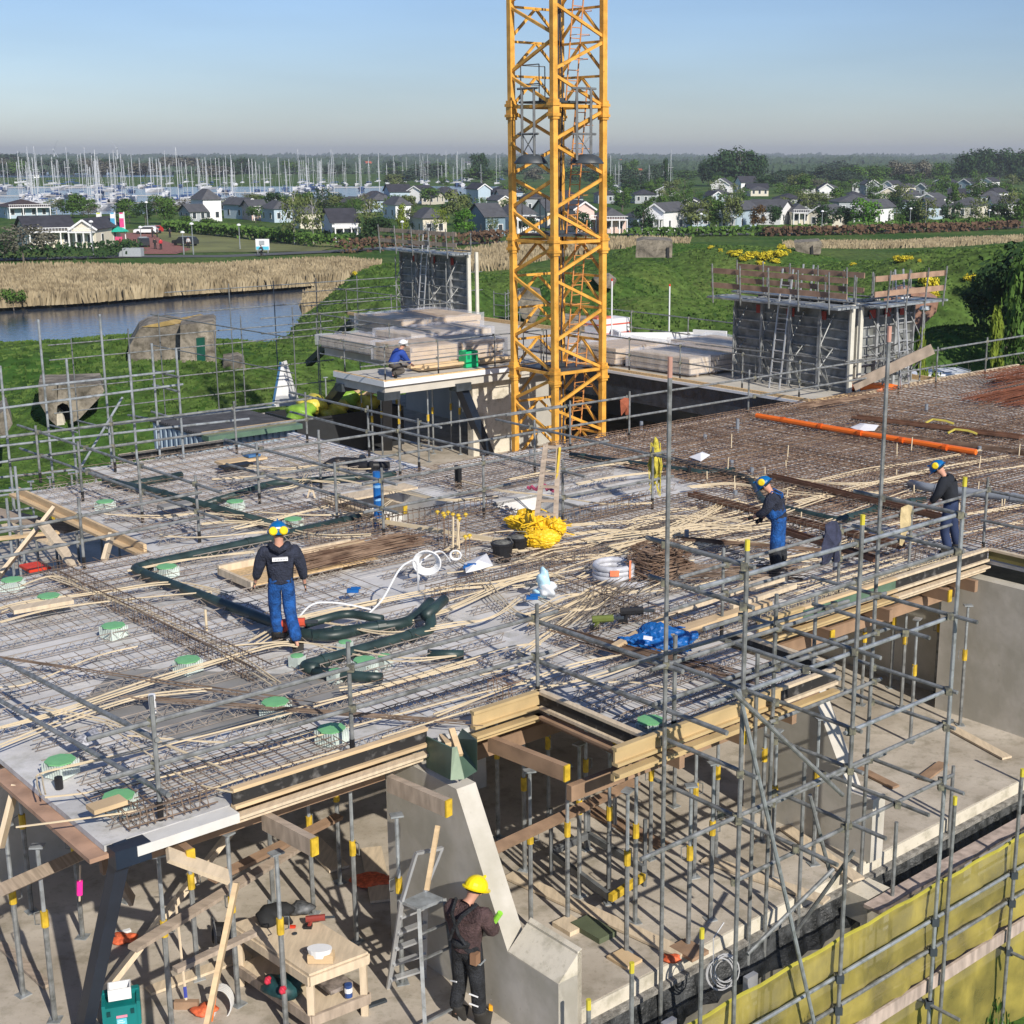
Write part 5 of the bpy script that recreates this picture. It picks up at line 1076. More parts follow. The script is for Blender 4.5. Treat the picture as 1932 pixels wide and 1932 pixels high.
plankY(0, 1600, 14.5, 30, 1480, 14.8, .05, .18, timp, 'pale raking plank at the left picture edge')
plankY(0, 1680, 13.6, 180, 1600, 15.5, .05, .14, timg, 'grey brace crossing two props at lower left')
plankY(250, 1790, 13.6, 560, 1600, 16.2, .05, .13, timg, 'grey brace running up to the right behind the worktable')
plankY(330, 1830, 13.3, 480, 1760, 14.0, .05, .1, timg, 'grey timber strut low behind the teal box')
plankY(400, 1660, 15, 640, 1540, 17, .05, .13, timb, 'brown brace under the deck left of the sloping wall')
plankY(160, 1560, 15.5, 250, 1700, 16, .05, .16, timg, 'dark brace behind the navy column')
plankY(915, 1610, 15.2, 1200, 1475, 18.5, .05, .14, timb, 'long brown beam crossing behind the notch props')
plankY(900, 1640, 15.1, 1130, 1560, 17.5, .05, .07, timb, 'thin brown lath low behind the notch props') if False else None
mb = MB(); a = at(262, 1600, -.1); b = at(420, 1548, -.1)
mb.pb(5.35, 6.5, 12.82, 13.04, -.12, -.01); solo('precast_edge', mb, M('pale_edge', (.62, .61, .58), .8, .06), 'pale slab edge strip right of the navy column head', 'slab edge')
plankY(-20, 965, 29, 140, 1000, 27.5, .05, .5, timg, 'wide grey-brown board on the ground beyond the left opening')
plankY(0, 1085, 24, 100, 960, 25.2, .06, .22, timp, 'pale raking board left of the deck opening')
plankY(78, 985, 24.6, 150, 1078, 23.4, .06, .22, timp, 'pale board leaning down inside the left opening')
plankY(210, 1010, 23.9, 196, 1060, 23.5, .06, .2, timp, 'short pale post inside right end of the left opening')
plankY(-20, 1018, 26, 110, 1004, 27, .05, .12, tim, 'yellowish lath on the floor in the left opening')
plankY(10, 990, 27.5, 120, 1030, 26.6, .05, .3, timp, 'wide pale board on the floor in the left opening')
# navy leaning corner column
t = thing('leaning_column', 'dark navy steel column leaning at the near deck corner', 'column', P(5.2, 14.2, -2.9)); a = P(5.25, 12.95, -.02); b = P(5.17, 14.35, -2.9)
mb = MB(); mb.bar(a, b, .15, .15); mb.build('shaft', navy, t)
mb = MB(); mb.bar(P(5.12, 12.93, -.1), P(5.5, 12.93, -.1), .2, .2); mb.build('head', navy, t)
mb = MB(); mb.pb(4.95, 5.4, 14.1, 14.6, -2.899, -2.87); mb.build('base_plate', dsteel, t)
# steel props --------------------------------------------------------------
pc_prop = None
def prop(loc, h, label, grp):
    global pc_prop
    if pc_prop is None:
        t = thing('steel_prop', label, 'steel prop', (0, 0, 0), 0, grp, world=False)
        mb = MB(); mb.tube((0, 0, .012), (0, 0, 1.3), .032, 7); mb.build('outer_tube', galv, t, world=False)
        mb = MB(); mb.tube((0, 0, 1.3), (0, 0, 2.13), .025, 7); mb.build('inner_tube', galvl, t, world=False)
        mb = MB(); mb.tube((0, 0, 1.17), (0, 0, 1.36), .043, 8); co = mb.build('collar', yel, t, world=False)
        mb = MB(); mb.path([(.05, 0, 1.36), (.11, 0, 1.34), (.11, 0, 1.2), (.06, 0, 1.2)], .008, 4); mb.build('handle', galv, co, world=False)
        mb = MB(); mb.box(-.075, .075, -.075, .075, 0, .012); mb.build('base_plate', galvl, t, world=False); mb = MB(); mb.box(-.075, .075, -.06, .06, 2.13, 2.15); mb.build('head_plate', galvl, t, world=False)
        pc_prop = t; o = t
    else: o = copy_tree(pc_prop)
    o.location = loc; o.rotation_euler.z = random.random() * 6; o.scale = (1, 1, h / 2.15); o['label'] = label; o['group'] = grp; return o
PR = [(40, 1100, 'g'), (75, 1085, 'g'), (110, 1075, 'g'), (150, 1065, 'g'), (195, 1070, 'g'), (44, 1877, 'a'), (104, 1925, 'a'), (325, 1945, 'b'), (374, 1846, 'b'), (450, 1895, 'b'), (156, 1768, 'a'), (540, 1940, 'b'), (516, 1703, 'b'), (592, 1724, 'b'), (642, 1664, 'c'), (673, 1776, 'c'), (759, 1854, 'c'), (1002, 1752, 'd'), (990, 1641, 'd'), (1071, 1737, 'd'), (1093, 1690, 'd'), (1105, 1602, 'd'), (1149, 1703, 'd'),
      (1182, 1797, 'd'), (1198, 1740, 'd'), (1227, 1620, 'd'), (1298, 1786, 'e'), (1309, 1654, 'e'), (1340, 1734, 'e'), (1350, 1617, 'e'), (1272, 1521, 'e'), (1437, 1586, 'e'), (1456, 1659, 'e'), (1534, 1630, 'e'), (1680, 1297, 'f'), (1700, 1334, 'f'), (1717, 1400, 'f'), (1764, 1308, 'f'), (1811, 1368, 'f'), (1736, 1243, 'f'), (1625, 1330, 'f'), (1590, 1300, 'f'),
      (240, 1700, 'a'), (60, 1720, 'a'), (940, 1580, 'd'), (1035, 1560, 'd'), (1160, 1560, 'd')]
zone = dict(g='inside the left deck opening', a='left of the navy column', b='around the worktable', c='left of the sloping wall', d='between the sloping wall and the tall scaffold pole', e='under the balcony right of the tall pole', f='under the long deck front at right')
cnt = {}
for u, v, z in sorted(PR):
    cnt[z] = cnt.get(z, 0) + 1; b = at(u, v, -2.9); h = 2.22 if z in 'abcf' or v > 1600 else 2.3
    prop(b, h, 'steel prop %s, %s from left' % (zone[z], ordw(cnt[z])), 'steel props holding up the deck')
k = 0
for p, q in [(25.4, 37.4), (26.4, 37.2), (27.3, 38.2), (25.6, 38.7), (26.8, 39.4), (24.9, 38.2), (29.6, 37.9), (28.2, 38.4), (30.6, 38.1), (27.9, 37.5), (31, 39.5), (26, 40.5), (25, 41.1), (27.5, 40.6)]:
    k += 1; prop(P(p, q, -2.9), 2.5, 'steel prop under the far slab corner beyond the skip, number %s' % ordw(k), 'props under the far slab')
for i, (u, v, h) in enumerate([(1216, 1672, 1.15), (1038, 1654, 1.1), (1149, 1703, 1.2)]):
    pass
# tripod frame of loose scaffold members lying at knee height
mb = MB()
for a, b in [((1040, 1610), (1150, 1692)), ((1150, 1696), (1218, 1652)), ((1040, 1608), (1110, 1575)), ((1110, 1575), (1215, 1640))]: mb.bar(at(*a, -2.6), at(*b, -2.6), .06, .1)
for u, v in [(1040, 1650), (1148, 1705), (1216, 1672), (1110, 1602)]: c = at(u, v, -2.9); mb.tube(c, c + Vector((0, 0, 1.0)), .03, 6)
solo('prop_frame', mb, galvd, 'low square frame joining four short props on the lower floor', 'prop frame')
mb = MB(); mb.bar(at(1152, 1694, -2.55), at(1214, 1654, -2.55), .07, .1); solo('yellow_bar', mb, yel, 'yellow bar on the low prop frame', 'bar')
# pads and loose boards on the lower floor
for i, (u, v, w, l, m_, lab) in enumerate([(1178, 1812, .28, .35, tim, 'square wooden pad under the middle balcony prop'), (1300, 1796, .3, .4, timb, 'reddish wooden pad under the prop left of the tall pole'), (1075, 1750, .3, .35, timp, 'wooden pad under the prop right of the sloping wall'), (1120, 1758, .3, .55, M('green_sheet', (.10, .12, .07), .7), 'dark green board lying on the lower floor')]):
    c = at(u, v, -2.9); mb = MB(); p, q = topq(c); mb.pb(p - w / 2, p + w / 2, q - l / 2, q + l / 2, -2.898, -2.86 + .012 * i); solo('wooden_pad', mb, m_, lab, 'board')
for i, (u0, v0, u1, v1, w, m_, lab) in enumerate([(960, 1650, 1290, 1800, .22, timp, 'long pale board lying along the balcony props'), (1100, 1520, 1260, 1600, .25, timb, 'brown board on the lower floor deep under the balcony'), (980, 1830, 1050, 1880, .3, timb, 'brown board beside the concrete upstand'), (1330, 1620, 1560, 1700, .2, timp, 'pale board right of the tall scaffold pole'),
        (1480, 1560, 1620, 1660, .2, timp, 'board along foot of the low sloping wall'), (1740, 1470, 1780, 1440, .18, timb, 'pair of brown boards on the right floor edge'), (1590, 1435, 1690, 1485, .16, timb, 'brown joist with yellow end lying on floor at right'), (280, 1870, 470, 1800, .18, timp, 'pale board on the floor left of worktable'), (700, 1600, 720, 1700, .3, timp, 'pale sheet on the floor behind the wall end'), (560, 1560, 640, 1640, .3, timp, 'pale board deep under the deck left of wall'),
        (1780, 1365, 1900, 1430, .2, timp, 'pale board along foot of the big right wall'), (0, 1780, 90, 1860, .12, timg, 'thin grey lath at lower left')]):
    a = at(u0, v0, -2.87); b = at(u1, v1, -2.87); mb = MB(); mb.bar(a, b, w, .035); solo('floor_board', mb, m_, lab, 'board')
# ================================================================ ON THE DECK
rd = random.Random(21)
# rebar mats
def mat_(name, p0, p1, q0, q1, sp, sq, z, r, m_, label, jit=.01, kind=None, skip=.0, holes=()):
    mb = MB()
    def add(a, b):
        mb.path([a, b], r, 3, False)
    def inside(p, q): return any(h[0] < p < h[1] and h[2] < q < h[3] for h in holes)
    if sq:
        q = q0
        while q < q1:
            if rd.random() > skip:
                segs = [(p0 + rd.uniform(0, .15), p1 - rd.uniform(0, .15))]
                for h in holes:
                    if h[2] - .05 < q < h[3] + .05:
                        ns = []
                        for a, b in segs:
                            if a < h[0] < b: ns.append((a, h[0] - .03))
                            if a < h[1] < b: ns.append((h[1] + .03, b))
                            if not (a < h[0] < b) and not (a < h[1] < b): ns.append((a, b))
                        segs = ns
                for a, b in segs: add(P(a, q + rd.uniform(-jit, jit), z + rd.uniform(-.01, .012)), P(b, q + rd.uniform(-jit, jit), z + rd.uniform(-.01, .012)))
            q += sq
    if sp:
        p = p0
        while p < p1:
            if rd.random() > skip:
                segs = [(q0 + rd.uniform(0, .15), q1 - rd.uniform(0, .15))]
                for h in holes:
                    if h[0] - .05 < p < h[1] + .05:
                        ns = []
                        for a, b in segs:
                            if a < h[2] < b: ns.append((a, h[2] - .03))
                            if a < h[3] < b: ns.append((h[3] + .03, b))
                            if not (a < h[2] < b) and not (a < h[3] < b): ns.append((a, b))
                        segs = ns
                for a, b in segs: add(P(p + rd.uniform(-jit, jit), a, z + .014 + rd.uniform(-.01, .012)), P(p + rd.uniform(-jit, jit), b, z + .014 + rd.uniform(-.01, .012)))
            p += sp
    return solo(name, mb, m_, label, 'rebar mat')
O1 = (14.4, 16.8, 21.6, 24.6); O2 = (16.9, 18.5, 19.9, 22.2)
for i, a in enumerate([(5.3, 8.2, 13.15, 14.3, .15, .15, .15, .007, rebar, 'dense brown rebar mesh at the near left deck corner'), (5.3, 8.6, 17.3, 18.5, .22, 0, .145, .006, rebar, 'short bars laid across a plank joint near the left edge'), (5.4, 8.4, 19.4, 20.8, .24, 0, .145, .006, rebar, 'short bars across a joint below the loose plank'),
        (8.9, 12.0, 17.9, 19.6, .2, 0, .145, .006, rebar, 'bars across a joint left of the rusty bar pile'), (9.0, 11.2, 13.3, 14.9, .17, .3, .145, .006, rebar, 'mesh behind the green plywood box'), (11.1, 14.1, 11.25, 12.6, .16, .3, .145, .006, rebar, 'rebar mesh on the balcony slab'), (12, 15.6, 13.2, 14.6, .2, .3, .145, .006, rebar, 'rebar mesh around the blue sheeting'),
        (12.2, 16.9, 19.2, 21.6, .15, .15, .15, .007, rebar, 'brown rebar mesh in front of the first opening'), (17.2, 21, 16.0, 19.7, .15, .15, .15, .007, rebar, 'brown mesh between opening and tall pole'), (16.8, 21, 22.3, 25.2, .15, .15, .15, .007, rebar, 'dense brown mesh before the crane courtyard'), (15.2, 20.9, 13.2, 16.0, .2, .2, .15, .006, rebar, 'rebar mesh under the bending workers'),
        (10.5, 14.3, 23.4, 26.5, .22, .5, .15, .006, rebar, 'bars over the planks left of the first opening'), (10.6, 17.7, 26.6, 30.4, .25, .6, .15, .006, rebar, 'thin mesh on the back left planks'), (12.4, 14.5, 21.9, 24.2, .18, .18, .15, .007, rebar, 'brown mesh at left rim of first opening'), (5.3, 10.2, 20.9, 23.0, .3, .3, .15, .006, rebar, 'mesh along left opening rim'),
        (9.0, 12.0, 15.2, 16.0, .25, 0, .145, .006, rebar, 'short bars behind the green pipe stub'), (14.2, 17, 16.2, 19.0, .22, .22, .15, .0065, rebar, 'brown mesh around buckets and yellow bag')]):
    mat_('rebar_mat', *a, holes=(O1, O2))
mat_('rebar_mat', 21.05, 31.2, 13.1, 25.2, .16, .17, .16, .009, rust, 'rust-red dense rebar mat over the right part of the deck', jit=.02)
mat_('rebar_mat', 31.2, 41.5, 13.1, 25.1, .17, .17, .16, .010, rust, 'rust-red rebar mat at far right rear of the deck', jit=.03)
mat_('rebar_mat', 21.05, 36, 8.1, 13.0, .15, .15, .16, .009, rebar, 'brown rebar mat at the right frame edge')
mat_('rebar_mat', 21.3, 34, 17, 25, .33, .4, .08, .010, rebar, 'lower layer of brown bars under the rusty mat')
# stirrup cages (beam reinforcement)
def cage(a, b, w, h, sp, m_, label, longs=4):
    t = thing('rebar_cage', label, 'rebar cage', P((a[0] + b[0]) / 2, (a[1] + b[1]) / 2, 0)); A_ = Vector(P(*a, .03)); B2 = Vector(P(*b, .03)); d = (B2 - A_).normalized(); s = Vector((-d.y, d.x, 0)) * w / 2; L = (B2 - A_).length; mb = MB()
    for k in range(int(L / sp)):
        c = A_ + d * (k * sp + rd.uniform(-.03, .03)); hh = h * rd.uniform(.9, 1.08); tl = d * rd.uniform(-.04, .04)
        mb.path([c - s, c - s + tl + Vector((0, 0, hh)), c + s + tl + Vector((0, 0, hh)), c + s, c - s], .0065, 3, False)
    mb.build('stirrup', m_, t); mb = MB()
    for i in range(longs):
        o = s * (1 if i % 2 else -1) * .9 + Vector((0, 0, .03 if i < 2 else h * .93)); mb.path([A_ + o, B2 + o], .009, 4, False)
    mb.build('long_bar', m_, t); return t
cage((8.45, 23), (8.6, 16), .26, .24, .13, rebar, 'brown stirrup cage running down between the left planks')
cage((5.4, 13.25), (6.4, 13.2), .25, .2, .1, rebar, 'short stirrup cage at the near left corner')
cage((14.2, 21.5), (17.0, 21.5), .35, .32, .13, rebarlight, 'upright stirrups along near rim of the first opening') if False else cage((14.45, 21.4), (14.45, 24.2), .22, .28, .12, rebar, 'upright stirrups along left rim of the first opening')
cage((12.6, 21.6), (16.8, 21.45), .2, .28, .13, rebar, 'stirrup cage in front of the blue striped pipe')
cage((16.85, 19.6), (19.2, 19.6), .2, .28, .12, rebar, 'stirrup cage along near rim of the second opening')
cage((19.9, 13.4), (19.9, 19), .25, .26, .13, rebar, 'stirrup cage beside the rusty steel beam')
cage((14.1, 13.3), (14.25, 16.5), .26, .26, .14, rebar, 'stirrup cage right of the pale blue bag')
cage((15.2, 13.1), (20.6, 13.12), .16, .2, .1, M('pale_rebar', (.45, .38, .26), .7), 'row of small pale hooks along the long front edge')
cage((12.3, 17.4), (16, 17.5), .24, .24, .14, rebar, 'stirrup cage behind the cable coil')
cage((10.4, 13.35), (10.75, 13.35), .3, .3, .1, rust, 'rusty hooks beside the yellow edge beam')
cage((21.2, 25.0), (30, 25.0), .2, .22, .14, rust, 'rusty stirrup cage along the white kerb')
cage((27.5, 19.0), (33.6, 19.6), .3, .2, .16, rust, 'long rusty cage beyond the orange tube')
cage((30.6, 23.6), (30.8, 17.3), .5, .16, .12, rust, 'wide rusty bar bundle lying across the rear deck')
cage((22.0, 23.5), (22.2, 14.2), .22, .22, .15, rebar, 'stirrup cage across deck before the rusty mat')
cage((25.2, 24.5), (25.4, 13.5), .22, .2, .15, rust, 'stirrup cage beneath the orange tube')
def barpile(c, ang, L, n, w, h, m_, label, nm='bar_bundle', spread=.06, r=.008):
    t = MB(); r_ = random.Random(n); d = P(math.cos(ang), math.sin(ang), 0); s = P(-math.sin(ang), math.cos(ang), 0); C_ = Vector(P(*c, .17))
    for k in range(n):
        a = r_.uniform(-spread, spread); dd = (d + s * a).normalized(); o = s * r_.uniform(-w, w) + Vector((0, 0, r_.uniform(0, h))); sh = d * r_.uniform(-.35, .35)
        t.path([C_ + o + sh - dd * L / 2, C_ + o + sh + dd * L / 2], r, 3, False)
    return solo(nm, t, m_, label, 'bar bundle')
barpile((12.7, 20.15), R(2), 2.2, 90, .38, .1, rust, 'rust-brown pile of bars spread beside the wooden platform', spread=.12)
barpile((12.7, 13.5), R(-82), 2.0, 26, .14, .08, rust, 'rusty bar bundle running under the blue sheeting', spread=.03)
barpile((13.0, 12.4), R(-80), 1.9, 20, .16, .06, rust, 'second rusty bar bundle on the balcony slab', spread=.05)
barpile((36.6, 21.5), R(3), 5.0, 90, .9, .16, M('red_rust', (.17, .06, .032), .9, .3), 'bright rust-red bar stack at the right rear edge', spread=.03)
barpile((38.5, 23.2), R(3), 3.0, 60, .5, .35, M('red_rust', (.3, .075, .03)), 'rounded rust-red bar heap at right frame edge', spread=.1)
barpile((31.3, 24.4), R(-3), 3.2, 40, .3, .06, rust, 'rusty bars by the corner of far slab', spread=.05)
barpile((28.4, 19.2), R(-80), 6.5, 30, .16, .06, rust, 'long dark rusty bar bundle beyond the orange tube', spread=.02)
barpile((14.0, 15.2), R(20), 2.4, 26, .5, .05, M('grey_bars', (.2, .17, .14), .8), 'loose grey bars before the stirrup heap', spread=.25)
barpile((16.5, 15.1), R(-40), 2.2, 30, .35, .08, rebar, 'loose bars right of the stirrup heap', spread=.3)
barpile((18.3, 15.6), R(-60), 3.0, 18, .12, .05, rust, 'thin rusty bundle by the hanging clothes', spread=.06)
barpile((8.2, 14.6), R(-52), 4.2, 8, .08, .02, rebar, 'few long bars crossing diagonally near the left corner', spread=.02, r=.007)
barpile((7.2, 17.0), R(-62), 5.0, 5, .06, .02, rebar, 'long dark bars crossing diagonally over the wet patch', spread=.02, r=.008)
# stirrup heap : stacked frames
t = thing('stirrup_heap', 'dark rusty heap of stacked square stirrups behind the tall pole', 'stirrup heap', P(15.8, 15.85, 0)); mb = MB(); c0 = Vector(P(15.8, 15.85, .16))
for k in range(60):
    a = rd.uniform(-.25, .25) + CTA; x = Vector((math.cos(a), math.sin(a), 0)); y = Vector((-x.y, x.x, 0)); c = c0 + Vector((rd.uniform(-.12, .12), rd.uniform(-.1, .1), .008 * k)); w = .42 * (1 - .006 * k); l = .3
    mb.path([c - x * w - y * l, c + x * w - y * l, c + x * w + y * l, c - x * w + y * l, c - x * w - y * l], .008, 3, False)
for k in range(26):
    a = rd.uniform(.2, 1.0); x = Vector((math.cos(a), math.sin(a), -.25)); mb.path([c0 + x * .2 + Vector((0, 0, .4)), c0 + x * .95 + Vector((0, 0, .1))], .008, 3, False); x = Vector((math.cos(a + 2.4), math.sin(a + 2.4), -.35)); mb.path([c0 + x * .1 + Vector((0, 0, .45)), c0 + x * .7 + Vector((0, 0, .1))], .008, 3, False)
mb.build('stirrups', rust, t)
# big rusty steel sections
def steelsec(a, b, z, w, h, label, m_=None):
    t = thing('rusty_channel', label, 'steel section', P((a[0] + b[0]) / 2, (a[1] + b[1]) / 2, z)); A_ = P(*a, z); B2 = P(*b, z); mb = MB(); mb.bar(A_, B2, w, .02); d = (Vector(B2) - Vector(A_)).normalized(); s = Vector((-d.y, d.x, 0)) * w / 2
    for k in (-1, 1): mb.bar(Vector(A_) + s * k + Vector((0, 0, h / 2)), Vector(B2) + s * k + Vector((0, 0, h / 2)), .015, h)
    mb.build('section', m_ or M('brown_steel', (.17, .085, .05), .75, .25), t)
steelsec((20.0, 19.2), (19.9, 14.0), .2, .16, .08, 'brown rusty channel lying past the bending worker')
steelsec((22.4, 19.2), (22.1, 14.6), .22, .14, .08, 'thinner rusty channel parallel beyond the bending worker')
steelsec((29.4, 22.4), (30.2, 18.0), .22, .3, .06, 'flat rusty steel strip beyond the orange tube')
steelsec((19.2, 16.2), (18.9, 13.8), .2, .14, .08, 'short rusty channel behind the hanging jacket')
# orange tube
t = thing('orange_tube', 'long bright orange plastic tube across the rusty mat', 'tube', P(27.5, 20.8, .2)); mb = MB(); mb.path([P(27.4, 24.0, .3), P(27.5, 21.5, .28), P(27.65, 17.6, .28)], .065, 8); mb.path([P(27.55, 24.0, .27), P(27.66, 21.5, .26), P(27.8, 17.7, .26)], .06, 8); mb.build('tube', orange, t, smooth=False)
for k in range(5): mb = MB(); mb.path([P(27.44 + .02 * k, 23.2 - 1.2 * k, .295), P(27.45 + .02 * k, 23.1 - 1.2 * k, .295)], .075, 8); mb.build('joint_collar', M('orange_dark', (.6, .1, .01), .5), t)
# green drain pipes
def pipeobj(pts, r, label, z=.1, m_=pipe, soc=True, name='drain_pipe'):
    t = thing(name, label, 'pipe', P(*pts[0][:2], z)); r *= .85
    pp = [Vector(P(p[0], p[1], p[2] if len(p) > 2 else z)) for p in pts]
    # round the corners
    out = [pp[0]]
    for a, b, c in zip(pp, pp[1:], pp[2:]):
        l = min(.22, (b - a).length * .4, (c - b).length * .4); u = b + (a - b).normalized() * l; w = b + (c - b).normalized() * l
        for k in range(5): s = k / 4; out.append((u * (1 - s) + b * s) * (1 - s) + (b * (1 - s) + w * s) * s)
    out.append(pp[-1]); mb = MB(); mb.path(out, r, 12); mb.build('pipe', m_, t, smooth=True)
    if soc:
        mb = MB()
        for a, b in zip(pp, pp[1:]):
            d = (b - a).normalized(); L = (b - a).length
            if L > 1: mb.path([a + d * .3, a + d * .42], r * 1.16, 12); mb.path([b - d * .42, b - d * .3], r * 1.16, 12)
        if mb.v: mb.build('socket', m_, t)
    return t
pipeobj([(14.2, 22.35), (12.1, 22.15), (9.45, 21.95), (9.85, 17.15), (10.1, 16.75), (10.9, 16.75)], .095, 'long dark green drain pipe turning a corner beside the walking worker', .13)
pipeobj([(11.9, 28.6), (12.25, 27.0), (12.75, 22.45)], .095, 'straight dark green pipe behind the walking worker', .13)
pipeobj([(12.1, 27.9), (13.4, 28.1)], .09, 'short dark green pipe at the back left planks', .12)
pipeobj([(12.5, 25.3), (14.5, 26.1), (16.6, 25.1), (16.9, 25.1)], .08, 'dark pipe running behind the first opening', .12)
pipeobj([(9.9, 16.95), (11.2, 16.5), (11.65, 16.75), (11.95, 16.9, .22)], .1, 'green pipe with upturned end right of walking worker', .14)
pipeobj([(9.95, 17.2, .24), (10.75, 17.35, .2), (11.0, 16.8)], .075, 'short green branch pipe with open end beside the worker', .18)
pipeobj([(9.25, 15.75), (9.15, 15.95), (11.35, 16.05), (11.5, 16.3, .3)], .1, 'dark green pipe parallel to the near edge behind railing', .13)
pipeobj([(11.35, 16.2, .3), (11.95, 16.55, .34)], .095, 'loose stub of green pipe pointing up', .3)
pipeobj([(9.2, 15.75), (9.55, 15.2), (9.75, 14.95)], .085, 'short dark green bend near the small round boxes', .1)
pipeobj([(10.75, 15.3), (11.1, 14.95)], .08, 'short green pipe piece right of small boxes', .1)
pipeobj([(22.4, 22.8), (22.2, 19.6), (20.75, 17.9), (20.75, 16.1), (22.4, 16.2), (23.4, 16.0)], .085, 'dark green pipe snaking between the bending workers', .14)
pipeobj([(21, 24.0), (21.9, 20.6), (22.6, 20.4)], .085, 'dark green pipe behind the yellow rope', .14)
pipeobj([(24.2, 16.9, .2), (23.7, 16.3, .32), (24.4, 14.2, .3), (24.5, 12.5, .3)], .1, 'thick grey plastic pipe behind the right-hand worker', .3, greyp)
pipeobj([(16.2, 26.8), (16.7, 27.2), (17.1, 26.6), (17.3, 27.0)], .1, 'black flexible pipe bends on the back planks', .12, blackp)
pipeobj([(16.6, 26.5), (17.3, 25.9)], .11, 'black pipe piece before the pale wall top', .12, blackp)
# blue striped vertical pipe in the opening
t = thing('downpipe', 'bright blue banded pipe standing at the first opening', 'pipe', P(14.6, 21.9, -1)); c = at(714, 992, 0.0); mb = MB(); mb.tube(c + Vector((0, 0, -.6)), c + Vector((0, 0, 1.05)), .075, 10); mb.build('pipe', blue, t)
mb = MB(); [mb.tube(c + Vector((0, 0, z)), c + Vector((0, 0, z + .05)), .079, 10) for z in (-.2, .12, .3, .5, .75)]; mb.build('band', M('pale_blue_band', (.2, .4, .65), .5), t)
# white board over opening
mb = MB(); mb.pb(14.35, 16.6, 24.35, 24.9, .12, .16) if False else mb.bar(P(14.5, 24.0, .1), P(16.55, 24.0, .1), .5, .04); solo('pale_board', mb, timp, 'long pale board along rear rim of the first opening', 'board')
for i, (a, b) in enumerate([((15.0, 24.3), (15.0, 22.6)), ((15.9, 24.3), (15.9, 23.3))]): h20(P(*a, -.16), P(*b, -.16), 'timber joist with pale end hanging in the first opening, %s' % ['near blue pipe', 'right one'][i], timp)
# socket boxes with green lids
BX = [(7.67, 22.45, 0), (7.77, 21.2, 0), (7.91, 19.15, 0), (8.05, 17.1, 0), (8.16, 14.95, 0), (8.23, 13.75, 0), (9.27, 16.3, 1), (9.35, 15.45, 1), (10.16, 15.5, 1), (10.07, 16.35, 1), (13.09, 22.9, 0), (9.87, 21.5, 0), (5.45, 15.0, 0), (5.55, 13.68, 0), (12.96, 24.9, 0), (11.03, 26.6, 0), (9.81, 15.45, 2), (11.25, 11.4, 0)]
pb_ = {}
where = ['at left frame edge', 'behind the loose plank', 'in the middle of left planks', 'above the wet patch', 'near the lower left railing', 'behind the black edge form', 'left of pair beside pipe', 'at end of the short green bend', 'right of the large one behind railing', 'behind the railing post', 'right of the walking worker head', 'inside the bend of green pipe', 'at the near left corner with black stub', 'under a yellow timber block', 'beside the far straight pipe', 'near the left opening edge', 'large one behind the railing', 'on the balcony slab']
for i, (p, q, k) in enumerate(BX):
    if k not in pb_:
        s = [.155, .09, .14][k]; h = [.17, .15, .19][k]; t = thing('junction_box', 'x', 'junction box', (0, 0, 0), 0, 'green-lidded junction boxes', world=False)
        mb = MB(); n = 10
        if k == 1: mb.lathe([(s * .75, 0), (s * .95, h)], (0, 0, 0), 10)
        else: mb.hexa([(-s * .9, -s * .9, 0), (s * .9, -s * .9, 0), (s * .9, s * .9, 0), (-s * .9, s * .9, 0), (-s * .8, -s * .8, h), (s * .8, -s * .8, h), (s * .8, s * .8, h), (-s * .8, s * .8, h)])
        for j in range(8): x = -s + 2 * s * (j + .5) / 8; mb.box(x - .008, x + .008, -s * .93, -s * .86, 0, h)
        for j in range(8): x = -s + 2 * s * (j + .5) / 8; mb.box(-s * .93, -s * .86, x - .008, x + .008, 0, h)
        mb.build('box', M('white_green_plastic', (.55, .62, .58), .5), t, world=False)
        mb = MB()
        if k == 1: mb.lathe([(s, h), (s, h + .012), (s * .4, h + .02)], (0, 0, 0), 12)
        else: mb.lathe([(s * 1.1, h), (s * 1.1, h + .014), (s * .5, h + .02)], (0, 0, 0), 8)
        mb.build('lid', greenlid, t, world=False); pb_[k] = t; o = t
    else: o = copy_tree(pb_[k])
    o.location = P(p, q, .01); o.rotation_euler.z = BROT + R(22) + rd.uniform(-.2, .2); o['label'] = 'junction box with green lid ' + where[i]; o['category'] = 'junction box'
# loose things
mb = MB(); mb.bar(at(22, 1152, .2), at(135, 1132, .2), .24, .06); solo('loose_plank', mb, timp, 'pale plank lying across girders at left', 'plank')
mb = MB(); mb.bar(at(170, 1528, .3), at(233, 1508, .3), .2, .05); mb.bar(at(178, 1530, .24), at(230, 1514, .24), .12, .05); solo('timber_block', mb, tim, 'yellow timber offcut on a green lid at near left corner', 'timber')
mb = MB(); mb.bar(at(640, 1035, .22), at(680, 1022, .22) + Vector((0, 0, 0)), .2, .07); solo('timber_block', mb, tim, 'small yellow timber block behind the rusty bar pile', 'timber')
t = thing('wooden_platform', 'plywood tray with timber rim beside the rusty bar pile', 'platform', P(11.6, 20.2, .1)); mb = MB(); mb.pb(10.5, 12.9, 19.75, 20.75, .1, .13); mb.build('sheet', osb, t); mb = MB(); mb.pb(10.44, 10.5, 19.7, 20.8, .08, .2); mb.pb(10.44, 13.0, 20.76, 20.82, .08, .24); mb.build('rim', timp, t)
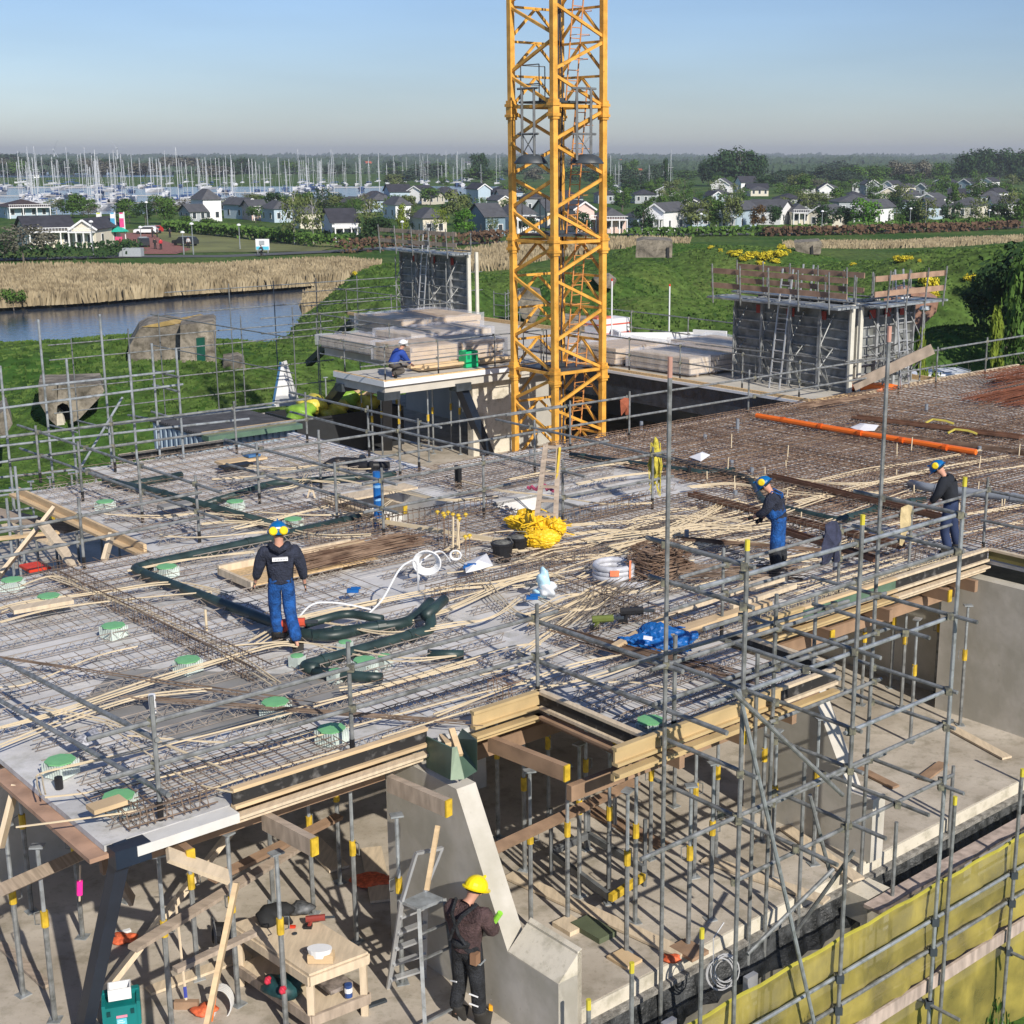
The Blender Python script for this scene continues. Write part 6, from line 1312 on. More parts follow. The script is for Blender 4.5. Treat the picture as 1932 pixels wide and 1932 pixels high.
for i, (u, v, l) in enumerate([(948, 1056, 'black bucket with rubble right of the white paper'), (978, 1045, 'black bucket with cable behind the other bucket')]):
    b = at(u, v, .04); t = thing('bucket', l, 'bucket', b); mb = MB(); n = 14; r0, r1, h = .15, .19, .3
    mb.lathe([(r0, 0), (r1, h), (r1 + .01, h), (r1 + .01, h - .02)][:2], b, n); bo = mb.build('body', blackp, t); mb = MB(); mb.lathe([(r1 + .012, h - .03), (r1 + .015, h + .01)], b, n); mb.build('rim', blackp, t)
    mb = MB(); mb.lathe([(r1 * .9, h + .004), (r1 * .5, h + .035), (.01, h + .05)], b, n); mb.build('contents', M('rubble', (.12, .12, .11), .9, .5, 20.), t)
    mb = MB(); mb.path([b + Vector((-r1, 0, h)), b + Vector((-r1 * .7, -.05, h + .12)), b + Vector((r1 * .7, -.05, h + .12)), b + Vector((r1, 0, h))], .006, 4); mb.build('handle', galv, t)
def sheetobj(name, px, z, m_, label, cat, bulge=.08):
    pts = [at(u, v, z) for u, v in px]; c = sum(pts, Vector()) / len(pts) + Vector((0, 0, bulge)); mb = MB()
    for a, b in zip(pts, pts[1:] + pts[:1]): mb.poly([a, b, c])
    lo = [p - Vector((0, 0, .01)) for p in pts]; mb.poly(list(reversed(lo)))
    for a, b, c2, d2 in zip(pts, pts[1:] + pts[:1], lo[1:] + lo[:1], lo): mb.poly([d2, c2, b, a])
    return solo(name, mb, m_, label, cat)
paper = M('paper', (.78, .78, .80), .7, .02)
sheetobj('drawing_sheet', [(879, 1080), (876, 1062), (918, 1044), (930, 1066), (905, 1074)], .2, paper, 'white drawing sheet left of the black buckets', 'paper')
sheetobj('drawing_sheet', [(1148, 1054), (1180, 1048), (1192, 1056), (1150, 1068)], .2, paper, 'small white sheet behind the stirrup heap', 'paper') if False else None
sheetobj('drawing_sheet', [(1604, 806), (1624, 798), (1658, 802), (1650, 812), (1620, 812)], .25, paper, 'crumpled white sheet beyond the orange tube', 'paper')
sheetobj('white_rag', [(1300, 862), (1325, 852), (1340, 858), (1322, 870)], .2, paper, 'white rag on the rusty mat left of the middle', 'rag')
sheetobj('drawing_sheet', [(131, 1398), (180, 1372), (195, 1392), (150, 1412)], .17, M('grey_print_paper', (.4, .4, .42), .7, .5, 30.), 'grey printed sheet lying near the lower left railing', 'paper')
# yellow debris bag
t = thing('netting_bag', 'crumpled yellow netting bag on the deck centre', 'bag', P(15.9, 19.2, .1))
for i, (u, v, r_) in enumerate([(990, 985, (.5, .25, .2)), (1010, 1000, (.35, .35, .28)), (1040, 1002, (.4, .3, .22)), (1020, 1018, (.55, .22, .14))]):
    o = blob(at(u, v, .3), (r_[0] * .55, r_[1] * .7, r_[2] * 1.0), yelbag, 'bag_fold', None, None, i + 3, parent=t, n=4, flat=True)
mb = MB(); rs = random.Random(8)
for k in range(40):
    a = at(rs.uniform(975, 1055), rs.uniform(985, 1020), .3); a.z = .3 + rs.uniform(0, .25); mb.path([a, a + Vector((rs.uniform(-.3, .3), rs.uniform(-.2, .2), rs.uniform(-.1, .15)))], .012, 3)
mb.build('yellow_cord', yelbag, t)
# blue sheeting
t = thing('blue_sheeting', 'crumpled blue plastic sheeting near the front edge', 'sheeting', P(13.8, 13.7, .1))
for i, (u, v, r_) in enumerate([(1205, 1215, (.25, .16, .13)), (1235, 1208, (.3, .22, .2)), (1265, 1208, (.32, .2, .17)), (1285, 1200, (.22, .14, .12))]): blob(at(u, v, .2), r_, blue, 'fold', None, None, i + 11, parent=t, n=4, flat=True)
mb = MB(); c = at(1222, 1202, .42); mb.hexa([c + Vector(v_) for v_ in [(-.06, 0, -.03), (.06, 0, -.05), (.07, .1, -.04), (-.05, .1, -.02), (-.06, 0, -.02), (.06, 0, -.04), (.07, .1, -.03), (-.05, .1, -.01)]]); mb.build('label', paper, t)
# pale blue / white film bag
t = thing('film_bag', 'pale blue and white plastic film bundle standing on girders', 'bag', at(1030, 1110, .05))
for i, (u, v, z, r_, m_) in enumerate([(1026, 1095, .35, (.1, .09, .2), lblue), (1032, 1112, .2, (.14, .12, .13), M('white_film', (.72, .76, .8), .3)), (1020, 1118, .12, (.12, .1, .1), lblue)]): blob(at(u, v, z), r_, m_, 'fold', None, None, i + 20, parent=t)
for i, (u, v, l) in enumerate([(1004, 1130, 'blue plastic clip below the pale film bundle'), (885, 1072, 'blue plastic clip left of coil of white tube'), (666, 1117, 'blue plastic clip in front of the walking worker')]):
    b = at(u, v, .18); mb = MB(); mb.box(b.x - .09, b.x + .09, b.y - .05, b.y + .05, b.z, b.z + .05); mb.box(b.x - .03, b.x + .12, b.y - .02, b.y + .03, b.z + .05, b.z + .08); solo('blue_clip', mb, blue, l, 'clip')
# white wrapped coils with orange print
t = thing('tube_coil', 'flat white coil of tube wrapped in film with orange print', 'coil', P(15.2, 16.2, .05)); c = P(15.15, 16.25, .12); n = 28
for k, (R0, zz) in enumerate([(.31, .05), (.30, .13), (.31, .21)]):
    mb = MB(); mb.path([(c.x + R0 * math.cos(2 * math.pi * i / n), c.y + R0 * math.sin(2 * math.pi * i / n), c.z + zz) for i in range(n + 1)], .055, 6); mb.build('tube_layer', M('grey_white_film', (.48, .49, .53), .25, .15, 8.), t, smooth=True)
mb = MB(); mb.path([(c.x + .25 + .3 * math.cos(2 * math.pi * i / n), c.y - .1 + .3 * math.sin(2 * math.pi * i / n), c.z - .02) for i in range(n + 1)], .05, 6); mb.build('tube_layer', MATS['grey_white_film'], t)
a0 = -1.75
mb = MB(); pts = [(c.x + .372 * math.cos(a0 + k * .1), c.y + .372 * math.sin(a0 + k * .1)) for k in range(5)]
for x, y in zip(pts, pts[1:]): mb.poly([(x[0], x[1], c.z + .12), (y[0], y[1], c.z + .12), (y[0], y[1], c.z + .22), (x[0], x[1], c.z + .22)])
pts = [(c.x + .372 * math.cos(a0 + .9 + k * .06), c.y + .372 * math.sin(a0 + .9 + k * .06)) for k in range(3)]
for x, y in zip(pts, pts[1:]): mb.poly([(x[0], x[1], c.z + .02), (y[0], y[1], c.z + .02), (y[0], y[1], c.z + .36), (x[0], x[1], c.z + .36)])
mb.build('orange_print', M('orange_print', (.85, .25, .12), .5), t)
# spray bottles / tool: green-black drill-like objects and red tool by the worker
def tool(c, m_, label, s=1., name='power_tool'):
    t = thing(name, label, 'tool', c); x = Vector((s, 0, 0)); mb = MB(); mb.path([c + Vector((-.16 * s, 0, .12 * s)), c + Vector((.12 * s, .03, .13 * s))], .05 * s, 8); mb.path([c + Vector((-.08 * s, 0, .1 * s)), c + Vector((-.12 * s, -.02, 0))], .03 * s, 6); mb.build('body', m_, t)
    mb = MB(); mb.path([c + Vector((.12 * s, .03, .13 * s)), c + Vector((.26 * s, .04, .13 * s))], .022 * s, 6); mb.build('chuck', dsteel, t); mb = MB(); mb.box(c.x - .19 * s, c.x - .07 * s, c.y - .06 * s, c.y + .04 * s, c.z - .02 * s, c.z + .03 * s); mb.build('battery', blackp, t); return t
tool(at(555, 1196, .2), M('red_tool', (.55, .08, .04), .5), 'red power tool lying beside the walking worker leg', 1.3)
tool(at(1140, 1185, .15), M('olive_tool', (.12, .15, .03), .6), 'olive and black tool left of the blue sheeting', 1.1)
tool(at(1195, 1172, .15), blackp, 'black tool with white part above the timber laths', 1.2)
# timber laths and beam bundle on deck
for i, (u0, v0, u1, v1, z0, w, m_, l) in enumerate([(1157, 1222, 1250, 1168, .25, .1, tim, 'light timber lath running up from the blue sheeting'), (1250, 1165, 1450, 1092, .25, .1, timp, 'pale timber lath continuing right to the bending worker'), (1282, 1192, 1450, 1140, .25, .16, tim, 'bundle of light timber slats strapped together'), (1265, 1200, 1350, 1172, .3, .1, tim, 'thin lath lying over the blue sheeting'), (1420, 1112, 1480, 1090, .25, .12, timp, 'short pale lath at the feet of bending worker'), (1380, 1145, 1500, 1105, .2, .08, timp, 'narrow lath beneath the strapped bundle'), (700, 980, 960, 1022, .2, .05, conduit, 'thin pale lath across the centre girders')]):
    mb = MB(); mb.bar(at(u0, v0, z0), at(u1, v1, z0), w, .07 if i != 2 else .12); solo('timber_lath', mb, m_, l, 'lath')
# yellow mushroom caps on starter bars
for i, (u, v, vb) in enumerate([(827, 965, 1010), (838, 968, 1012), (847, 966, 1012), (856, 970, 1015), (866, 972, 1015), (880, 970, 1015), (840, 972, 1018), (868, 978, 1020), (879, 1012, 1042), (887, 1010, 1040)]):
    b = at(u, vb + 25, 0); top = aty(u, v, b.y); t = thing('starter_bar', 'starter bar with yellow mushroom cap near the buckets, %s of the cluster' % ordw(i + 1), 'starter bar', b, group='capped starter bars'); mb = MB(); mb.tube(b, (b.x, b.y, top.z), .008, 4); mb.build('bar', rust, t); mb = MB(); mb.lathe([(.015, -.05), (.02, -.015), (.045, -.01), (.03, .02), (.005, .03)], (b.x, b.y, top.z), 8); mb.build('cap', yel, t)
mb = MB()
for u, ut, vt in [(855, 855, 975), (866, 863, 980), (863, 866, 985)]: a = at(u, 1045, .05); b = aty(ut, vt, a.y); mb.path([a, a + Vector((0, 0, .2)), b], .02, 5)
solo('riser_conduits', mb, conduit, 'cream conduits rising straight under the yellow caps', 'conduit')
# stub pipes standing on deck
SP = [(1387, 945, 925, greyp, 'two-tone grey stub'), (1391, 822, 790, greyp, 'a'), (1300, 905, 880, blackp, 'a'), (701, 892, 870, blackp, 'a'), (862, 920, 878, blackp, 'a'), (868, 922, 884, blackp, 'a'), (1002, 872, 848, greyp, 'a'), (1520, 812, 792, greyp, 'a'), (1330, 838, 820, greyp, 'a'), (1380, 886, 868, greyp, 'a'), (1747, 786, 762, greyp, 'a'), (1408, 1052, 1022, greyp, 'a'), (1295, 1032, 1000, greyp, 'a'), (1575, 1085, 1060, greyp, 'a'), (289, 1345, 1310, whitep, 'a'), (112, 1488, 1466, blackp, 'a'), (1950, 848, 835, greyp, 'a'), (1950 - 103, 862, 842, greyp, 'a'), (1418, 905, 882, greyp, 'a'), (390, 1190, 1150, conduit, 'a'), (1210, 812, 795, greyp, 'a')]
for i, (u, vb, vt, m_, _) in enumerate(sorted(SP)):
    b = at(u, vb, 0); top = aty(u, vt, b.y); mb = MB(); mb.tube(b, (b.x, b.y, top.z), .045 if m_ != conduit else .02, 8); solo('pipe_stub', mb, m_, '%s pipe stub standing upright on the deck, %s from left' % ({'grey_plastic_pipe': 'grey', 'black_plastic': 'black', 'white_plastic': 'white', 'cream_conduit': 'cream'}[m_.name], ordw(i + 1)), 'pipe stub', 'pipe stubs on the deck')
# thin upright cream conduits on right
CE = []
for i in range(22):
    u = rd.uniform(1440, 1925); v = rd.uniform(860, 1000)
    if i > 16: u = rd.uniform(1280, 1420); v = rd.uniform(840, 960)
    b = at(u, v, 0); h = rd.uniform(.25, .5); mb = MB(); mb.tube(b, b + Vector((rd.uniform(-.03, .03), 0, h)), .014, 4); CE.append((b.x / b.y, solo('conduit_end', mb, conduit, 'x', 'conduit', 'upright conduit ends')))
for i, (_, o) in enumerate(sorted(CE, key=lambda x: x[0])): o['label'] = 'thin cream conduit end sticking up from deck, %s from left' % ordw(i + 1)
# conduits : measured bundles
def cat_(pts, n=6):
    pts = [pts[0]] + pts + [pts[-1]]; out = []
    for a, b, c, d in zip(pts, pts[1:], pts[2:], pts[3:]):
        for k in range(n):
            t_ = k / n; out.append(.5 * ((2 * b) + (c - a) * t_ + (2 * a - 5 * b + 4 * c - d) * t_ ** 2 + (3 * b - a - 3 * c + d) * t_ ** 3))
    out.append(pts[-1]); return out
ci = 0
def bundle(px, n, label=None, w=.05, z=.16, r=.0105, m_=conduit, pts=None):
    global ci; ci += 1
    pts = pts or [at(u, v, z) for u, v in px]; t = thing('conduit_bundle', label, 'conduit', pts[0], group='cream conduits over the deck')
    t['label'] = label or 'run of cream conduit over the deck girders, %s mapped from the left edge' % ordw(ci)
    for k in range(n):
        o = [(k - (n - 1) / 2) * w * rd.uniform(.6, 1.5) for _ in pts]; q = []
        for i, p in enumerate(pts):
            d = (pts[min(i + 1, len(pts) - 1)] - pts[max(0, i - 1)]).normalized(); q.append(p + Vector((-d.y, d.x, 0)) * o[i] + Vector((0, 0, rd.uniform(-.02, .03))))
        mb = MB(); mb.path(cat_(q), r, 5, False); mb.build('conduit', m_, t)
CB = [([(0, 1152), (60, 1135), (200, 1115), (330, 1100), (430, 1122)], 3), ([(0, 1175), (100, 1150), (250, 1128), (400, 1118)], 2), ([(0, 1375), (120, 1340), (300, 1280), (500, 1222), (560, 1215)], 3), ([(0, 1410), (120, 1362), (250, 1320), (330, 1308), (400, 1302)], 2), ([(0, 1300), (60, 1285), (180, 1240), (260, 1220)], 1),
      ([(80, 1500), (75, 1470), (90, 1455), (250, 1420), (500, 1355), (700, 1300), (900, 1250)], 2), ([(85, 1508), (200, 1490), (400, 1440), (650, 1375), (900, 1310), (1000, 1290)], 1), ([(60, 1332), (200, 1360), (300, 1400), (420, 1450)], 2), ([(200, 1370), (280, 1425), (360, 1475), (440, 1500)], 1), ([(240, 1385), (400, 1398), (520, 1398), (620, 1370)], 1),
      ([(30, 1560), (180, 1545), (300, 1520), (480, 1460), (640, 1415)], 1), ([(95, 1086), (160, 1110), (240, 1140), (330, 1180), (420, 1225), (520, 1290)], 3), ([(40, 1105), (95, 1088), (150, 1100)], 2), ([(240, 1075), (330, 1062), (400, 1050), (480, 1040)], 2), ([(380, 990), (430, 985), (500, 990), (600, 1010), (700, 1010)], 3), ([(200, 970), (300, 975), (380, 968), (460, 975)], 3), ([(300, 1010), (380, 1015), (470, 1005), (560, 1000)], 2),
      ([(480, 1210), (560, 1170), (700, 1140), (850, 1110), (940, 1100), (1020, 1080)], 4), ([(420, 1222), (560, 1212), (640, 1225), (760, 1245), (860, 1235)], 2), ([(560, 1165), (640, 1180), (740, 1195), (860, 1180), (930, 1165), (980, 1130)], 3), ([(640, 1300), (760, 1280), (880, 1245), (960, 1222), (1020, 1215)], 2), ([(760, 1170), (850, 1150), (960, 1100), (1030, 1085), (1060, 1090)], 5),
      ([(840, 1040), (900, 1010), (1000, 1000), (1080, 990), (1180, 985), (1290, 975), (1400, 985)], 3), ([(850, 1010), (950, 1020), (1060, 1010), (1150, 1000), (1230, 1010)], 4), ([(860, 1050), (900, 1080), (940, 1130), (990, 1160), (1060, 1130), (1110, 1120)], 3), ([(1000, 1180), (1040, 1160), (1090, 1140), (1115, 1122), (1160, 1110)], 6), ([(975, 1235), (1030, 1200), (1085, 1160), (1118, 1125)], 4), ([(1000, 1300), (1060, 1290), (1150, 1270), (1260, 1230)], 2),
      ([(1100, 1020), (1180, 1010), (1260, 1000), (1340, 990), (1420, 1000)], 6), ([(1150, 1035), (1230, 1018), (1320, 1000), (1400, 998), (1470, 990)], 6), ([(1200, 1060), (1280, 1040), (1380, 1020), (1450, 1030)], 4), ([(1230, 1010), (1290, 985), (1350, 955), (1400, 945)], 6), ([(1260, 1020), (1310, 985), (1350, 960), (1370, 940)], 5), ([(1280, 1035), (1340, 1010), (1420, 985), (1500, 960), (1580, 930)], 4),
      ([(1300, 920), (1380, 915), (1460, 925), (1560, 935), (1660, 930)], 5), ([(1400, 900), (1500, 905), (1600, 915), (1720, 905)], 4), ([(1500, 950), (1600, 925), (1700, 900), (1800, 880), (1900, 860)], 4), ([(1560, 985), (1660, 950), (1760, 915), (1860, 890), (1932, 880)], 4), ([(1480, 925), (1560, 905), (1650, 885), (1750, 870), (1850, 850)], 3), ([(1600, 1010), (1700, 985), (1800, 975), (1932, 955)], 3), ([(1700, 1030), (1800, 1010), (1932, 985)], 2),
      ([(1330, 1075), (1400, 1060), (1500, 1050), (1600, 1020)], 2), ([(1430, 1110), (1520, 1100), (1600, 1075), (1700, 1050)], 2), ([(1500, 1135), (1600, 1110), (1700, 1080), (1800, 1050)], 1), ([(860, 905), (940, 925), (1040, 935), (1140, 950), (1230, 950)], 2), ([(640, 905), (740, 925), (840, 945), (940, 940)], 3), ([(470, 880), (540, 885), (600, 880), (680, 900)], 4), ([(540, 870), (580, 890), (560, 915), (520, 925)], 3), ([(400, 905), (480, 900), (560, 905), (640, 910)], 3), ([(560, 850), (600, 870), (660, 885), (700, 885)], 2),
      ([(620, 955), (560, 970), (500, 985), (440, 1000)], 4), ([(740, 945), (700, 965), (600, 975), (480, 965)], 2), ([(1000, 1120), (1060, 1150), (1120, 1150), (1160, 1120)], 2), ([(720, 1390), (800, 1370), (900, 1340), (980, 1320)], 1), ([(820, 1350), (950, 1300), (1080, 1255), (1200, 1230)], 2), ([(1080, 1300), (1180, 1290), (1300, 1300), (1400, 1290)], 1), ([(960, 905), (1040, 890), (1120, 880), (1210, 870)], 3), ([(1090, 915), (1160, 900), (1250, 890)], 3)]
for px, n in CB: bundle(px, n)
for i in range(34):
    p0, q0 = rd.uniform(10.5, 19), rd.uniform(13.6, 20.5); L = rd.uniform(1.5, 4); b = rd.uniform(-.5, .5)
    if p0 > 13 and q0 > 19.5: continue
    pts = [P(p0 + L * k / 4, q0 + b * math.sin(k * .8) + .06 * k * b, .15) for k in range(5)]
    if q0 + abs(b) > 19.4: continue
    bundle([], rd.choice([1, 1, 2, 3]), pts=pts)
# white loops of tube
for i, (u, v, R0, n) in enumerate([(806, 1090, .3, 5), (860, 1075, .12, 2)]):
    c = at(u, v, .15); mb = MB()
    for k in range(n):
        rr_ = R0 * .75 * (1 - .08 * k); mb.path([(c.x + rr_ * math.cos(a), c.y + .1 * k * .3, c.z + .25 + rr_ * .9 * math.sin(a)) for a in [j * math.pi / 9 for j in range(19)]], .014, 5)
    solo('white_hose_coil', mb, whitep, ['white hose coil standing among conduits near the centre', 'small white hose loop left of the buckets'][i], 'hose')
for i, px in enumerate([[(693, 1160), (722, 1130), (750, 1080), (768, 1062), (785, 1062), (790, 1120)], [(560, 1170), (590, 1140), (640, 1138), (700, 1150)], [(790, 1095), (795, 1060), (830, 1040), (850, 1060)]]):
    pts = [at(u, v, .2) for u, v in px]
    for k, p in enumerate(pts): p.z = .15 + .35 * math.sin(math.pi * k / (len(pts) - 1))
    pts = [aty(u, v, at(px[0][0] + (px[-1][0] - px[0][0]) * k / (len(px) - 1), px[0][1] + (px[-1][1] - px[0][1]) * k / (len(px) - 1), .12).y) for k, (u, v) in enumerate(px)]
    mb = MB(); mb.path(cat_(pts), .014, 5); solo('white_hose', mb, whitep, ['white hose arching up left of the coil', 'white hose curving right of walking worker', 'white hose loop behind the coil'][i], 'hose')
# ladder leaning up at second opening
t = thing('wooden_ladder', 'pale wooden ladder rising from the second opening', 'ladder', at(1030, 985, -1)); mb = MB()
a0, a1 = aty(1012, 985, 24.5), aty(1030, 838, 25.6); b0, b1 = aty(1048, 985, 24.5), aty(1054, 840, 25.6); mb.bar(a0, a1, .09, .05); mb.build('stile', timg, t); mb = MB(); mb.bar(b0, b1, .09, .05); mb.build('stile', timg, t)
mb = MB(); [mb.bar(a0.lerp(a1, k), b0.lerp(b1, k), .08, .04) for k in (.1, .27, .45, .62, .8, .97)]; mb.build('rung', timg, t)
mb = MB(); mb.tube(aty(1050, 905, 25.1), aty(1056, 845, 25.5), .03, 5); solo('yellow_strip', mb, yel, 'yellow strip on the right ladder stile', 'strip')
# A-frame trestle, magenta rope
mb = MB(); b = at(925, 0, 0) if False else at(580, 990 - 0, 0); c = aty(936 * 0 + 933, 1490 * 0 + 900, 25)
mb.path([at(597 * 0 + 920, 0 + 950, .1)] * 2, .01, 3) if False else None
a_ = aty(933, 1460, 20) if False else None
mb = MB(); q = at(933, 905, .0)
e1, e2, e3 = KE(300, 1440), KE(325, 1345), KE(355, 1440); A_ = at(*e1, .02); B2 = aty(*e2, A_.y); C2 = at(*e3, .02); mb.bar(A_, B2, .04, .03); mb.bar(B2, C2, .04, .03); mb.bar(A_.lerp(B2, .5), C2.lerp(B2, .5), .03, .03); solo('trestle', mb, timp, 'small pale A-shaped trestle behind the walking worker', 'trestle')
mb = MB(); rs = random.Random(4); a = at(995, 915, .5); b = at(1045, 922, .5); mb.path([a.lerp(b, k / 12) + Vector((0, 0, rs.uniform(-.08, .08))) for k in range(13)], .035, 5); solo('magenta_rope', mb, M('magenta_rope', (.35, .06, .12), .8), 'magenta rope hanging on the ladder', 'rope')
# corner blocks back left, small dark sheets
for i, (u, v, w, l, m_, lab) in enumerate([(330, 955, .3, .6, darkcon, 'dark grey board on the back left planks'), (455, 870, .4, 1.1, tim, 'light timber sheet on the back planks'), (475, 866, .3, .3, M('blue_cloth', (.05, .14, .3), .7), 'blue cloth lying on the timber sheet'), (445, 880, .3, .7, blackp, 'black pipe fittings left of the timber sheet'), (60, 1025 - 20, .5, .4, red, 'red plastic part beyond the left opening')]):
    p, q = topq(at(u, v, .17)); mb = MB(); z_ = .17 if i < 4 else -.5
    if i == 2: z_ = .24
    mb.pb(p - l / 2, p + l / 2, q - w / 2, q + w / 2, z_, z_ + .05); solo('loose_board', mb, m_, lab, 'board')
# orange tarp & boards far right
o = blob(P(34.4, 25.6, .08) + Vector((0, 0, 0)), (.75, .3, .13), orange, 'orange_sack', 'flat orange sack on far slab below formwork', 'sack', 5)
mb = MB(); mb.bar(P(33.6, 25.3, .3), P(35.6, 25.2, 1.1), .28, .04) if False else mb.bar(aty(1610, 728, 40.5), aty(1760, 658, 40.2), .06, .3); solo('raking_board', mb, timg, 'grey board leaning up past the right formwork end', 'board')
for i, (u, v, l) in enumerate([(1772, 798, 'yellow strap on the rear rusty mat'), (1905 - 15, 0, ''), (1815, 817, 'yellow strap heap near the tube end')]):
    if not l: continue
    c = at(u, v, .22); mb = MB(); mb.path([c + Vector((-.35, 0, 0)), c + Vector((-.15, .1, .08)), c + Vector((.15, 0, .06)), c + Vector((.35, -.1, 0))], .03, 4); solo('yellow_strap', mb, M('yellow_strap', (.5, .42, .08), .8), l, 'strap')
# ================================================================ GUARD RAILS ON THE DECK
RS = random.Random(77)
def coupler(mb, c, s=.045): mb.box(c.x - s, c.x + s, c.y - s, c.y + s, c.z - s * 1.1, c.z + s * 1.1)
cplm = M('coupler_steel', (.16, .16, .15), .6, .4, 20., metal=.4, col2=(.28, .27, .19))
def rail(name, label, posts, rails, r=.027, m_=None, group=None):
    m_ = m_ or galv
    allp = [p[0] for p in posts] + [a for a, b in rails]; c = sum(allp, Vector()) / len(allp); c.z = min(p.z for p in allp)
    t = thing(name, label, 'guard rail' if 'guard' in name else 'scaffold', c, group=group)
    for b, h in posts:
        mb = MB(); mb.tube(b + Vector((0, 0, .2)), b + Vector((0, 0, h)), r * .95, 8); po = mb.build('post', m_, t)
        mb = MB(); mb.tube(b, b + Vector((0, 0, .22)), r * 1.15, 8); mb.build('foot', blackp, po)
    for a, b in rails:
        mb = MB(); mb.tube(a, b, r, 8); mb.build('rail', m_, t)
    cp = MB(); n = 0
    for b, h in posts:
        for a, e in rails:
            d = (e - a); L = d.length; u = d / L; w = (b - a); w2 = Vector((w.x, w.y, 0)); u2 = Vector((u.x, u.y, 0)); s = w2.dot(u2) / max(u2.length_squared, 1e-6)
            if -.1 < s < L + .1:
                c = a + u * s
                if (Vector((c.x, c.y, 0)) - Vector((b.x, b.y, 0))).length < .3 and c.z < b.z + h + .1: coupler(cp, c, .04); n += 1
    if n: o = cp.build('coupler', cplm, t); o['kind'] = 'stuff'
    return t
Z0 = lambda p, q: Vector(P(p, q, 0)); Zz = lambda p, q, z: Vector(P(p, q, z))
rail('guard_rail', 'grey tube guard rail along the near front edge with four posts', [(Z0(5.79, 13.2), 1.4), (Z0(8.2, 13.25), 1.41), (Z0(10.91, 13.12), 1.32)], [(Zz(5.1, 13.24, 1.1), Zz(11.3, 13.18, 1.12)), (Zz(5.2, 13.24, .62), Zz(11.2, 13.18, .6))])
rail('guard_rail', 'guard rail running from the near left corner toward the left frame edge', [(onp(58, 1300, 5.75), .01)][:0] + [(Z0(5.7, 16.6), 1.3)][:0], [(onp(-60, 1214, 5.62), onp(297, 1396, 5.8)), (onp(-60, 1288, 5.62), onp(318, 1500, 5.8))], .03)
rail('guard_rail', 'guard rail along the side of balcony notch to the tall scaffold pole', [(Z0(11.4, 11.15), 1.3)], [(Zz(10.97, 13.6, 1.05), Zz(10.97, 10.6, 1.1)), (Zz(10.97, 13.6, .52), Zz(10.97, 9.9, .57))], .03)
rail('guard_rail', 'guard rail over the balcony front beside the tall pole', [(Z0(14.2, 11.3), 1.2)], [(Zz(10.2, 11.0, 1.2), Zz(14.5, 11.0, 1.1)), (Zz(10.9, 11.0, .6), Zz(14.5, 11.0, .6))], .028)
rail('guard_rail', 'guard rail along the long front edge before the bending workers', [(Z0(14.56, 13.3), 1.34), (Z0(17.18, 13.25), 1.25), (Z0(19.0, 13.22), 1.25), (Z0(21.26, 13.26), 1.38)], [(Zz(13.6, 13.24, 1.1), Zz(21.2, 13.24, 1.17)), (Zz(13.4, 13.24, .66), Zz(20.2, 13.24, .72))], .026)
rail('guard_rail', 'guard rail from the right front corner towards the right frame edge', [(Zz(21.6, 11.6, 0), 1.3)], [(onp(1862, 925, 21.3), onp(1990, 952, 21.3)), (Zz(21.2, 13.3, .62), Zz(21.3, 8, .6))], .026)
# back part
rail('guard_rail', 'guard rail along the left deck opening with black-footed posts', [(Z0(11.16, 25.2), 1.25), (Z0(11.29, 23.13), 1.25), (Z0(10.99, 27.59), 1.25), (Z0(11.02, 29.88), 1.25)], [(Zz(11.05, 31, 1.1), Zz(11.3, 22.2, 1.1)), (Zz(11.05, 31, .58), Zz(11.3, 22.2, .6))])
rail('guard_rail', 'guard rail above the left opening crossing the left frame edge', [(Z0(9.03, 22.86), 1.25)], [(onq(-40, 1012, 22.9), onq(380, 928, 22.9)), (onq(-40, 1060, 22.9), onq(385, 975, 22.9))])
rail('guard_rail', 'guard rail along back edge of the left planks', [(Z0(12.69, 29.88), 1.25), (Z0(15.67, 29.86), 1.25), (Z0(17.6, 29.9), 1.25)], [(Zz(10.4, 29.9, 1.08), Zz(17.9, 29.9, 1.08)), (Zz(10.4, 29.9, .58), Zz(17.9, 29.9, .58))])
rail('guard_rail', 'guard rail along the pale wall top between deck and skip', [(Z0(17.83, 27.52), 1.2), (Z0(17.75, 25.4), 1.2)], [(Zz(17.8, 31, 1.1), Zz(17.8, 24.6, 1.1)), (Zz(17.8, 31, .6), Zz(17.8, 24.6, .6))])
rail('guard_rail', 'guard rail around left side of the first opening', [(Z0(13.6, 25.08), 1.25), (Z0(13.77, 22.45), 1.25), (Z0(13.89, 21.06), 1.35)], [(Zz(13.65, 26.5, 1.1), Zz(13.9, 20.6, 1.12)), (Zz(13.65, 26.5, .58), Zz(13.9, 20.6, .6))])
rail('guard_rail', 'guard rail along near side of the first opening', [(Z0(16.24, 21.11), 1.25), (Z0(15.25, 25.44), 1.25)], [(Zz(13.5, 21.1, 1.1), Zz(19.5, 21.1, 1.1)), (Zz(13.5, 21.1, .58), Zz(16.9, 21.1, .58))])
rail('guard_rail', 'guard rail around the second opening near the yellow bag', [(Z0(16.96, 19.61), 1.3), (Z0(19.21, 19.49), 1.25), (Z0(19.38, 23.34), 1.25)], [(Zz(16.4, 19.6, 1.1), Zz(19.8, 19.5, 1.1)), (Zz(16.4, 19.6, .58), Zz(19.8, 19.5, .58)), (Zz(19.3, 24.6, 1.1), Zz(19.2, 18.9, 1.1))])
rail('guard_rail', 'guard rail beyond the openings crossing before the crane base', [(Z0(16.9, 24.9), 1.2)], [(Zz(13.2, 24.95, 1.1), Zz(21.5, 24.95, 1.1)), (Zz(13.2, 24.95, .58), Zz(21.5, 24.95, .58)), (Zz(16.9, 26.0, 1.1), Zz(16.9, 18.9, 1.1))])
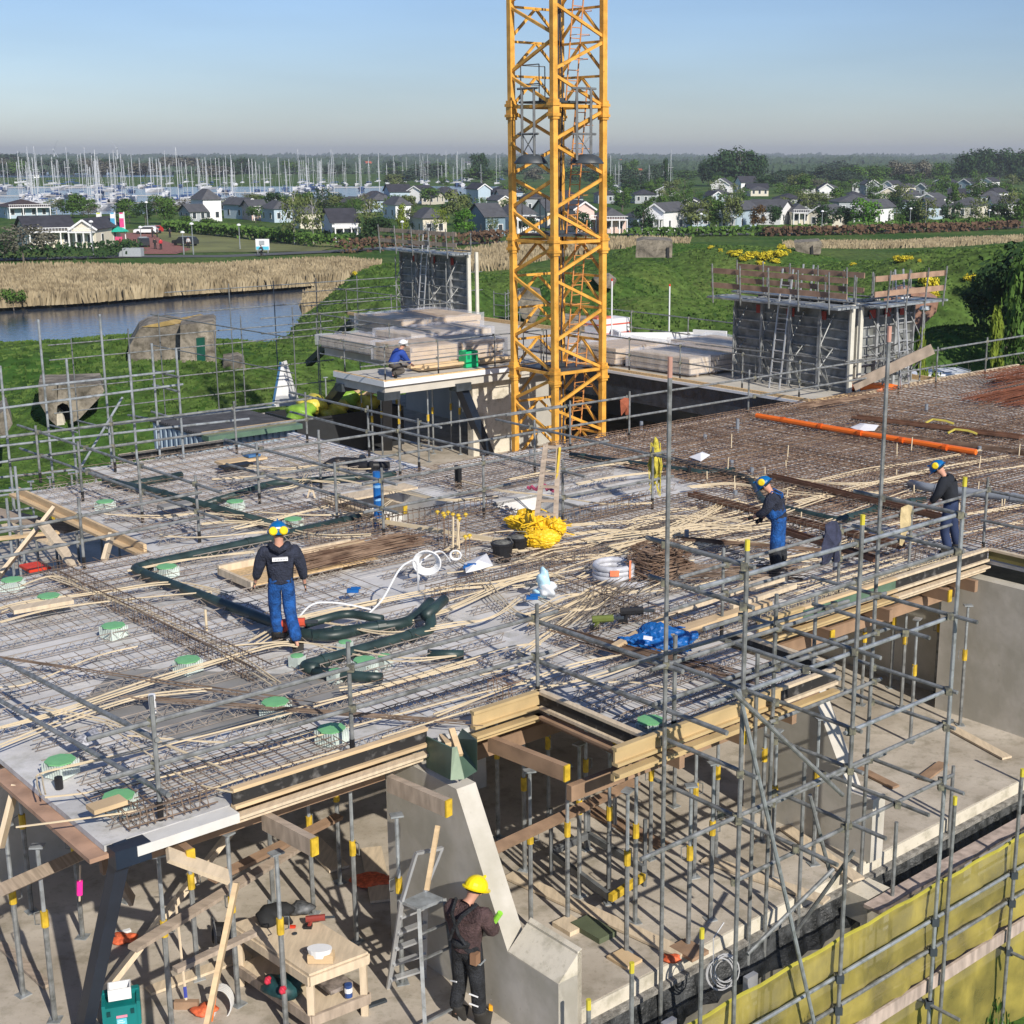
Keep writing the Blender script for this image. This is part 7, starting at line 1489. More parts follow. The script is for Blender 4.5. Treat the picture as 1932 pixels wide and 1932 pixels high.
rail('guard_rail', 'long guard rail along rear edge of the rusty deck', [(Z0(21.6, 24.7), 1.25), (Z0(23.59, 24.77), 1.25), (Z0(28.2, 25.0), 1.3), (Z0(34.33, 24.6), 1.25), (Z0(36.2, 24.6), 1.25)], [(Zz(19.8, 24.85, 1.1), Zz(36.8, 24.75, 1.12)), (Zz(19.8, 24.85, .6), Zz(36.8, 24.75, .62))], .028)
rail('guard_rail', 'guard rail at far right rear corner above the van', [(Z0(39, 24.7), 1.3), (Z0(42.2, 24.6), 1.3)], [(Zz(36.5, 24.7, 1.15), Zz(45, 24.7, 1.2)), (Zz(36.5, 24.7, .62), Zz(45, 24.7, .62))], .028)
rail('guard_rail', 'guard rail on edge of the far slab above the dark membrane', [(Zz(31.5, 35.5, 0), 1.15), (Zz(31.5, 33.1, 0), 1.15), (Zz(31.5, 30.8, 0), 1.15), (Zz(31.5, 28.2, 0), 1.15), (Zz(31.5, 26, 0), 1.15)], [(Zz(31.5, 36.6, 1.1), Zz(31.5, 25.5, 1.08)), (Zz(31.5, 36.6, .58), Zz(31.5, 25.5, .55))], .024)
rail('guard_rail', 'guard rail before the right formwork on the far slab', [(Zz(33.0, 29, 0), 1.1), (Zz(34.9, 25.6, 0), 1.1)], [(Zz(32.4, 31, 1.05), Zz(32.9, 25.5, 1.05)), (Zz(33, 25.55, 1.0), Zz(36, 25.55, 1.0))], .022)
rail('guard_rail', 'guard rail on front edge of far slab behind the crouching worker', [(Zz(24.6, 36.9, 0), 1.15), (Zz(26.5, 36.7, 0), 1.15), (Zz(28.8, 36.7, 0), 1.15), (Zz(30.9, 36.7, 0), 1.15)], [(Zz(23.6, 36.75, 1.1), Zz(31.6, 36.75, 1.1)), (Zz(23.6, 36.75, .55), Zz(31.6, 36.75, .55))], .022)
rail('guard_rail', 'guard rail on left edge of far slab', [(Zz(24.4, 38.9, 0), 1.15), (Zz(27.9, 41.5, 0), 1.15), (Zz(28, 44.5, 0), 1.15), (Zz(28, 46.2, 0), 1.15)], [(Zz(27.9, 46.6, 1.1), Zz(27.9, 39, 1.1)), (Zz(27.9, 46.6, .55), Zz(27.9, 39, .55)), (Zz(24.3, 40.2, 1.1), Zz(24.3, 36.5, 1.1)), (Zz(24.3, 40.2, .55), Zz(24.3, 36.5, .55)), (Zz(25.5, 46.2, 1.1), Zz(34.5, 46.3, 1.1)), (Zz(25.5, 46.2, .55), Zz(34.5, 46.3, .55))], .022)
rail('guard_rail', 'guard rail at rear of far slab below the left formwork', [(Zz(34.1, 47, 0), 1.15), (Zz(34.1, 50.5, 0), 1.15), (Zz(34.1, 54, 0), 1.15)], [(Zz(32, 54.2, 1.1), Zz(38, 54.2, 1.1)), (Zz(32, 54.2, .5), Zz(38, 54.2, .5)), (Zz(34.1, 55, 1.1), Zz(34.1, 46, 1.1))], .022)
rail('guard_rail', 'guard rail along far rear edge right of the crane', [(Zz(37.2, 36 - 3 * k + 6, 0), 1.15) for k in range(4)], [(Zz(37.25, 46, 1.1), Zz(37.25, 27, 1.1)), (Zz(37.25, 46, .5), Zz(37.25, 27, .5))], .022)
# yellow-green rag and yellow rope bundle, hanging clothes
o = blob(Zz(21.2, 19.9, 1.0) * 0 + onq(1236, 868, 19.6), (.09, .08, .42), M('yellow_rope', (.55, .47, .06), .8, .3, 12., bump=.8), 'rope_bundle', 'yellow rope bundle hanging beside the tall pole', 'rope', 31)
mb = MB(); c = onq(1236, 868, 19.6)
for k in range(14): mb.path([c + Vector((RS.uniform(-.1, .1), 0, .35)), c + Vector((RS.uniform(-.16, .16), RS.uniform(-.1, .1), -.1)), c + Vector((RS.uniform(-.12, .12), 0, -.65 + RS.uniform(-.1, .2)))], .012, 4)
mb.v = [(x - o.location.x, y - o.location.y, z - o.location.z) for x, y, z in mb.v]; mb.build('strand', MATS['yellow_rope'], o)
def garment(px, q, th, m_, label, name):
    pts = [onq(u, v, q) for u, v in px]; n = len(pts); c = sum(pts, Vector()) / n; o_ = P(0, -th, 0); mb = MB(); rim = []
    for i, p in enumerate(pts): rim.append(p)
    back = [p - o_ for p in pts]; cf = c + o_ * 1.5; cb = c - o_ * 1.5
    for i in range(n):
        j = (i + 1) % n; m1 = (pts[i] + pts[j]) / 2 + o_ * (.6 if i % 2 else -.3)
        mb.poly([pts[i], m1, cf]); mb.poly([m1, pts[j], cf]); mb.poly([pts[i], pts[j], m1]); mb.poly([pts[j], pts[i], cb])
    return solo(name, mb, m_, label, 'clothing', smooth=True)
garment([(1557, 990), (1570, 982), (1580, 984), (1588, 1005), (1582, 1030), (1586, 1058), (1574, 1062), (1570, 1042), (1564, 1062), (1551, 1066), (1549, 1040), (1555, 1015)], 13.18, .05, M('dark_blue_cloth', (.035, .04, .075), .9, .3, 8., bump=.3), 'dark blue jacket hanging over guard rail in front', 'jacket')
garment([(1700, 958), (1714, 952), (1722, 956), (1718, 968), (1716, 1000), (1708, 1008), (1702, 1030), (1697, 1028), (1698, 985)], 13.18, .04, M('beige_cloth', (.50, .40, .22), .9, .2, 8.), 'beige cloth hanging on guard rail beside the right worker', 'cloth')
garment([(1170, 755), (1178, 750), (1190, 752), (1188, 782), (1180, 783), (1178, 772), (1172, 785)], 24.8, .05, M('red_brown_cloth', (.28, .08, .04), .9, .2, 8.), 'red-brown cloth hanging on the rail right of crane base', 'cloth')

# ================================================================ BIG SCAFFOLD IN FRONT RIGHT
sc = thing('tube_scaffold', 'tall grey tube-and-coupler scaffold standing in front of the building at right', 'scaffold', P(14, 10.3, -6.2))
sc2 = thing('tube_scaffold', 'lower scaffold lift with yellow debris netting at bottom right', 'scaffold', P(15, 10.2, -6.2))
def tb(nm, a, b, par, r=.0265, m_=None):
    mb = MB(); mb.tube(a, b, r, 8); return mb.build(nm, m_ or galv, par)
qi, qo = 10.9, 9.7
cl = MB()
def upr(p, q, z0, z1, par=sc, m_=None, r=.0275): return tb('upright', Zz(p, q, z0), Zz(p, q, z1), par, r, m_)
upr(10.95, 10.86, -6.2, 4.45); tb('upright_tip', Zz(10.95, 10.86, 4.45), Zz(10.95, 10.86, 4.68), sc, .0285, M('faded_pink', (.5, .28, .22), .7))
upr(14.95, 10.9, -6.2, 4.5); tb('upright_tip', Zz(14.95, 10.9, 4.5), Zz(14.95, 10.9, 4.7), sc, .0285, MATS['faded_pink'])
upr(12.92, 10.9, -6.2, 1.55); upr(10.99, 9.7, -6.2, 2.72); upr(12.98, 9.7, -6.2, 2.66); upr(15.03, 9.7, -6.2, 2.8, m_=galvl)
upr(16.97, 9.7, -6.2, -1.72); upr(17.1, 10.9, -6.2, -2.0); upr(9.34, 9.7, -6.2, -1.65); upr(8.9, 9.9, -6.2, -2.0); upr(10.42, 9.7, -6.2, -1.67); upr(15.31, 9.7, -6.2, -1.62); upr(14.87, 10.3, -6.2, -1.95); upr(18.9, 9.7, -6.2, -1.5); upr(13.6, 10.9, -6.2, -.9); upr(12.6, 10.9, -6.2, .9)
for p, q, z in [(10.99, 9.7, 2.72), (12.98, 9.7, 2.66), (16.97, 9.7, -1.72), (9.34, 9.7, -1.65), (10.42, 9.7, -1.67), (15.31, 9.7, -1.62), (8.9, 9.9, -2.0), (15.03, 9.7, 2.8)]: tb('yellow_tip', Zz(p, q, z), Zz(p, q, z + .12), sc, .029, M('yellow_tip', (.6, .52, .05), .6))
lo = qo + .05; outer = [(2.43, 10.3, 15.1, galvl), (1.96, 10.4, 15.1, galv), (1.08, 10.5, 14.95, galvl), (.07, 12.9, 15.1, galvl), (-.4, 9.5, 15.2, galv), (-1.2, 11.0, 15.3, galv), (-3.25, 8.2, 20, galvl), (-3.7, 8.0, 20, galv)]
for z, p0, p1, m_ in outer: tb('ledger', Zz(p0, lo, z), Zz(p1, lo, z), sc if z > -2 else sc2, .0265, m_); [coupler(cl, Zz(p, lo, z), .038) for p in (10.99, 12.98, 15.03, 16.97) if p0 - .1 < p < p1 + .1]
for z, p0, p1 in [(1.12, 10.7, 15.1), (.6, 12.0, 15.3), (-.1, 12.8, 15.1), (-1.25, 12.5, 15.3), (2.2, 12.8, 15.2)][:4]: tb('ledger', Zz(p0, qi - .055, z), Zz(p1, qi - .055, z), sc); [coupler(cl, Zz(p, qi - .05, z), .036) for p in (10.95, 12.92, 14.95) if p0 - .1 < p < p1 + .1]
trs = [(10.95, 2.55, 11.25, 9.6), (10.95, 2.1, 11.2, 9.6), (14.98, 2.44, 11.4, 9.65), (14.98, 1.96, 11.4, 9.65), (14.9, 1.12, 12.0, 9.33), (13.95, 1.12, 11.2, 9.38), (12.95, 1.11, 11.4, 9.36), (12.05, 1.11, 11.2, 9.25), (11.0, 1.11, 11.2, 9.3), (14.98, -.42, 11.4, 9.6), (14.98, .08, 11.2, 9.6), (12.98, .1, 11.1, 9.6), (12.98, -.42, 11.1, 9.55), (10.98, -.42, 11.1, 9.5), (14.95, -1.25, 11.0, 9.38), (14.0, -1.2, 11.0, 9.26), (13.0, -1.15, 10.95, 9.18), (12.0, -1.12, 11.0, 9.12), (10.98, .15, 11.2, 9.5)]
for p, z, a, b in trs:
    m_ = galv; tb('transom', Zz(p + .055, a, z), Zz(p + .055, b, z), sc, .0265, m_)
    for q in (qi, qo): coupler(cl, Zz(p, q, z), .038)
tb('diagonal', Zz(10.83, 9.62, 1.2), Zz(12.5, 9.62, -3.9), sc, .0265, galvl); tb('diagonal', onp(1690, 1482, 13.2) * 0 + onq(1572, 1640, 9.62), onq(1410, 1800, 9.62), sc, .0265); tb('diagonal', onq(1612, 1605, 9.62), onq(1500, 1760, 10.4), sc); tb('diagonal', onq(1383, 1305, 9.6), onq(1590, 1500, 9.6), sc); tb('diagonal', onq(1568, 1655, 10), onq(1528, 1500, 10), sc)
o = cl.build('coupler', cplm, sc); o['kind'] = 'stuff'
# netting
nm_ = bpy.data.materials.new('debris_netting'); nm_.use_nodes = True; t_ = nm_.node_tree; b_ = t_.nodes['Principled BSDF']; b_.inputs['Base Color'].default_value = (.40, .32, .045, 1); b_.inputs['Roughness'].default_value = .8; b_.inputs['Alpha'].default_value = .82; nz_ = t_.nodes.new('ShaderNodeTexNoise'); nz_.inputs['Scale'].default_value = 1.6; nz_.inputs['Detail'].default_value = 6; rp_ = t_.nodes.new('ShaderNodeValToRGB'); rp_.color_ramp.elements[0].position = .35; rp_.color_ramp.elements[0].color = (.22, .19, .05, 1); rp_.color_ramp.elements[1].position = .65; rp_.color_ramp.elements[1].color = (.40, .33, .07, 1); tc9 = t_.nodes.new('ShaderNodeTexCoord'); t_.links.new(tc9.outputs['Object'], nz_.inputs[0]); t_.links.new(nz_.outputs[0], rp_.inputs[0]); t_.links.new(rp_.outputs[0], b_.inputs['Base Color']); mr_ = t_.nodes.new('ShaderNodeMapRange'); mr_.inputs['From Min'].default_value = .3; mr_.inputs['From Max'].default_value = .7; mr_.inputs['To Min'].default_value = .58; mr_.inputs['To Max'].default_value = .86; t_.links.new(nz_.outputs[0], mr_.inputs[0]); t_.links.new(mr_.outputs[0], b_.inputs['Alpha'])  # colour noise paints mottled shadows into the net
def netsheet(p0, p1, q, z0, z1, par, nm='netting'):
    mb = MB(); nx = int((p1 - p0) * 6); nz = 8
    def pt(i, j):
        a = p0 + (p1 - p0) * i / nx; s = j / nz; z = z0 + (z1 - z0) * s; sag = .04 * math.sin(a * 3.1 + s * 2 + math.sin(a * .7) * 3) * (1 - s) + .03 * math.sin(a * 9 + s * 6) + .012 * math.sin(a * 23)
        return P(a, q + sag, z - .03 * math.sin(a * 3.1) ** 2 * s)
    for i in range(nx):
        for j in range(nz): mb.poly([pt(i, j), pt(i + 1, j), pt(i + 1, j + 1), pt(i, j + 1)])
    return mb.build(nm, nm_, par, smooth=True)
netsheet(7.4, 20, 9.84, -4.2, -2.8, sc2); netsheet(9.5, 20, 9.86, -6.2, -4.35, sc2)
mb = MB(); mb.path([P(7.4 + k * .3, 9.83, -2.8 - .03 * math.sin((7.4 + k * .3) * 3.1) ** 2) for k in range(42)], .022, 5); mb.build('net_hem', M('lemon_hem', (.42, .38, .05), .7), sc2)
mb = MB(); mb.bar(Zz(8, 9.78, -4.28), Zz(20, 9.78, -4.28), .04, .2); mb.build('toe_board', M('pinkish_board', (.42, .34, .29), .85, .25, 2., stretch=(4, 4, 1)), sc2)
mb = MB(); mb.bar(Zz(8, 10.02, -4.42), Zz(20, 10.02, -4.42), .3, .05); mb.bar(Zz(8, 10.36, -4.42), Zz(20, 10.36, -4.42), .3, .05); mb.build('deck_board', MATS['pinkish_board'], sc2)
mb = MB(); mb.bar(Zz(14.4, 10.3, -3.08), Zz(20, 10.32, -3.05), .25, .05); mb.build('top_board', MATS['pinkish_board'], sc2)
for k in range(7): tb('board_bearer', Zz(9 + k * 2, 10.9, -4.5), Zz(9 + k * 2, 9.2, -4.5), sc2)
mb = MB()
for z, p in [(-3.25, 12.98), (-3.7, 12.98), (-3.25, 15.03), (-3.7, 15.03), (-3.25, 16.97), (-3.7, 16.97), (-4.5, 13), (-4.5, 15), (-4.5, 17), (-4.5, 15.03), (-4.5, 12.98)]: coupler(mb, Zz(p, 9.7, z), .048)
o = mb.build('coupler', dsteel, sc2); o['kind'] = 'stuff'
# membrane, foam and lower wall under the floor edge
t = thing('basement_wall', 'lower wall below the floor edge with black membrane and white foam', 'wall', P(14, 11.3, -6.2))
mb = MB(); mb.pb(7.5, 45, 11.02, 11.3, -6.2, -3.12); mb.build('wall', M('base_wall', (.45, .42, .35), .85, .1), t)
mb = MB(); nx = 150
def mp(i, j):
    a = 9.5 + 24 * i / nx; s = j / 4; return P(a, 10.96 - .12 * s + .04 * math.sin(a * 9 + s * 4) * s + .03 * math.sin(a * 21), -3.1 - .6 * s + .05 * math.sin(a * 2.2) * s)
for i in range(nx):
    for j in range(4): mb.poly([mp(i, j), mp(i, j + 1), mp(i + 1, j + 1), mp(i + 1, j)])
mb.build('membrane', M('black_membrane', (.03, .033, .036), .45, .5, 5., bump=.8, col2=(.08, .085, .09)), t, smooth=True)
mb = MB(); mb.bar(P(9.5, 10.93, -3.13), P(33, 10.93, -3.13), .1, .06); mb.build('mortar_strip', M('grey_mortar', (.23, .22, .20), .9, .4, 9., bump=.8), t)
mb = MB()
for a, b in [(14.9, 15.05), (15.3, 15.45), (17.3, 17.5), (17.7, 18.6), (19, 20.5), (10.9, 11.1), (12.4, 12.6)]: mb.pb(a, b, 10.72, 10.8, -3.95, -3.5)
mb.build('foam_strip', MATS['white_foam'], t)
mb = MB(); mb.pb(14.6, 15.1, 10.5, 10.9, -3.5, -3.1); mb.build('corner_block', creamcon, t)
# grey cable coil hanging
mb = MB(); c = onq(1365, 1835, 10.0)
for k in range(6): rr_ = .2 + RS.uniform(-.03, .03); ox, oz = RS.uniform(-.04, .04), RS.uniform(-.05, .05); mb.path([c + Vector((ox + rr_ * .75 * math.cos(a), k * .012, oz + rr_ * math.sin(a))) for a in [j * math.pi / 9 for j in range(19)]], .009, 4)
mb.path([c + Vector((-.12, 0, .1)), c + Vector((-.13, 0, .45)), c + Vector((.0, .1, .6))], .009, 4); solo('cable_coil', mb, M('grey_cable', (.45, .45, .46), .6), 'coil of light grey cable hanging above the netting', 'cable coil')
# ================================================================ SCAFFOLD AT BACK LEFT
t = thing('tube_scaffold', 'open tube scaffold on the grass at back left of the deck', 'scaffold', P(12.5, 31, -6))
pl_ = [(72, 603, 31.5), (188, 593, 31.5), (243, 668, 30.2), (286, 648, 30.4), (332, 656, 30.0), (125, 677, 30.2), (0, 690, 30.2)]
for u, v, q in pl_: a = onq(u, v, q); tb('upright', Vector((a.x, a.y, -6.1)), a, t, .027, galvl)
for a, b, q in [((-40, 741), (330, 700), 30.2), ((-40, 776), (345, 725), 30.2), ((0, 825), (520, 766), 30.0), ((-40, 846), (470, 790), 30.2), ((-40, 878), (470, 806), 30.0), ((-40, 940), (250, 905), 30.2), ((-40, 905), (300, 870), 31.5), ((-40, 975), (200, 935), 31.5)]: tb('ledger', onq(*a, q), onq(*b, q), t, .026, galvl)
for a, b, z in [(KD(1110, 520), KD(1300, 565), 2), (KD(1110, 620), KD(1300, 670), 1.7), (KD(1100, 815), KD(1290, 870), 1.07), (KD(560, 880), KD(780, 935), 1.), (KD(350, 910), KD(560, 965), .8), (KD(930, 840), KD(1160, 880), 1.)]: tb('transom', onp(*a, 14.2), onp(*b, 14.2), t, .026)
tb('diagonal', onq(*KD(890, 710), 30.6), onq(*KD(565, 1255), 30.6), t, .027, galvl)
t = thing('tube_scaffold', 'lower left scaffold uprights at the left frame edge', 'scaffold', P(9, 31, -6))
for u, v in [(12, 940), (28, 880), (40, 1100)]: a = onq(u, v, 27); tb('upright', Vector((a.x, a.y, -6.1)), a, t, .027, galvl)
for a, b in [((-40, 985), (70, 975)), ((-40, 1000), (60, 992)), ((-40, 930), (60, 922))]: tb('ledger', onq(*a, 27), onq(*b, 27), t, .026, galvl)
t = thing('tube_scaffold', 'distant scaffold frames between container and far building', 'scaffold', P(22, 48, -3))
for k in range(7): upr(19 + k * 1.6, 47.5 - (k % 2), -2.9, .8 + .3 * (k % 3), t, galvd, .022)
for z in (-1.6, -.8, .2, .7): tb('ledger', Zz(18, 47, z), Zz(29, 47, z), t, .022, galv)
for z in (-.3, .9): tb('ledger', Zz(24, 52, z), Zz(24.3, 42, z), t, .022, galv)
t = thing('tube_scaffold', 'scaffold rails along the far side behind left formwork', 'scaffold', P(36, 56, -3))
for k in range(6): upr(30 + k * 2.2, 57, -4, 1.4, t, galvd, .024)
for z in (.3, 1.2): tb('ledger', Zz(27, 57, z), Zz(44, 57, z), t, .024, galv)
t = thing('tube_scaffold', 'narrow scaffold tower right of the left formwork', 'scaffold', P(39, 48, -3))
for p, q in [(38.6, 49.2), (38.6, 48.4), (39.4, 49.2), (39.4, 48.4)]: upr(p, q, -3.5, 1.1, t, galv, .024)
for z in (-.5, 0, .5, 1.0): tb('ledger', Zz(38.6, 49.2, z), Zz(38.6, 48.4, z), t, .02); tb('ledger', Zz(38.6, 48.4, z), Zz(39.4, 48.4, z + .2), t, .02)

# ================================================================ LOWER LEFT: table, ladder, tools
t = thing('workbench', 'rough timber workbench with plywood top on the lower floor', 'workbench', at(560, 1880, -2.9))
def tp(u, v): return at(u, v, -2.08)
A_, B2, C2 = tp(583, 1838), tp(694, 1796), tp(440, 1742); D2 = A_ + (B2 - A_); ex = (B2 - A_); ey = (C2 - A_)
mb = MB(); q4 = [A_, B2, B2 + ey, C2]; mb.hexa([v - Vector((0, 0, .03)) for v in q4] + q4); mb.build('top', timp, t)
mb = MB(); e = Vector((0, 0, -.09))
for a, b in [(A_, B2), (A_, C2), (B2, B2 + ey)]: mb.bar(a + e, b + e, .05, .11)
mb.build('apron', timp, t)
for c in (A_ + ex * .05 + ey * .03, B2 - ex * .05 + ey * .03, C2 + ex * .05 - ey * .03, B2 + ey * .97 - ex * .05):
    mb = MB(); mb.bar(c + Vector((0, 0, -.04)), Vector((c.x, c.y, -2.9)), .08, .08); mb.build('leg', timp, t)
mb = MB(); l = Vector((0, 0, -.55)); mb.hexa([v + l - Vector((0, 0, .02)) for v in q4] + [v + l for v in q4]); mb.build('shelf', timp, t)
mb = MB()
for a, b in [(A_, B2), (A_, C2), (B2, B2 + ey)]: mb.bar(a + Vector((0, 0, -.6)), b + Vector((0, 0, -.6)), .04, .13)
mb.build('shelf_rail', timg, t)
zt = Vector((0, 0, .0))
def on(u, v, z=-2.07): return at(u, v, z)
b = on(520, 1740); blob(b + Vector((0, 0, .1)), (.22, .16, .13), M('black_bag', (.02, .021, .022), .8), 'tool_bag', 'black tool bag on the workbench', 'bag', 40)
blob(on(568, 1722) + Vector((0, 0, .06)), (.16, .12, .07), M('dark_grey_tool', (.09, .095, .1), .5, .5, 15.), 'power_saw', 'dark grey circular saw lying on the workbench', 'saw', 41)
tool(on(598, 1748), M('red_black_tool', (.25, .04, .03), .5), 'cordless drill with red base on the workbench', .8)
mb = MB(); c = on(553, 1750); mb.box(c.x - .04, c.x + .03, c.y - .02, c.y + .02, c.z, c.z + .025); solo('red_clip', mb, red, 'small red piece on the workbench by the bag', 'tool')
mb = MB(); c = on(556, 1762); mb.lathe([(.03, 0), (.03, .01)], c, 10); solo('tape_measure', mb, dsteel, 'small grey disc on the workbench', 'tape')
t = thing('tub', 'oval white tub in a yellow cardboard box on bench corner', 'tub', on(604, 1812)); c = on(604, 1812); mb = MB(); mb.box(c.x - .13, c.x + .16, c.y - .07, c.y + .06, c.z, c.z + .1); mb.build('carton', tim, t); mb = MB(); mb.lathe([(.11, 0), (.13, .1)], c + Vector((0, 0, .06)), 14, 1.1, .7); mb.build('tub', whitep, t)
mb = MB(); mb.bar(on(575, 1792), on(622, 1815), .05, .03); solo('batten', mb, timg, 'grey batten lying on the bench near the white tub', 'batten')
mb = MB(); mb.bar(at(606, 1835, -2.5), at(645, 1865, -2.5), .3, .05); solo('tile', mb, M('marbled_grey', (.2, .17, .15), .6, .5, 12.), 'grey marbled board on the bench shelf', 'board')
mb = MB(); c = at(658, 1880, -2.6); mb.lathe([(.045, 0), (.045, .16)], c, 10); o = solo('tin', mb, M('navy_tin', (.03, .07, .22), .4), 'small blue and white tin on the bench shelf', 'tin'); mb = MB(); mb.lathe([(.047, .06), (.047, .12)], (0, 0, 0), 10); mb.build('band', whitep, o, world=False)
blob(at(535, 1860, -2.5), (.25, .2, .14), M('dark_teal_tool', (.01, .045, .05), .5, .4, 8.), 'machine', 'dark teal machine with red parts on the bench shelf', 'machine', 42)
for u, v in [(505, 1850), (533, 1868)]:
    blob(at(u, v, -2.38), (.04, .04, .05), M('crimson', (.5, .03, .06), .5), 'reel', 'crimson %s reel lying on the bench shelf by the machine' % ('left' if u < 520 else 'right'), 'reel', 43)
mb = MB(); c = at(563, 1860, -2.6); mb.bar(c, c + Vector((0, 0, .3)), .08, .06); solo('lime_tube', mb, M('lime_plastic', (.30, .65, .05), .4), 'lime green level standing at the bench leg', 'level')
# teal box with white tray
t = thing('tool_case', 'teal plastic tool case standing at bottom left', 'tool case', at(232, 1925, -2.9)); c = at(232, 1930, -2.9); rz = R(18)
cs, sn = math.cos(rz), math.sin(rz)
def lb(mb, x0, x1, y0, y1, z0, z1): mb.box(x0, x1, y0, y1, z0, z1, lambda x, y, z: (c.x + x * cs - y * sn, c.y + x * sn + y * cs, c.z + z))
mb = MB(); lb(mb, -.2, .2, -.14, .16, 0, .3); lb(mb, -.21, -.17, -.15, .17, .05, .34); lb(mb, .17, .21, -.15, .17, .05, .34); lb(mb, -.2, .2, .1, .17, .3, .36); mb.build('body', teal, t)
mb = MB(); lb(mb, -.16, -.12, -.155, -.14, .2, .26); lb(mb, .1, .14, -.155, -.14, .2, .26); mb.build('latch', M('dark_teal', (.0, .05, .055), .5), t)
mb = MB(); lb(mb, -.06, .06, -.146, -.14, .16, .19); s_ = mb.build('pink_strip', M('pink_print', (.7, .25, .35), .5), t); mb = MB(); lb(mb, -.06, .05, -.147, -.141, .06, .15); mb.build('blue_sticker', M('cyan_sticker', (.12, .5, .6), .5), t)
for k in range(3):
    mb = MB(); lb(mb, -.05, -.05 + .06 + .02 * (k % 2), -.1485, -.147, .075 + .024 * k, .082 + .024 * k); mb.build('print_line', whitep, t)
t = thing('plastic_tray', 'white plastic tray resting on the teal tool case', 'tray', c + Vector((0, 0, .36))); mb = MB(); mb2 = []
for a in [(-.13, .12, -.1, .08, .36, .375), (-.13, .12, -.1, -.085, .375, .5), (-.13, .12, .065, .08, .375, .5), (-.13, -.115, -.085, .065, .375, .5), (.105, .12, -.085, .065, .375, .5)]: lb(mb, *a)
mb.build('tray', whitep, t)
# broom, orange-white barrier, cable drum, marker
t = thing('broom', 'wooden broom leaning behind the navy column', 'broom', at(352, 1890, -2.9)); a = at(352, 1895, -2.85); b = aty(330, 1688, a.y + .5); mb = MB(); mb.tube(a, b, .016, 6); mb.build('handle', timp, t); mb = MB(); mb.bar(a + Vector((-.14, 0, -.0)), a + Vector((.14, 0, 0)), .07, .1); mb.build('head', timb, t); mb = MB(); mb.tube(a.lerp(b, .06), a.lerp(b, .16), .022, 6); mb.build('sleeve', M('blue_sleeve', (.05, .07, .35), .5), t)
t = thing('striped_marker', 'orange and white striped marker leaning beside the light batten', 'marker', at(395, 1925, -2.9)); a = at(396, 1925, -2.9); b = aty(407, 1850, a.y + .1); mb = MB(); mb.bar(a, b, .08, .02); mb.build('board', orange, t); mb = MB(); mb.bar(a.lerp(b, .35) + Vector((0, -.012, 0)), a.lerp(b, .6) + Vector((0, -.012, 0)), .07, .01); mb.build('white_band', whitep, t)
mb = MB(); c = at(415, 1895, -2.75)
for k in range(5): mb.path([c + Vector((.13 * math.cos(a), .03 * k, .19 * math.sin(a))) for a in [j * math.pi / 8 for j in range(17)]], .01, 4)
solo('cable_coil', mb, M('pale_cable', (.6, .6, .58), .6), 'coil of white cable hanging behind the light batten', 'cable coil')
t = thing('cable_drum', 'grey cable drum behind the light batten', 'cable drum', at(420, 1790, -2.9)); c = at(415, 1760, -2.5); mb = MB(); [mb.path([c + Vector((x, 0, 0)), c + Vector((x + .025, .01, 0))], .19, 16) for x in (-.09, .09)]; mb.build('flange', M('grey_drum', (.13, .135, .14), .5), t); mb = MB(); mb.path([c + Vector((-.07, 0, 0)), c + Vector((.09, 0, 0))], .13, 14); mb.build('cable', blackp, t)
mb = MB(); a = aty(151, 1632, 14.4); mb.tube(a, aty(150, 1700, 14.4), .012, 5); fo = solo('marker_stick', mb, timp, 'thin stick with bright pink tape left of navy column', 'marker'); mb = MB(); mb.tube(aty(150.5, 1662, 14.4), aty(150.3, 1688, 14.4), .035, 7); mb.v = [(x - fo.location.x, y - fo.location.y, z - fo.location.z) for x, y, z in mb.v]; mb.build('pink_tape', M('neon_pink', (.9, .03, .35), .6), fo)
for u, v, s_, l in [(236, 1770, .18, 'orange cloth on the floor behind navy column'), (385, 1905, .14, 'orange netting scrap beside the batten foot'), (700, 1660, .3, 'red netting heap in shade left of sloping wall'), (1268, 1808, .12, 'orange offcut on the floor near the wooden pads')]:
    blob(at(u, v, -2.86), (s_, s_ * .7, .05), M('orange_cloth', (.65, .13, .05), .7, .3, 20.), 'orange_scrap', l, 'scrap', int(u))
t = thing('adhesive_tub', 'small white and orange tub at foot of the sloping wall', 'tub', at(936, 1900, -2.9)); c = at(936, 1902, -2.9); mb = MB(); mb.box(c.x - .08, c.x + .08, c.y - .06, c.y + .06, c.z, c.z + .07); mb.build('orange_base', M('amber_plastic', (.8, .38, .02), .5), t); mb = MB(); mb.lathe([(.06, 0), (.07, .07)], c + Vector((0, 0, .07)), 12); mb.build('tub', whitep, t)
# white boards/rubbish bits
for u, v, l in [(215, 1770, 'white lath on the floor behind the navy column'), (700, 1905, 'small dark box on floor by the bench leg')]:
    mb = MB(); a = at(u, v, -2.88); mb.bar(a + Vector((-.15, 0, 0)), a + Vector((.15, .2, 0)), .06, .03); solo('offcut', mb, whitep if u < 300 else dsteel, l, 'offcut')
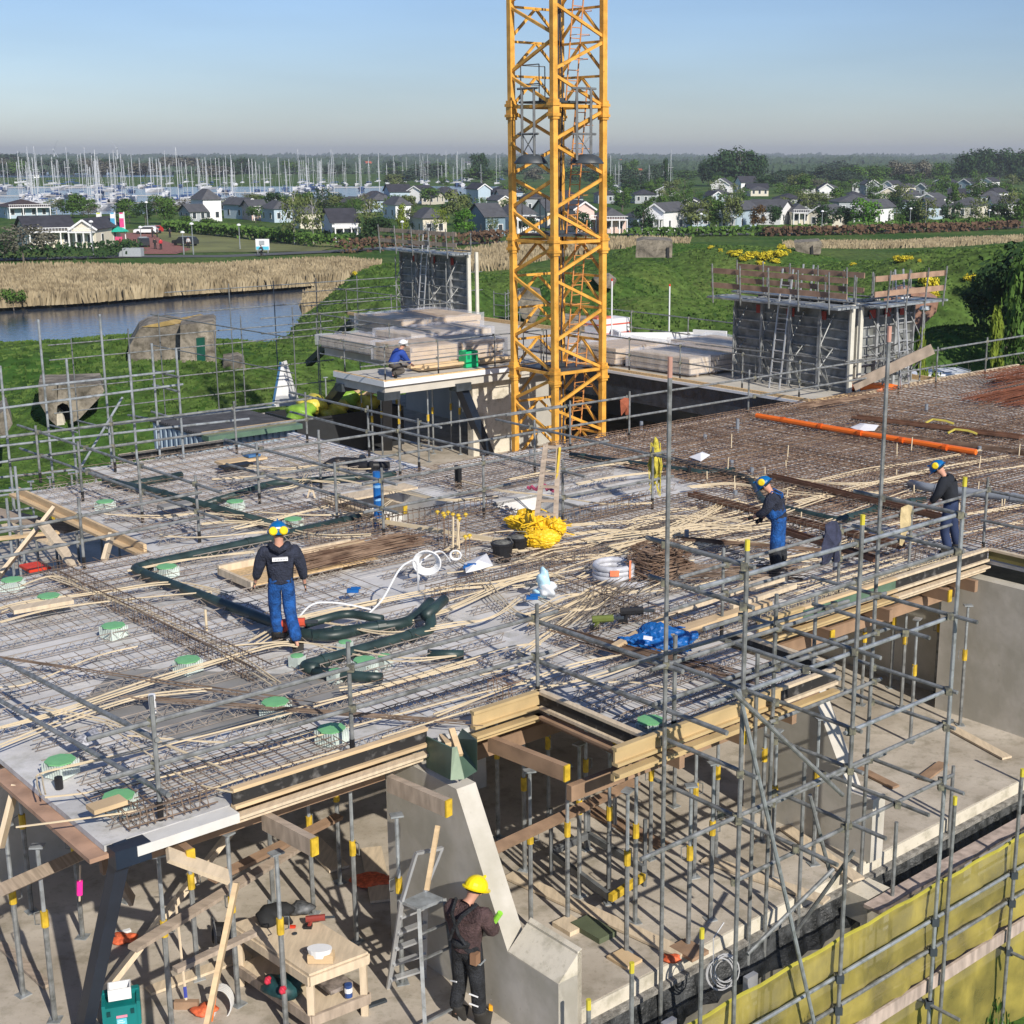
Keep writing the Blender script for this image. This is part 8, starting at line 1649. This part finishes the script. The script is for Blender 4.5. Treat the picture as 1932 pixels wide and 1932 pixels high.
# step ladder
t = thing('step_ladder', 'grey aluminium platform step ladder in front of the sloping wall', 'ladder', at(790, 1925, -2.9))
Ls = [at(735, 1868, -2.9), at(803, 1955, -2.9)]
plat = [at(758, 1700, -1.55), at(790, 1714, -1.55), at(838, 1695, -1.55), at(803, 1680, -1.55)]
f0, f1 = at(733, 1865, -2.9), at(800, 1845, -2.9) ; g0, g1 = at(803, 1960, -2.9), at(868, 1925, -2.9)
topL, topR = aty(825 - 40, 1610, plat[0].y + .1), aty(835, 1600, plat[3].y)
mb = MB(); mb.bar(f0, plat[0], .06, .03); mb.bar(plat[0], topL, .06, .03); mb.build('stile', alu, t)
mb = MB(); mb.bar(f1, plat[3], .06, .03); mb.bar(plat[3], topR, .06, .03); mb.build('stile', alu, t)
mb = MB(); mb.bar(topL, topR, .05, .03); mb.build('top_bar', alu, t)
for k in range(5): a = f0.lerp(plat[0], (k + .6) / 5.6); b = f1.lerp(plat[3], (k + .6) / 5.6); mb = MB(); mb.bar(a, b, .09, .025); mb.build('tread', alu, t)
mb = MB(); mb.hexa([v - Vector((0, 0, .04)) for v in plat] + plat); mb.build('platform', galvl, t)
for a, b in ((g0, plat[1]), (g1, plat[2])): mb = MB(); mb.bar(a, b, .045, .025); mb.build('rear_leg', galv, t)
mb = MB(); [mb.bar(g0.lerp(plat[1], k), g1.lerp(plat[2], k), .03, .02) for k in (.12, .6, .8)]; mb.build('rear_brace', galv, t)
mb = MB(); mb.bar(aty(805, 1680, 14.5), aty(826, 1558, 14.9), .05, .04); solo('wall_batten', mb, tim, 'light batten standing against the sloping wall behind ladder', 'batten')
# young leaves at bottom right
tb_ = Zz(16.6, 8.2, -6);
t = tree('sapling', aty(1890, 1990, 11.5) * 0 + Vector((Zz(15.5, 8.0, 0).x, Zz(15.5, 8.0, 0).y, -6)), 2.3, .9, 'mid', 'open', base=.35, n=260, size=.055, label='young sapling with green leaves before netting at bottom right')
p_ = aty(1895, 1890, 13.2); t.location = (p_.x, 13.2, -6); t.scale = (.55, .55, (p_.z + 6 + .35) / 2.3)
# ================================================================ PEOPLE
def skinmesh(name, nodes, edges, mat, parent, root=0, sub=1, smooth=True):
    """nodes: list of (pos, radius or (rx, ry)); grows one continuous surface"""
    me = bpy.data.meshes.new(name); me.from_pydata([n[0] for n in nodes], edges, []); me.update()
    o = bpy.data.objects.new(name, me); COL.objects.link(o); o.parent = parent; me.materials.append(mat)
    sm = o.modifiers.new('skin', 'SKIN'); sm.use_smooth_shade = smooth; sm.branch_smoothing = .6
    if not me.skin_vertices:
        bpy.context.view_layer.objects.active = o
    lay = me.skin_vertices[0].data if me.skin_vertices else None
    for i, n in enumerate(nodes):
        r_ = n[1] if isinstance(n[1], tuple) else (n[1], n[1]); lay[i].radius = r_; lay[i].use_root = (i == root)
    s = o.modifiers.new('sub', 'SUBSURF'); s.levels = sub; s.render_levels = sub
    dg = bpy.context.evaluated_depsgraph_get(); ev = o.evaluated_get(dg); nm = bpy.data.meshes.new_from_object(ev)
    o.modifiers.clear(); o.data = nm
    if not nm.materials: nm.materials.append(mat)
    else: nm.materials[0] = mat
    for p in nm.polygons: p.use_smooth = True
    return o
STD = dict(pel=(0, 0, .96), spi=(0, 0, 1.13), che=(0, 0, 1.32), nec=(0, 0, 1.47), hb=(0, .01, 1.54), hd=(0, .02, 1.64), ht=(0, .01, 1.73),
           shL=(-.17, 0, 1.42), elL=(-.25, -.02, 1.14), wrL=(-.27, .06, .90), shR=(.17, 0, 1.42), elR=(.25, -.02, 1.14), wrR=(.27, .06, .90),
           hiL=(-.09, 0, .90), knL=(-.11, .03, .50), anL=(-.12, -.02, .09), toL=(-.14, .15, .04), hiR=(.09, 0, .90), knR=(.11, .03, .50), anR=(.12, -.02, .09), toR=(.14, .15, .04))
V = Vector
def person(label, loc, rz, pose, top, trousers, boots, helmet=None, muffs=False, sleeves=True, short=False, bib=None, gloves=None, kneepad=None, scale=1., haircol=None, back=None, facedir=None, brim=True):
    j = {k: V(v) for k, v in {**STD, **pose}.items()}
    t = thing('person', label, 'person', loc, rz, world=False); t.scale = (scale,) * 3
    # body: one continuous surface incl. hands
    for s_ in 'LR': j['_t' + s_] = j['to' + s_]; j['to' + s_] = j['an' + s_].lerp(j['to' + s_], .45) + V((0, 0, .02))
    keys = ['pel', 'spi', 'che', 'nec', 'hb', 'hd', 'ht', 'shL', 'elL', 'wrL', 'shR', 'elR', 'wrR', 'hiL', 'knL', 'anL', 'toL', 'hiR', 'knR', 'anR', 'toR']
    rad = dict(pel=.10, spi=.09, che=.10, nec=.055, hb=.062, hd=(.09, .103), ht=(.06, .07), shL=.045, elL=.042, wrL=.028, shR=.045, elR=.042, wrR=.028, hiL=.085, knL=.058, anL=.022, toL=.018, hiR=.085, knR=.058, anR=.022, toR=.018)
    nodes = [(j[k], rad[k]) for k in keys]; ix = {k: i for i, k in enumerate(keys)}
    E_ = [('pel', 'spi'), ('spi', 'che'), ('che', 'nec'), ('nec', 'hb'), ('hb', 'hd'), ('hd', 'ht'), ('che', 'shL'), ('shL', 'elL'), ('elL', 'wrL'), ('che', 'shR'), ('shR', 'elR'), ('elR', 'wrR'), ('pel', 'hiL'), ('hiL', 'knL'), ('knL', 'anL'), ('anL', 'toL'), ('pel', 'hiR'), ('hiR', 'knR'), ('knR', 'anR'), ('anR', 'toR')]
    edges = [(ix[a], ix[b]) for a, b in E_]
    hands = []
    for s in 'LR':
        d = (j['wr' + s] - j['el' + s]).normalized(); side = d.cross(V((0, 1, 0))); side = side.normalized() if side.length > .1 else V((1, 0, 0)); nrm = side.cross(d)
        palm = j['wr' + s] + d * .06; nodes.append((palm, (.04, .022))); pi = len(nodes) - 1; edges.append((ix['wr' + s], pi)); curl = nrm * (.02)
        for fi, (o, L) in enumerate([(-.03, .065), (-.01, .078), (.01, .074), (.03, .058)]):
            a = palm + nrm * o * .9 + d * .035; b = a + d * L * .55 + side * .006; c = b + d * L * .45 - side * .02
            nodes += [(a, .010), (b, .009), (c, .007)]; k = len(nodes) - 3; edges += [(pi, k), (k, k + 1), (k + 1, k + 2)]
        a = palm - nrm * .04 - d * .01; b = a - nrm * .02 + d * .035; nodes += [(a, .012), (b, .009)]; k = len(nodes) - 2; edges += [(pi, k), (k, k + 1)]
    body = skinmesh('body', nodes, edges, skin, t)
    # head features added to body mesh
    up = (j['ht'] - j['hb']).normalized(); fw = V(facedir).normalized() if facedir else V((0, 1, 0)); fw = (fw - up * fw.dot(up)).normalized(); rt = fw.cross(up).normalized(); hc = j['hd']
    bm = bmesh.new(); bm.from_mesh(body.data)
    def ball(c, r_, sc=(1, 1, 1)):
        ret = bmesh.ops.create_icosphere(bm, subdivisions=1, radius=r_)
        for v in ret['verts']: v.co = c + rt * v.co.x * sc[0] + fw * v.co.y * sc[1] + up * v.co.z * sc[2]
    ball(hc + fw * .10 - up * .015, .016, (1, 1.2, 1.6))
    for s in (-1, 1): ball(hc + rt * s * .088 - up * .01, .022, (.4, .8, 1.3))
    bm.to_mesh(body.data); bm.free()
    for s in (-1, 1):
        e = MB(); e.lathe([(.008, -.004), (.008, .004)], hc + fw * .093 + rt * s * .03 + up * .015, 6); e.build('eye', hair, t, world=False)
    e = MB(); e.bar(hc + fw * .095 - up * .05 - rt * .022, hc + fw * .095 - up * .05 + rt * .022, .006, .006); e.build('mouth', M('lips', (.35, .12, .1), .6), t, world=False)
    # trousers
    tn = [(j['pel'] + V((0, 0, .17)), (.19, .16)), (j['pel'], (.19, .155)), (j['hiL'], .125), (j['knL'], .09), (j['anL'] + V((0, 0, .05)), .088), (j['hiR'], .125), (j['knR'], .09), (j['anR'] + V((0, 0, .05)), .088)]
    skinmesh('trousers', tn, [(0, 1), (1, 2), (2, 3), (3, 4), (1, 5), (5, 6), (6, 7)], trousers, t, 1)
    # top
    lower = j['spi'] - (j['spi'] - j['pel']) * 1.35
    wl = [j['el' + s].lerp(j['wr' + s], -.15 if short else .85) for s in 'LR']
    tn = [(lower, (.225, .175)), (j['spi'], (.225, .18)), (j['che'], (.25, .2)), (j['nec'] - (j['nec'] - j['che']) * .1, .11), (j['shL'], .13), (j['elL'].lerp(j['shL'], .05), .08), (wl[0], .062), (j['shR'], .13), (j['elR'].lerp(j['shR'], .05), .08), (wl[1], .062)]
    skinmesh('sweater', tn, [(0, 1), (1, 2), (2, 3), (2, 4), (4, 5), (5, 6), (2, 7), (7, 8), (8, 9)], top, t, 1)
    for s in 'LR':
        j['to' + s] = j['_t' + s]; bn = [(j['an' + s] + (j['kn' + s] - j['an' + s]) * .3, .095), (j['an' + s], .098), (j['to' + s] * .5 + j['an' + s] * .5 - V((0, 0, .01)), .075), (j['to' + s], .065)]
        skinmesh('boot', bn, [(0, 1), (1, 2), (2, 3)], boots, t, 1)
    if gloves:
        for s in 'LR':
            d = (j['wr' + s] - j['el' + s]).normalized(); side = d.cross(V((0, 1, 0))); side = side.normalized() if side.length > .1 else V((1, 0, 0)); nrm = side.cross(d); palm = j['wr' + s] + d * .06
            nn = [(j['wr' + s], .036), (palm, (.046, .028))]; ee = [(0, 1)]
            for o, L in [(-.03, .06), (-.01, .075), (.01, .07), (.03, .055)]:
                a = palm + nrm * o * .9 + d * .035; nn += [(a, .013), (a + d * L, .011)]; k = len(nn) - 2; ee += [(1, k), (k, k + 1)]
            a = palm - nrm * .04; nn += [(a, .015), (a - nrm * .018 + d * .035, .012)]; k = len(nn) - 2; ee += [(1, k), (k, k + 1)]
            skinmesh('glove', nn, ee, gloves, t, 0)
    # hair & helmet
    def cap(r_, z0, mat, nm, sx=1.0, sy=1.15, hgt=.115, off=V((0, 0, 0)), par=t):
        mb = MB(); n = 16; k = 7; base = hc + up * z0 + off; rings = []
        for i in range(k + 1):
            a = i / k * math.pi / 2; rr_ = r_ * math.cos(a); zz = hgt * math.sin(a)
            rings.append([base + rt * rr_ * sx * math.cos(b) + fw * rr_ * sy * math.sin(b) + up * zz for b in [2 * math.pi * q / n for q in range(n)]])
        for A1, B1 in zip(rings, rings[1:]):
            for q in range(n): mb.poly([A1[q], A1[(q + 1) % n], B1[(q + 1) % n], B1[q]])
        mb.poly(list(reversed(rings[0]))); return mb.build(nm, mat, par, True, world=False)
    cap(.097, -.02, haircol or hair, 'hair', hgt=.12, off=-fw * .012)
    if helmet:
        h = cap(.128, .03, helmet, 'helmet', hgt=.13)
        mb = MB(); base = hc + up * .03; r0, r1 = .125, .15; n = 18
        for q in range(n):
            b0, b1 = 2 * math.pi * q / n, 2 * math.pi * (q + 1) / n
            def pr(b, r_): ex = .035 if math.sin(b) > .3 else 0; return base + rt * r_ * math.cos(b) + fw * (r_ * 1.15 + (ex if r_ > .13 else 0)) * math.sin(b) - up * (.0 if r_ < .13 else .012)
            mb.poly([pr(b0, r0), pr(b0, r1), pr(b1, r1), pr(b1, r0)]); mb.poly([pr(b0, r0) - up * .01, pr(b1, r0) - up * .01, pr(b1, r1) - up * .01, pr(b0, r1) - up * .01])
        mb.build('brim', helmet, h, world=False)
        mb = MB(); mb.bar(base - fw * .13 + up * .02, base + fw * .12 + up * .12, .02, .03); mb.build('ridge', helmet, h, world=False)
        if muffs:
            for s in (-1, 1):
                cc = base + (rt * s * .07 - fw * .135 + up * .03 if muffs == 'back' else rt * s * .125 + up * .055 - fw * .02)
                ax = -fw if muffs == 'back' else rt * s
                mb = MB(); mb.path([cc - ax * .01, cc + ax * .03, cc + ax * .045], lambda x: .058 if x < .6 else .04, 12); mb.build('ear_muff', M('muff_yellow', (.85, .62, .02), .4), h, world=False)
            if muffs == 'back': mb = MB(); mb.bar(base - fw * .15 + up * .07 - rt * .03, base - fw * .15 + up * .07 + rt * .03, .01, .025); mb.build('label', whitep, h, world=False)
    t['_up'] = list(up); return t, j
blueT = M('royal_blue_trousers', (.012, .085, .30), .85, .45, 9., bump=1., detail=8); navyT = M('navy_sweater', (.025, .03, .05), .9, .4, 8., bump=1., detail=8); blackT = M('black_trousers', (.02, .022, .026), .85, .55, 9., bump=1., detail=8)
maroon = M('maroon_shirt', (.075, .045, .045), .9, .35, 8., bump=1., detail=8); bootm = M('work_boot', (.03, .028, .025), .8); glovem = M('dark_glove', (.05, .055, .05), .9); bhelm = M('blue_helmet', (.005, .13, .36), .3, .03); yhelm = M('yellow_helmet', (.85, .68, .01), .3, .03)
# walking worker seen from behind
w1 = at(537, 1226, .0)
t, j = person('worker in navy hoodie and royal blue trousers walking away, blue helmet with yellow ear muffs', w1 + Vector((0, 0, .05)), R(14), dict(shL=(-.2, 0, 1.42), shR=(.2, 0, 1.42), elL=(-.29, .0, 1.15), wrL=(-.34, .14, .94), elR=(.29, -.03, 1.14), wrR=(.32, .08, .90), hiL=(-.09, 0, .9), knL=(-.10, .14, .50), anL=(-.06, .10, .09), toL=(-.07, .26, .05), knR=(.10, .02, .49), anR=(.17, -.3, .1), toR=(.18, -.16, .02)), navyT, blueT, bootm, bhelm, 'back', short=False, gloves=glovem, scale=1.02)
mb = MB(); mb.hexa([V(v) for v in [(-.105, -.2, 1.29), (.105, -.2, 1.29), (.105, -.16, 1.29), (-.105, -.16, 1.29), (-.105, -.195, 1.335), (.105, -.195, 1.335), (.105, -.15, 1.335), (-.105, -.15, 1.335)]]); pn = mb.build('back_print', whitep, t, world=False)
for k in range(9):
    mb = MB(); x = -.088 + k * .0205; mb.hexa([V(v) for v in [(x, -.202, 1.302), (x + .012, -.202, 1.302), (x + .012, -.198, 1.302), (x, -.198, 1.302), (x, -.2, 1.322), (x + .012, -.2, 1.322), (x + .012, -.196, 1.322), (x, -.196, 1.322)]]); mb.build('print_mark', M('grey_print', (.3, .31, .33), .8), pn, world=False)
mb = MB(); mb.path([V((-.12, -.06, 1.5)), V((-.08, -.14, 1.47)), V((.0, -.17, 1.43)), V((.08, -.14, 1.47)), V((.12, -.06, 1.5))], .045, 7); mb.build('hood', navyT, t, smooth=True, world=False)
# bending worker with bib, facing left
w2 = at(1466, 1090, .02)
bendp = dict(pel=(0, 0, .95), spi=(0, .04, 1.12), che=(0, .08, 1.29), nec=(0, .15, 1.42), hb=(0, .19, 1.47), hd=(0, .25, 1.53), ht=(0, .31, 1.60), shL=(-.17, .11, 1.38), elL=(-.23, .20, 1.13), wrL=(-.14, .38, 1.03), shR=(.17, .10, 1.38), elR=(.25, .08, 1.11), wrR=(.16, .28, .95), knL=(-.10, .05, .49), knR=(.10, -.02, .5), anR=(.11, -.06, .09), toR=(.12, .11, .04))
t, j = person('worker in royal blue bib overalls bending over, blue helmet with yellow ear muffs', w2 + Vector((0, 0, .03)), R(75), bendp, navyT, blueT, bootm, bhelm, 'side', gloves=blackT, scale=1.0, facedir=(0, .8, -.6))
bibn = [(V((0, .0, .98)), (.235, .19)), (V((0, .07, 1.11)), (.24, .2)), (V((0, .14, 1.24)), (.15, .19))]; skinmesh('bib', bibn, [(0, 1), (1, 2)], blueT, t, 0)
for s in (-1, 1): mb = MB(); mb.path([V((s * .10, .22, 1.28)), V((s * .11, .12, 1.46)), V((s * .07, -.03, 1.4)), V((s * .05, -.08, 1.15))], .014, 5); mb.build('bib_strap', blueT, t, world=False)
for s, kx in ((-1, 'knL'), (1, 'knR')):
    a, b = j[kx], j['an' + kx[-1]]; skinmesh('lower_leg_panel', [(a + V((0, 0, .03)), .125), (a.lerp(b, .8), .108)], [(0, 1)], blackT, t, 0)
# right worker behind rails, facing away-left, bent
w3 = at(1788, 1050, .02)
t, j = person('worker in black sweater and dark blue trousers bending behind the rails at right', w3 + Vector((0, 0, .02)), R(68), {**bendp, 'elL': (-.26, .2, 1.12), 'wrL': (-.2, .34, .95), 'knL': (-.12, .08, .49), 'knR': (.12, -.05, .49), 'anR': (.13, -.15, .09), 'toR': (.14, .0, .04)}, M('black_sweater', (.015, .018, .025), .9, .2, 5.), M('dark_blue_trousers', (.02, .035, .09), .8, .2, 5.), bootm, bhelm, 'side', gloves=blackT, scale=1.0, facedir=(0, .7, -.7))
# lower worker with yellow helmet, seen from behind/right
w4 = at(884, 1930, -2.9)
t, j = person('worker in maroon shirt and black work trousers standing by sloping wall, yellow helmet', w4, R(-28), dict(shL=(-.2, .02, 1.42), shR=(.2, .05, 1.41), che=(0, .0, 1.32), nec=(0, .06, 1.47), hb=(.02, .1, 1.53), hd=(.03, .15, 1.59), ht=(.04, .17, 1.69), elL=(-.27, .1, 1.15), wrL=(-.08, .32, 1.1), elR=(.28, .1, 1.14), wrR=(.16, .36, 1.1), knL=(-.12, .04, .5), anL=(-.15, -.03, .09), knR=(.12, .02, .5), anR=(.15, 0, .09)), maroon, blackT, bootm, yhelm, None, gloves=glovem, scale=1.03, facedir=(.1, .8, -.5))
mb = MB(); mb.path([V((-.12, -.16, 1.1)), V((-.05, -.19, 1.25)), V((.05, -.16, 1.42)), V((.13, .02, 1.5))], .022, 5); mb.path([V((.1, -.17, 1.1)), V((.02, -.19, 1.2)), V((-.08, -.16, 1.42)), V((-.14, .02, 1.5))], .022, 5); mb.build('brace_strap', blackT, t, world=False)
skinmesh('bib_back', [(V((0, -.01, .96)), (.24, .19)), (V((-.02, -.01, 1.16)), (.18, .19))], [(0, 1)], blackT, t, 0)
mb = MB(); mb.path([V((.13, -.1, .84)), V((.19, -.03, .8)), V((.2, .06, .82))], .01, 5); mb.build('hammer_loop', galvl, t, world=False); mb = MB(); mb.box(.12, .2, -.13, -.04, .84, .97); mb.build('tool_pouch', M('tan_leather', (.25, .14, .08), .8), t, world=False)
for kz, sx in ((.52, -1), (.42, 1), (.3, 1)): mb = MB(); mb.bar(V((sx * .18, -.07, kz)), V((sx * .08, -.1, kz + .03)), .012, .012); mb.build('reflective_piping', whitep, t, world=False)
hw = t.matrix_basis.copy(); t4 = Matrix.Translation(w4) @ Matrix.Rotation(R(-28), 4, 'Z')
ga = t4 @ V((.12, .38, 1.1)); gb_ = aty(944, 1722, ga.y - .35); g0_ = aty(924, 1752, ga.y - .3); mb = MB(); mb.path([g0_, gb_], .034, 10); fo = solo('spirit_level', mb, M('lime_tube', (.28, .66, .06), .3), 'bright green tube held by the worker in maroon shirt', 'tube')
# crouching worker on far slab
w5 = at(737, 716, .0)
crouch = dict(pel=(0, 0, .40), spi=(0, .08, .56), che=(0, .2, .72), nec=(0, .3, .84), hb=(0, .34, .89), hd=(0, .38, .97), ht=(0, .4, 1.06), shL=(-.18, .26, .80), elL=(-.24, .38, .56), wrL=(-.18, .56, .44), shR=(.18, .26, .80), elR=(.25, .38, .55), wrR=(.16, .56, .40), hiL=(-.1, 0, .36), knL=(-.16, .38, .36), anL=(-.15, .05, .08), toL=(-.16, .22, .04), hiR=(.1, 0, .36), knR=(.14, .36, .2), anR=(.12, -.05, .08), toR=(.12, .1, .04))
t, j = person('worker in blue shirt crouching on the far slab corner, white cap', w5 + Vector((0, .4, 0)), R(-60), crouch, M('cobalt_shirt', (.02, .06, .30), .85), M('grey_brown_trousers', (.09, .08, .07), .9), bootm, whitep, None, scale=1.05, brim=False, facedir=(0, .9, -.4))
# distant walkers and cyclist
wk = [(293, 470, 'walker in dark clothes on the brick path', (.03, .03, .03)), (304, 471, 'walker in red coat on the brick path', (.5, .04, .05)), (288, 448, 'standing person in dark coat on the park lawn, left', (.04, .04, .04)), (297, 448, 'standing person in dark coat on the park lawn, right', (.05, .05, .06)), (321, 448, 'standing person near the park hedge', (.03, .03, .04)), (356, 468, 'walker by the car at the path end', (.5, .5, .5))]
for i, (u, v, l, c_) in enumerate(wk):
    b = at(u, v, GZ + .06); person(l, b, R(40 * i), {}, M('coat_%d' % i, c_, .9), blackT, bootm, scale=1.05)
b = at(494, 484, GZ + .1); rz_ = R(80)
tc_ = thing('bicycle', 'dark bicycle ridden on the road before the billboard', 'bicycle', b, rz_, world=False)
for y in (-.5, .5):
    mb = MB(); mb.path([(0, y + .33 * math.cos(a), .34 + .33 * math.sin(a)) for a in [k * math.pi / 10 for k in range(21)]], .025, 5); w_ = mb.build('wheel', blackp, tc_, world=False)
mb = MB(); mb.path([(0, -.5, .34), (0, -.15, .85), (0, .38, .9), (0, .5, .34)], .025, 5); mb.path([(0, -.15, .85), (0, 0, .34), (0, .38, .85)], .025, 5); mb.build('frame', dsteel, tc_, world=False); mb = MB(); mb.bar((-.25, .36, 1.05), (.25, .36, 1.05), .03, .03); mb.build('handlebar', dsteel, tc_, world=False); mb = MB(); mb.bar((0, -.3, .95), (0, -.05, .95), .14, .05); mb.build('saddle', blackp, tc_, world=False)
sit = dict(pel=(0, -.18, 1.03), spi=(0, -.1, 1.2), che=(0, .0, 1.36), nec=(0, .06, 1.5), hb=(0, .08, 1.56), hd=(0, .1, 1.64), ht=(0, .1, 1.74), shL=(-.17, .02, 1.44), elL=(-.25, .2, 1.25), wrL=(-.22, .34, 1.1), shR=(.17, .02, 1.44), elR=(.25, .2, 1.25), wrR=(.22, .34, 1.1), hiL=(-.09, -.16, .98), knL=(-.1, .16, .75), anL=(-.1, .05, .35), toL=(-.1, .2, .3), hiR=(.09, -.16, .98), knR=(.1, .2, .62), anR=(.1, -.02, .2), toR=(.1, .12, .15))
person('cyclist in dark clothes before the billboard', b, rz_, sit, M('coat_c', (.05, .05, .07), .9), blackT, bootm)
# ================================================================ HAZE
hm = bpy.data.materials.new('haze'); hm.use_nodes = True; t_ = hm.node_tree
for n in list(t_.nodes):
    if n.type != 'OUTPUT_MATERIAL': t_.nodes.remove(n)
vo = t_.nodes.new('ShaderNodeVolumePrincipled'); vo.inputs['Color'].default_value = (.88, .92, 1.0, 1); vo.inputs['Density'].default_value = .00016; vo.inputs['Anisotropy'].default_value = .2
t_.links.new(vo.outputs[0], [n for n in t_.nodes if n.type == 'OUTPUT_MATERIAL'][0].inputs['Volume'])
mb = MB(); mb.box(-8600, 8600, -30, 9300, -12, 60); o = mb.build('haze', hm); struct(o, 'stuff'); o['label'] = 'thin pale haze over the whole landscape'
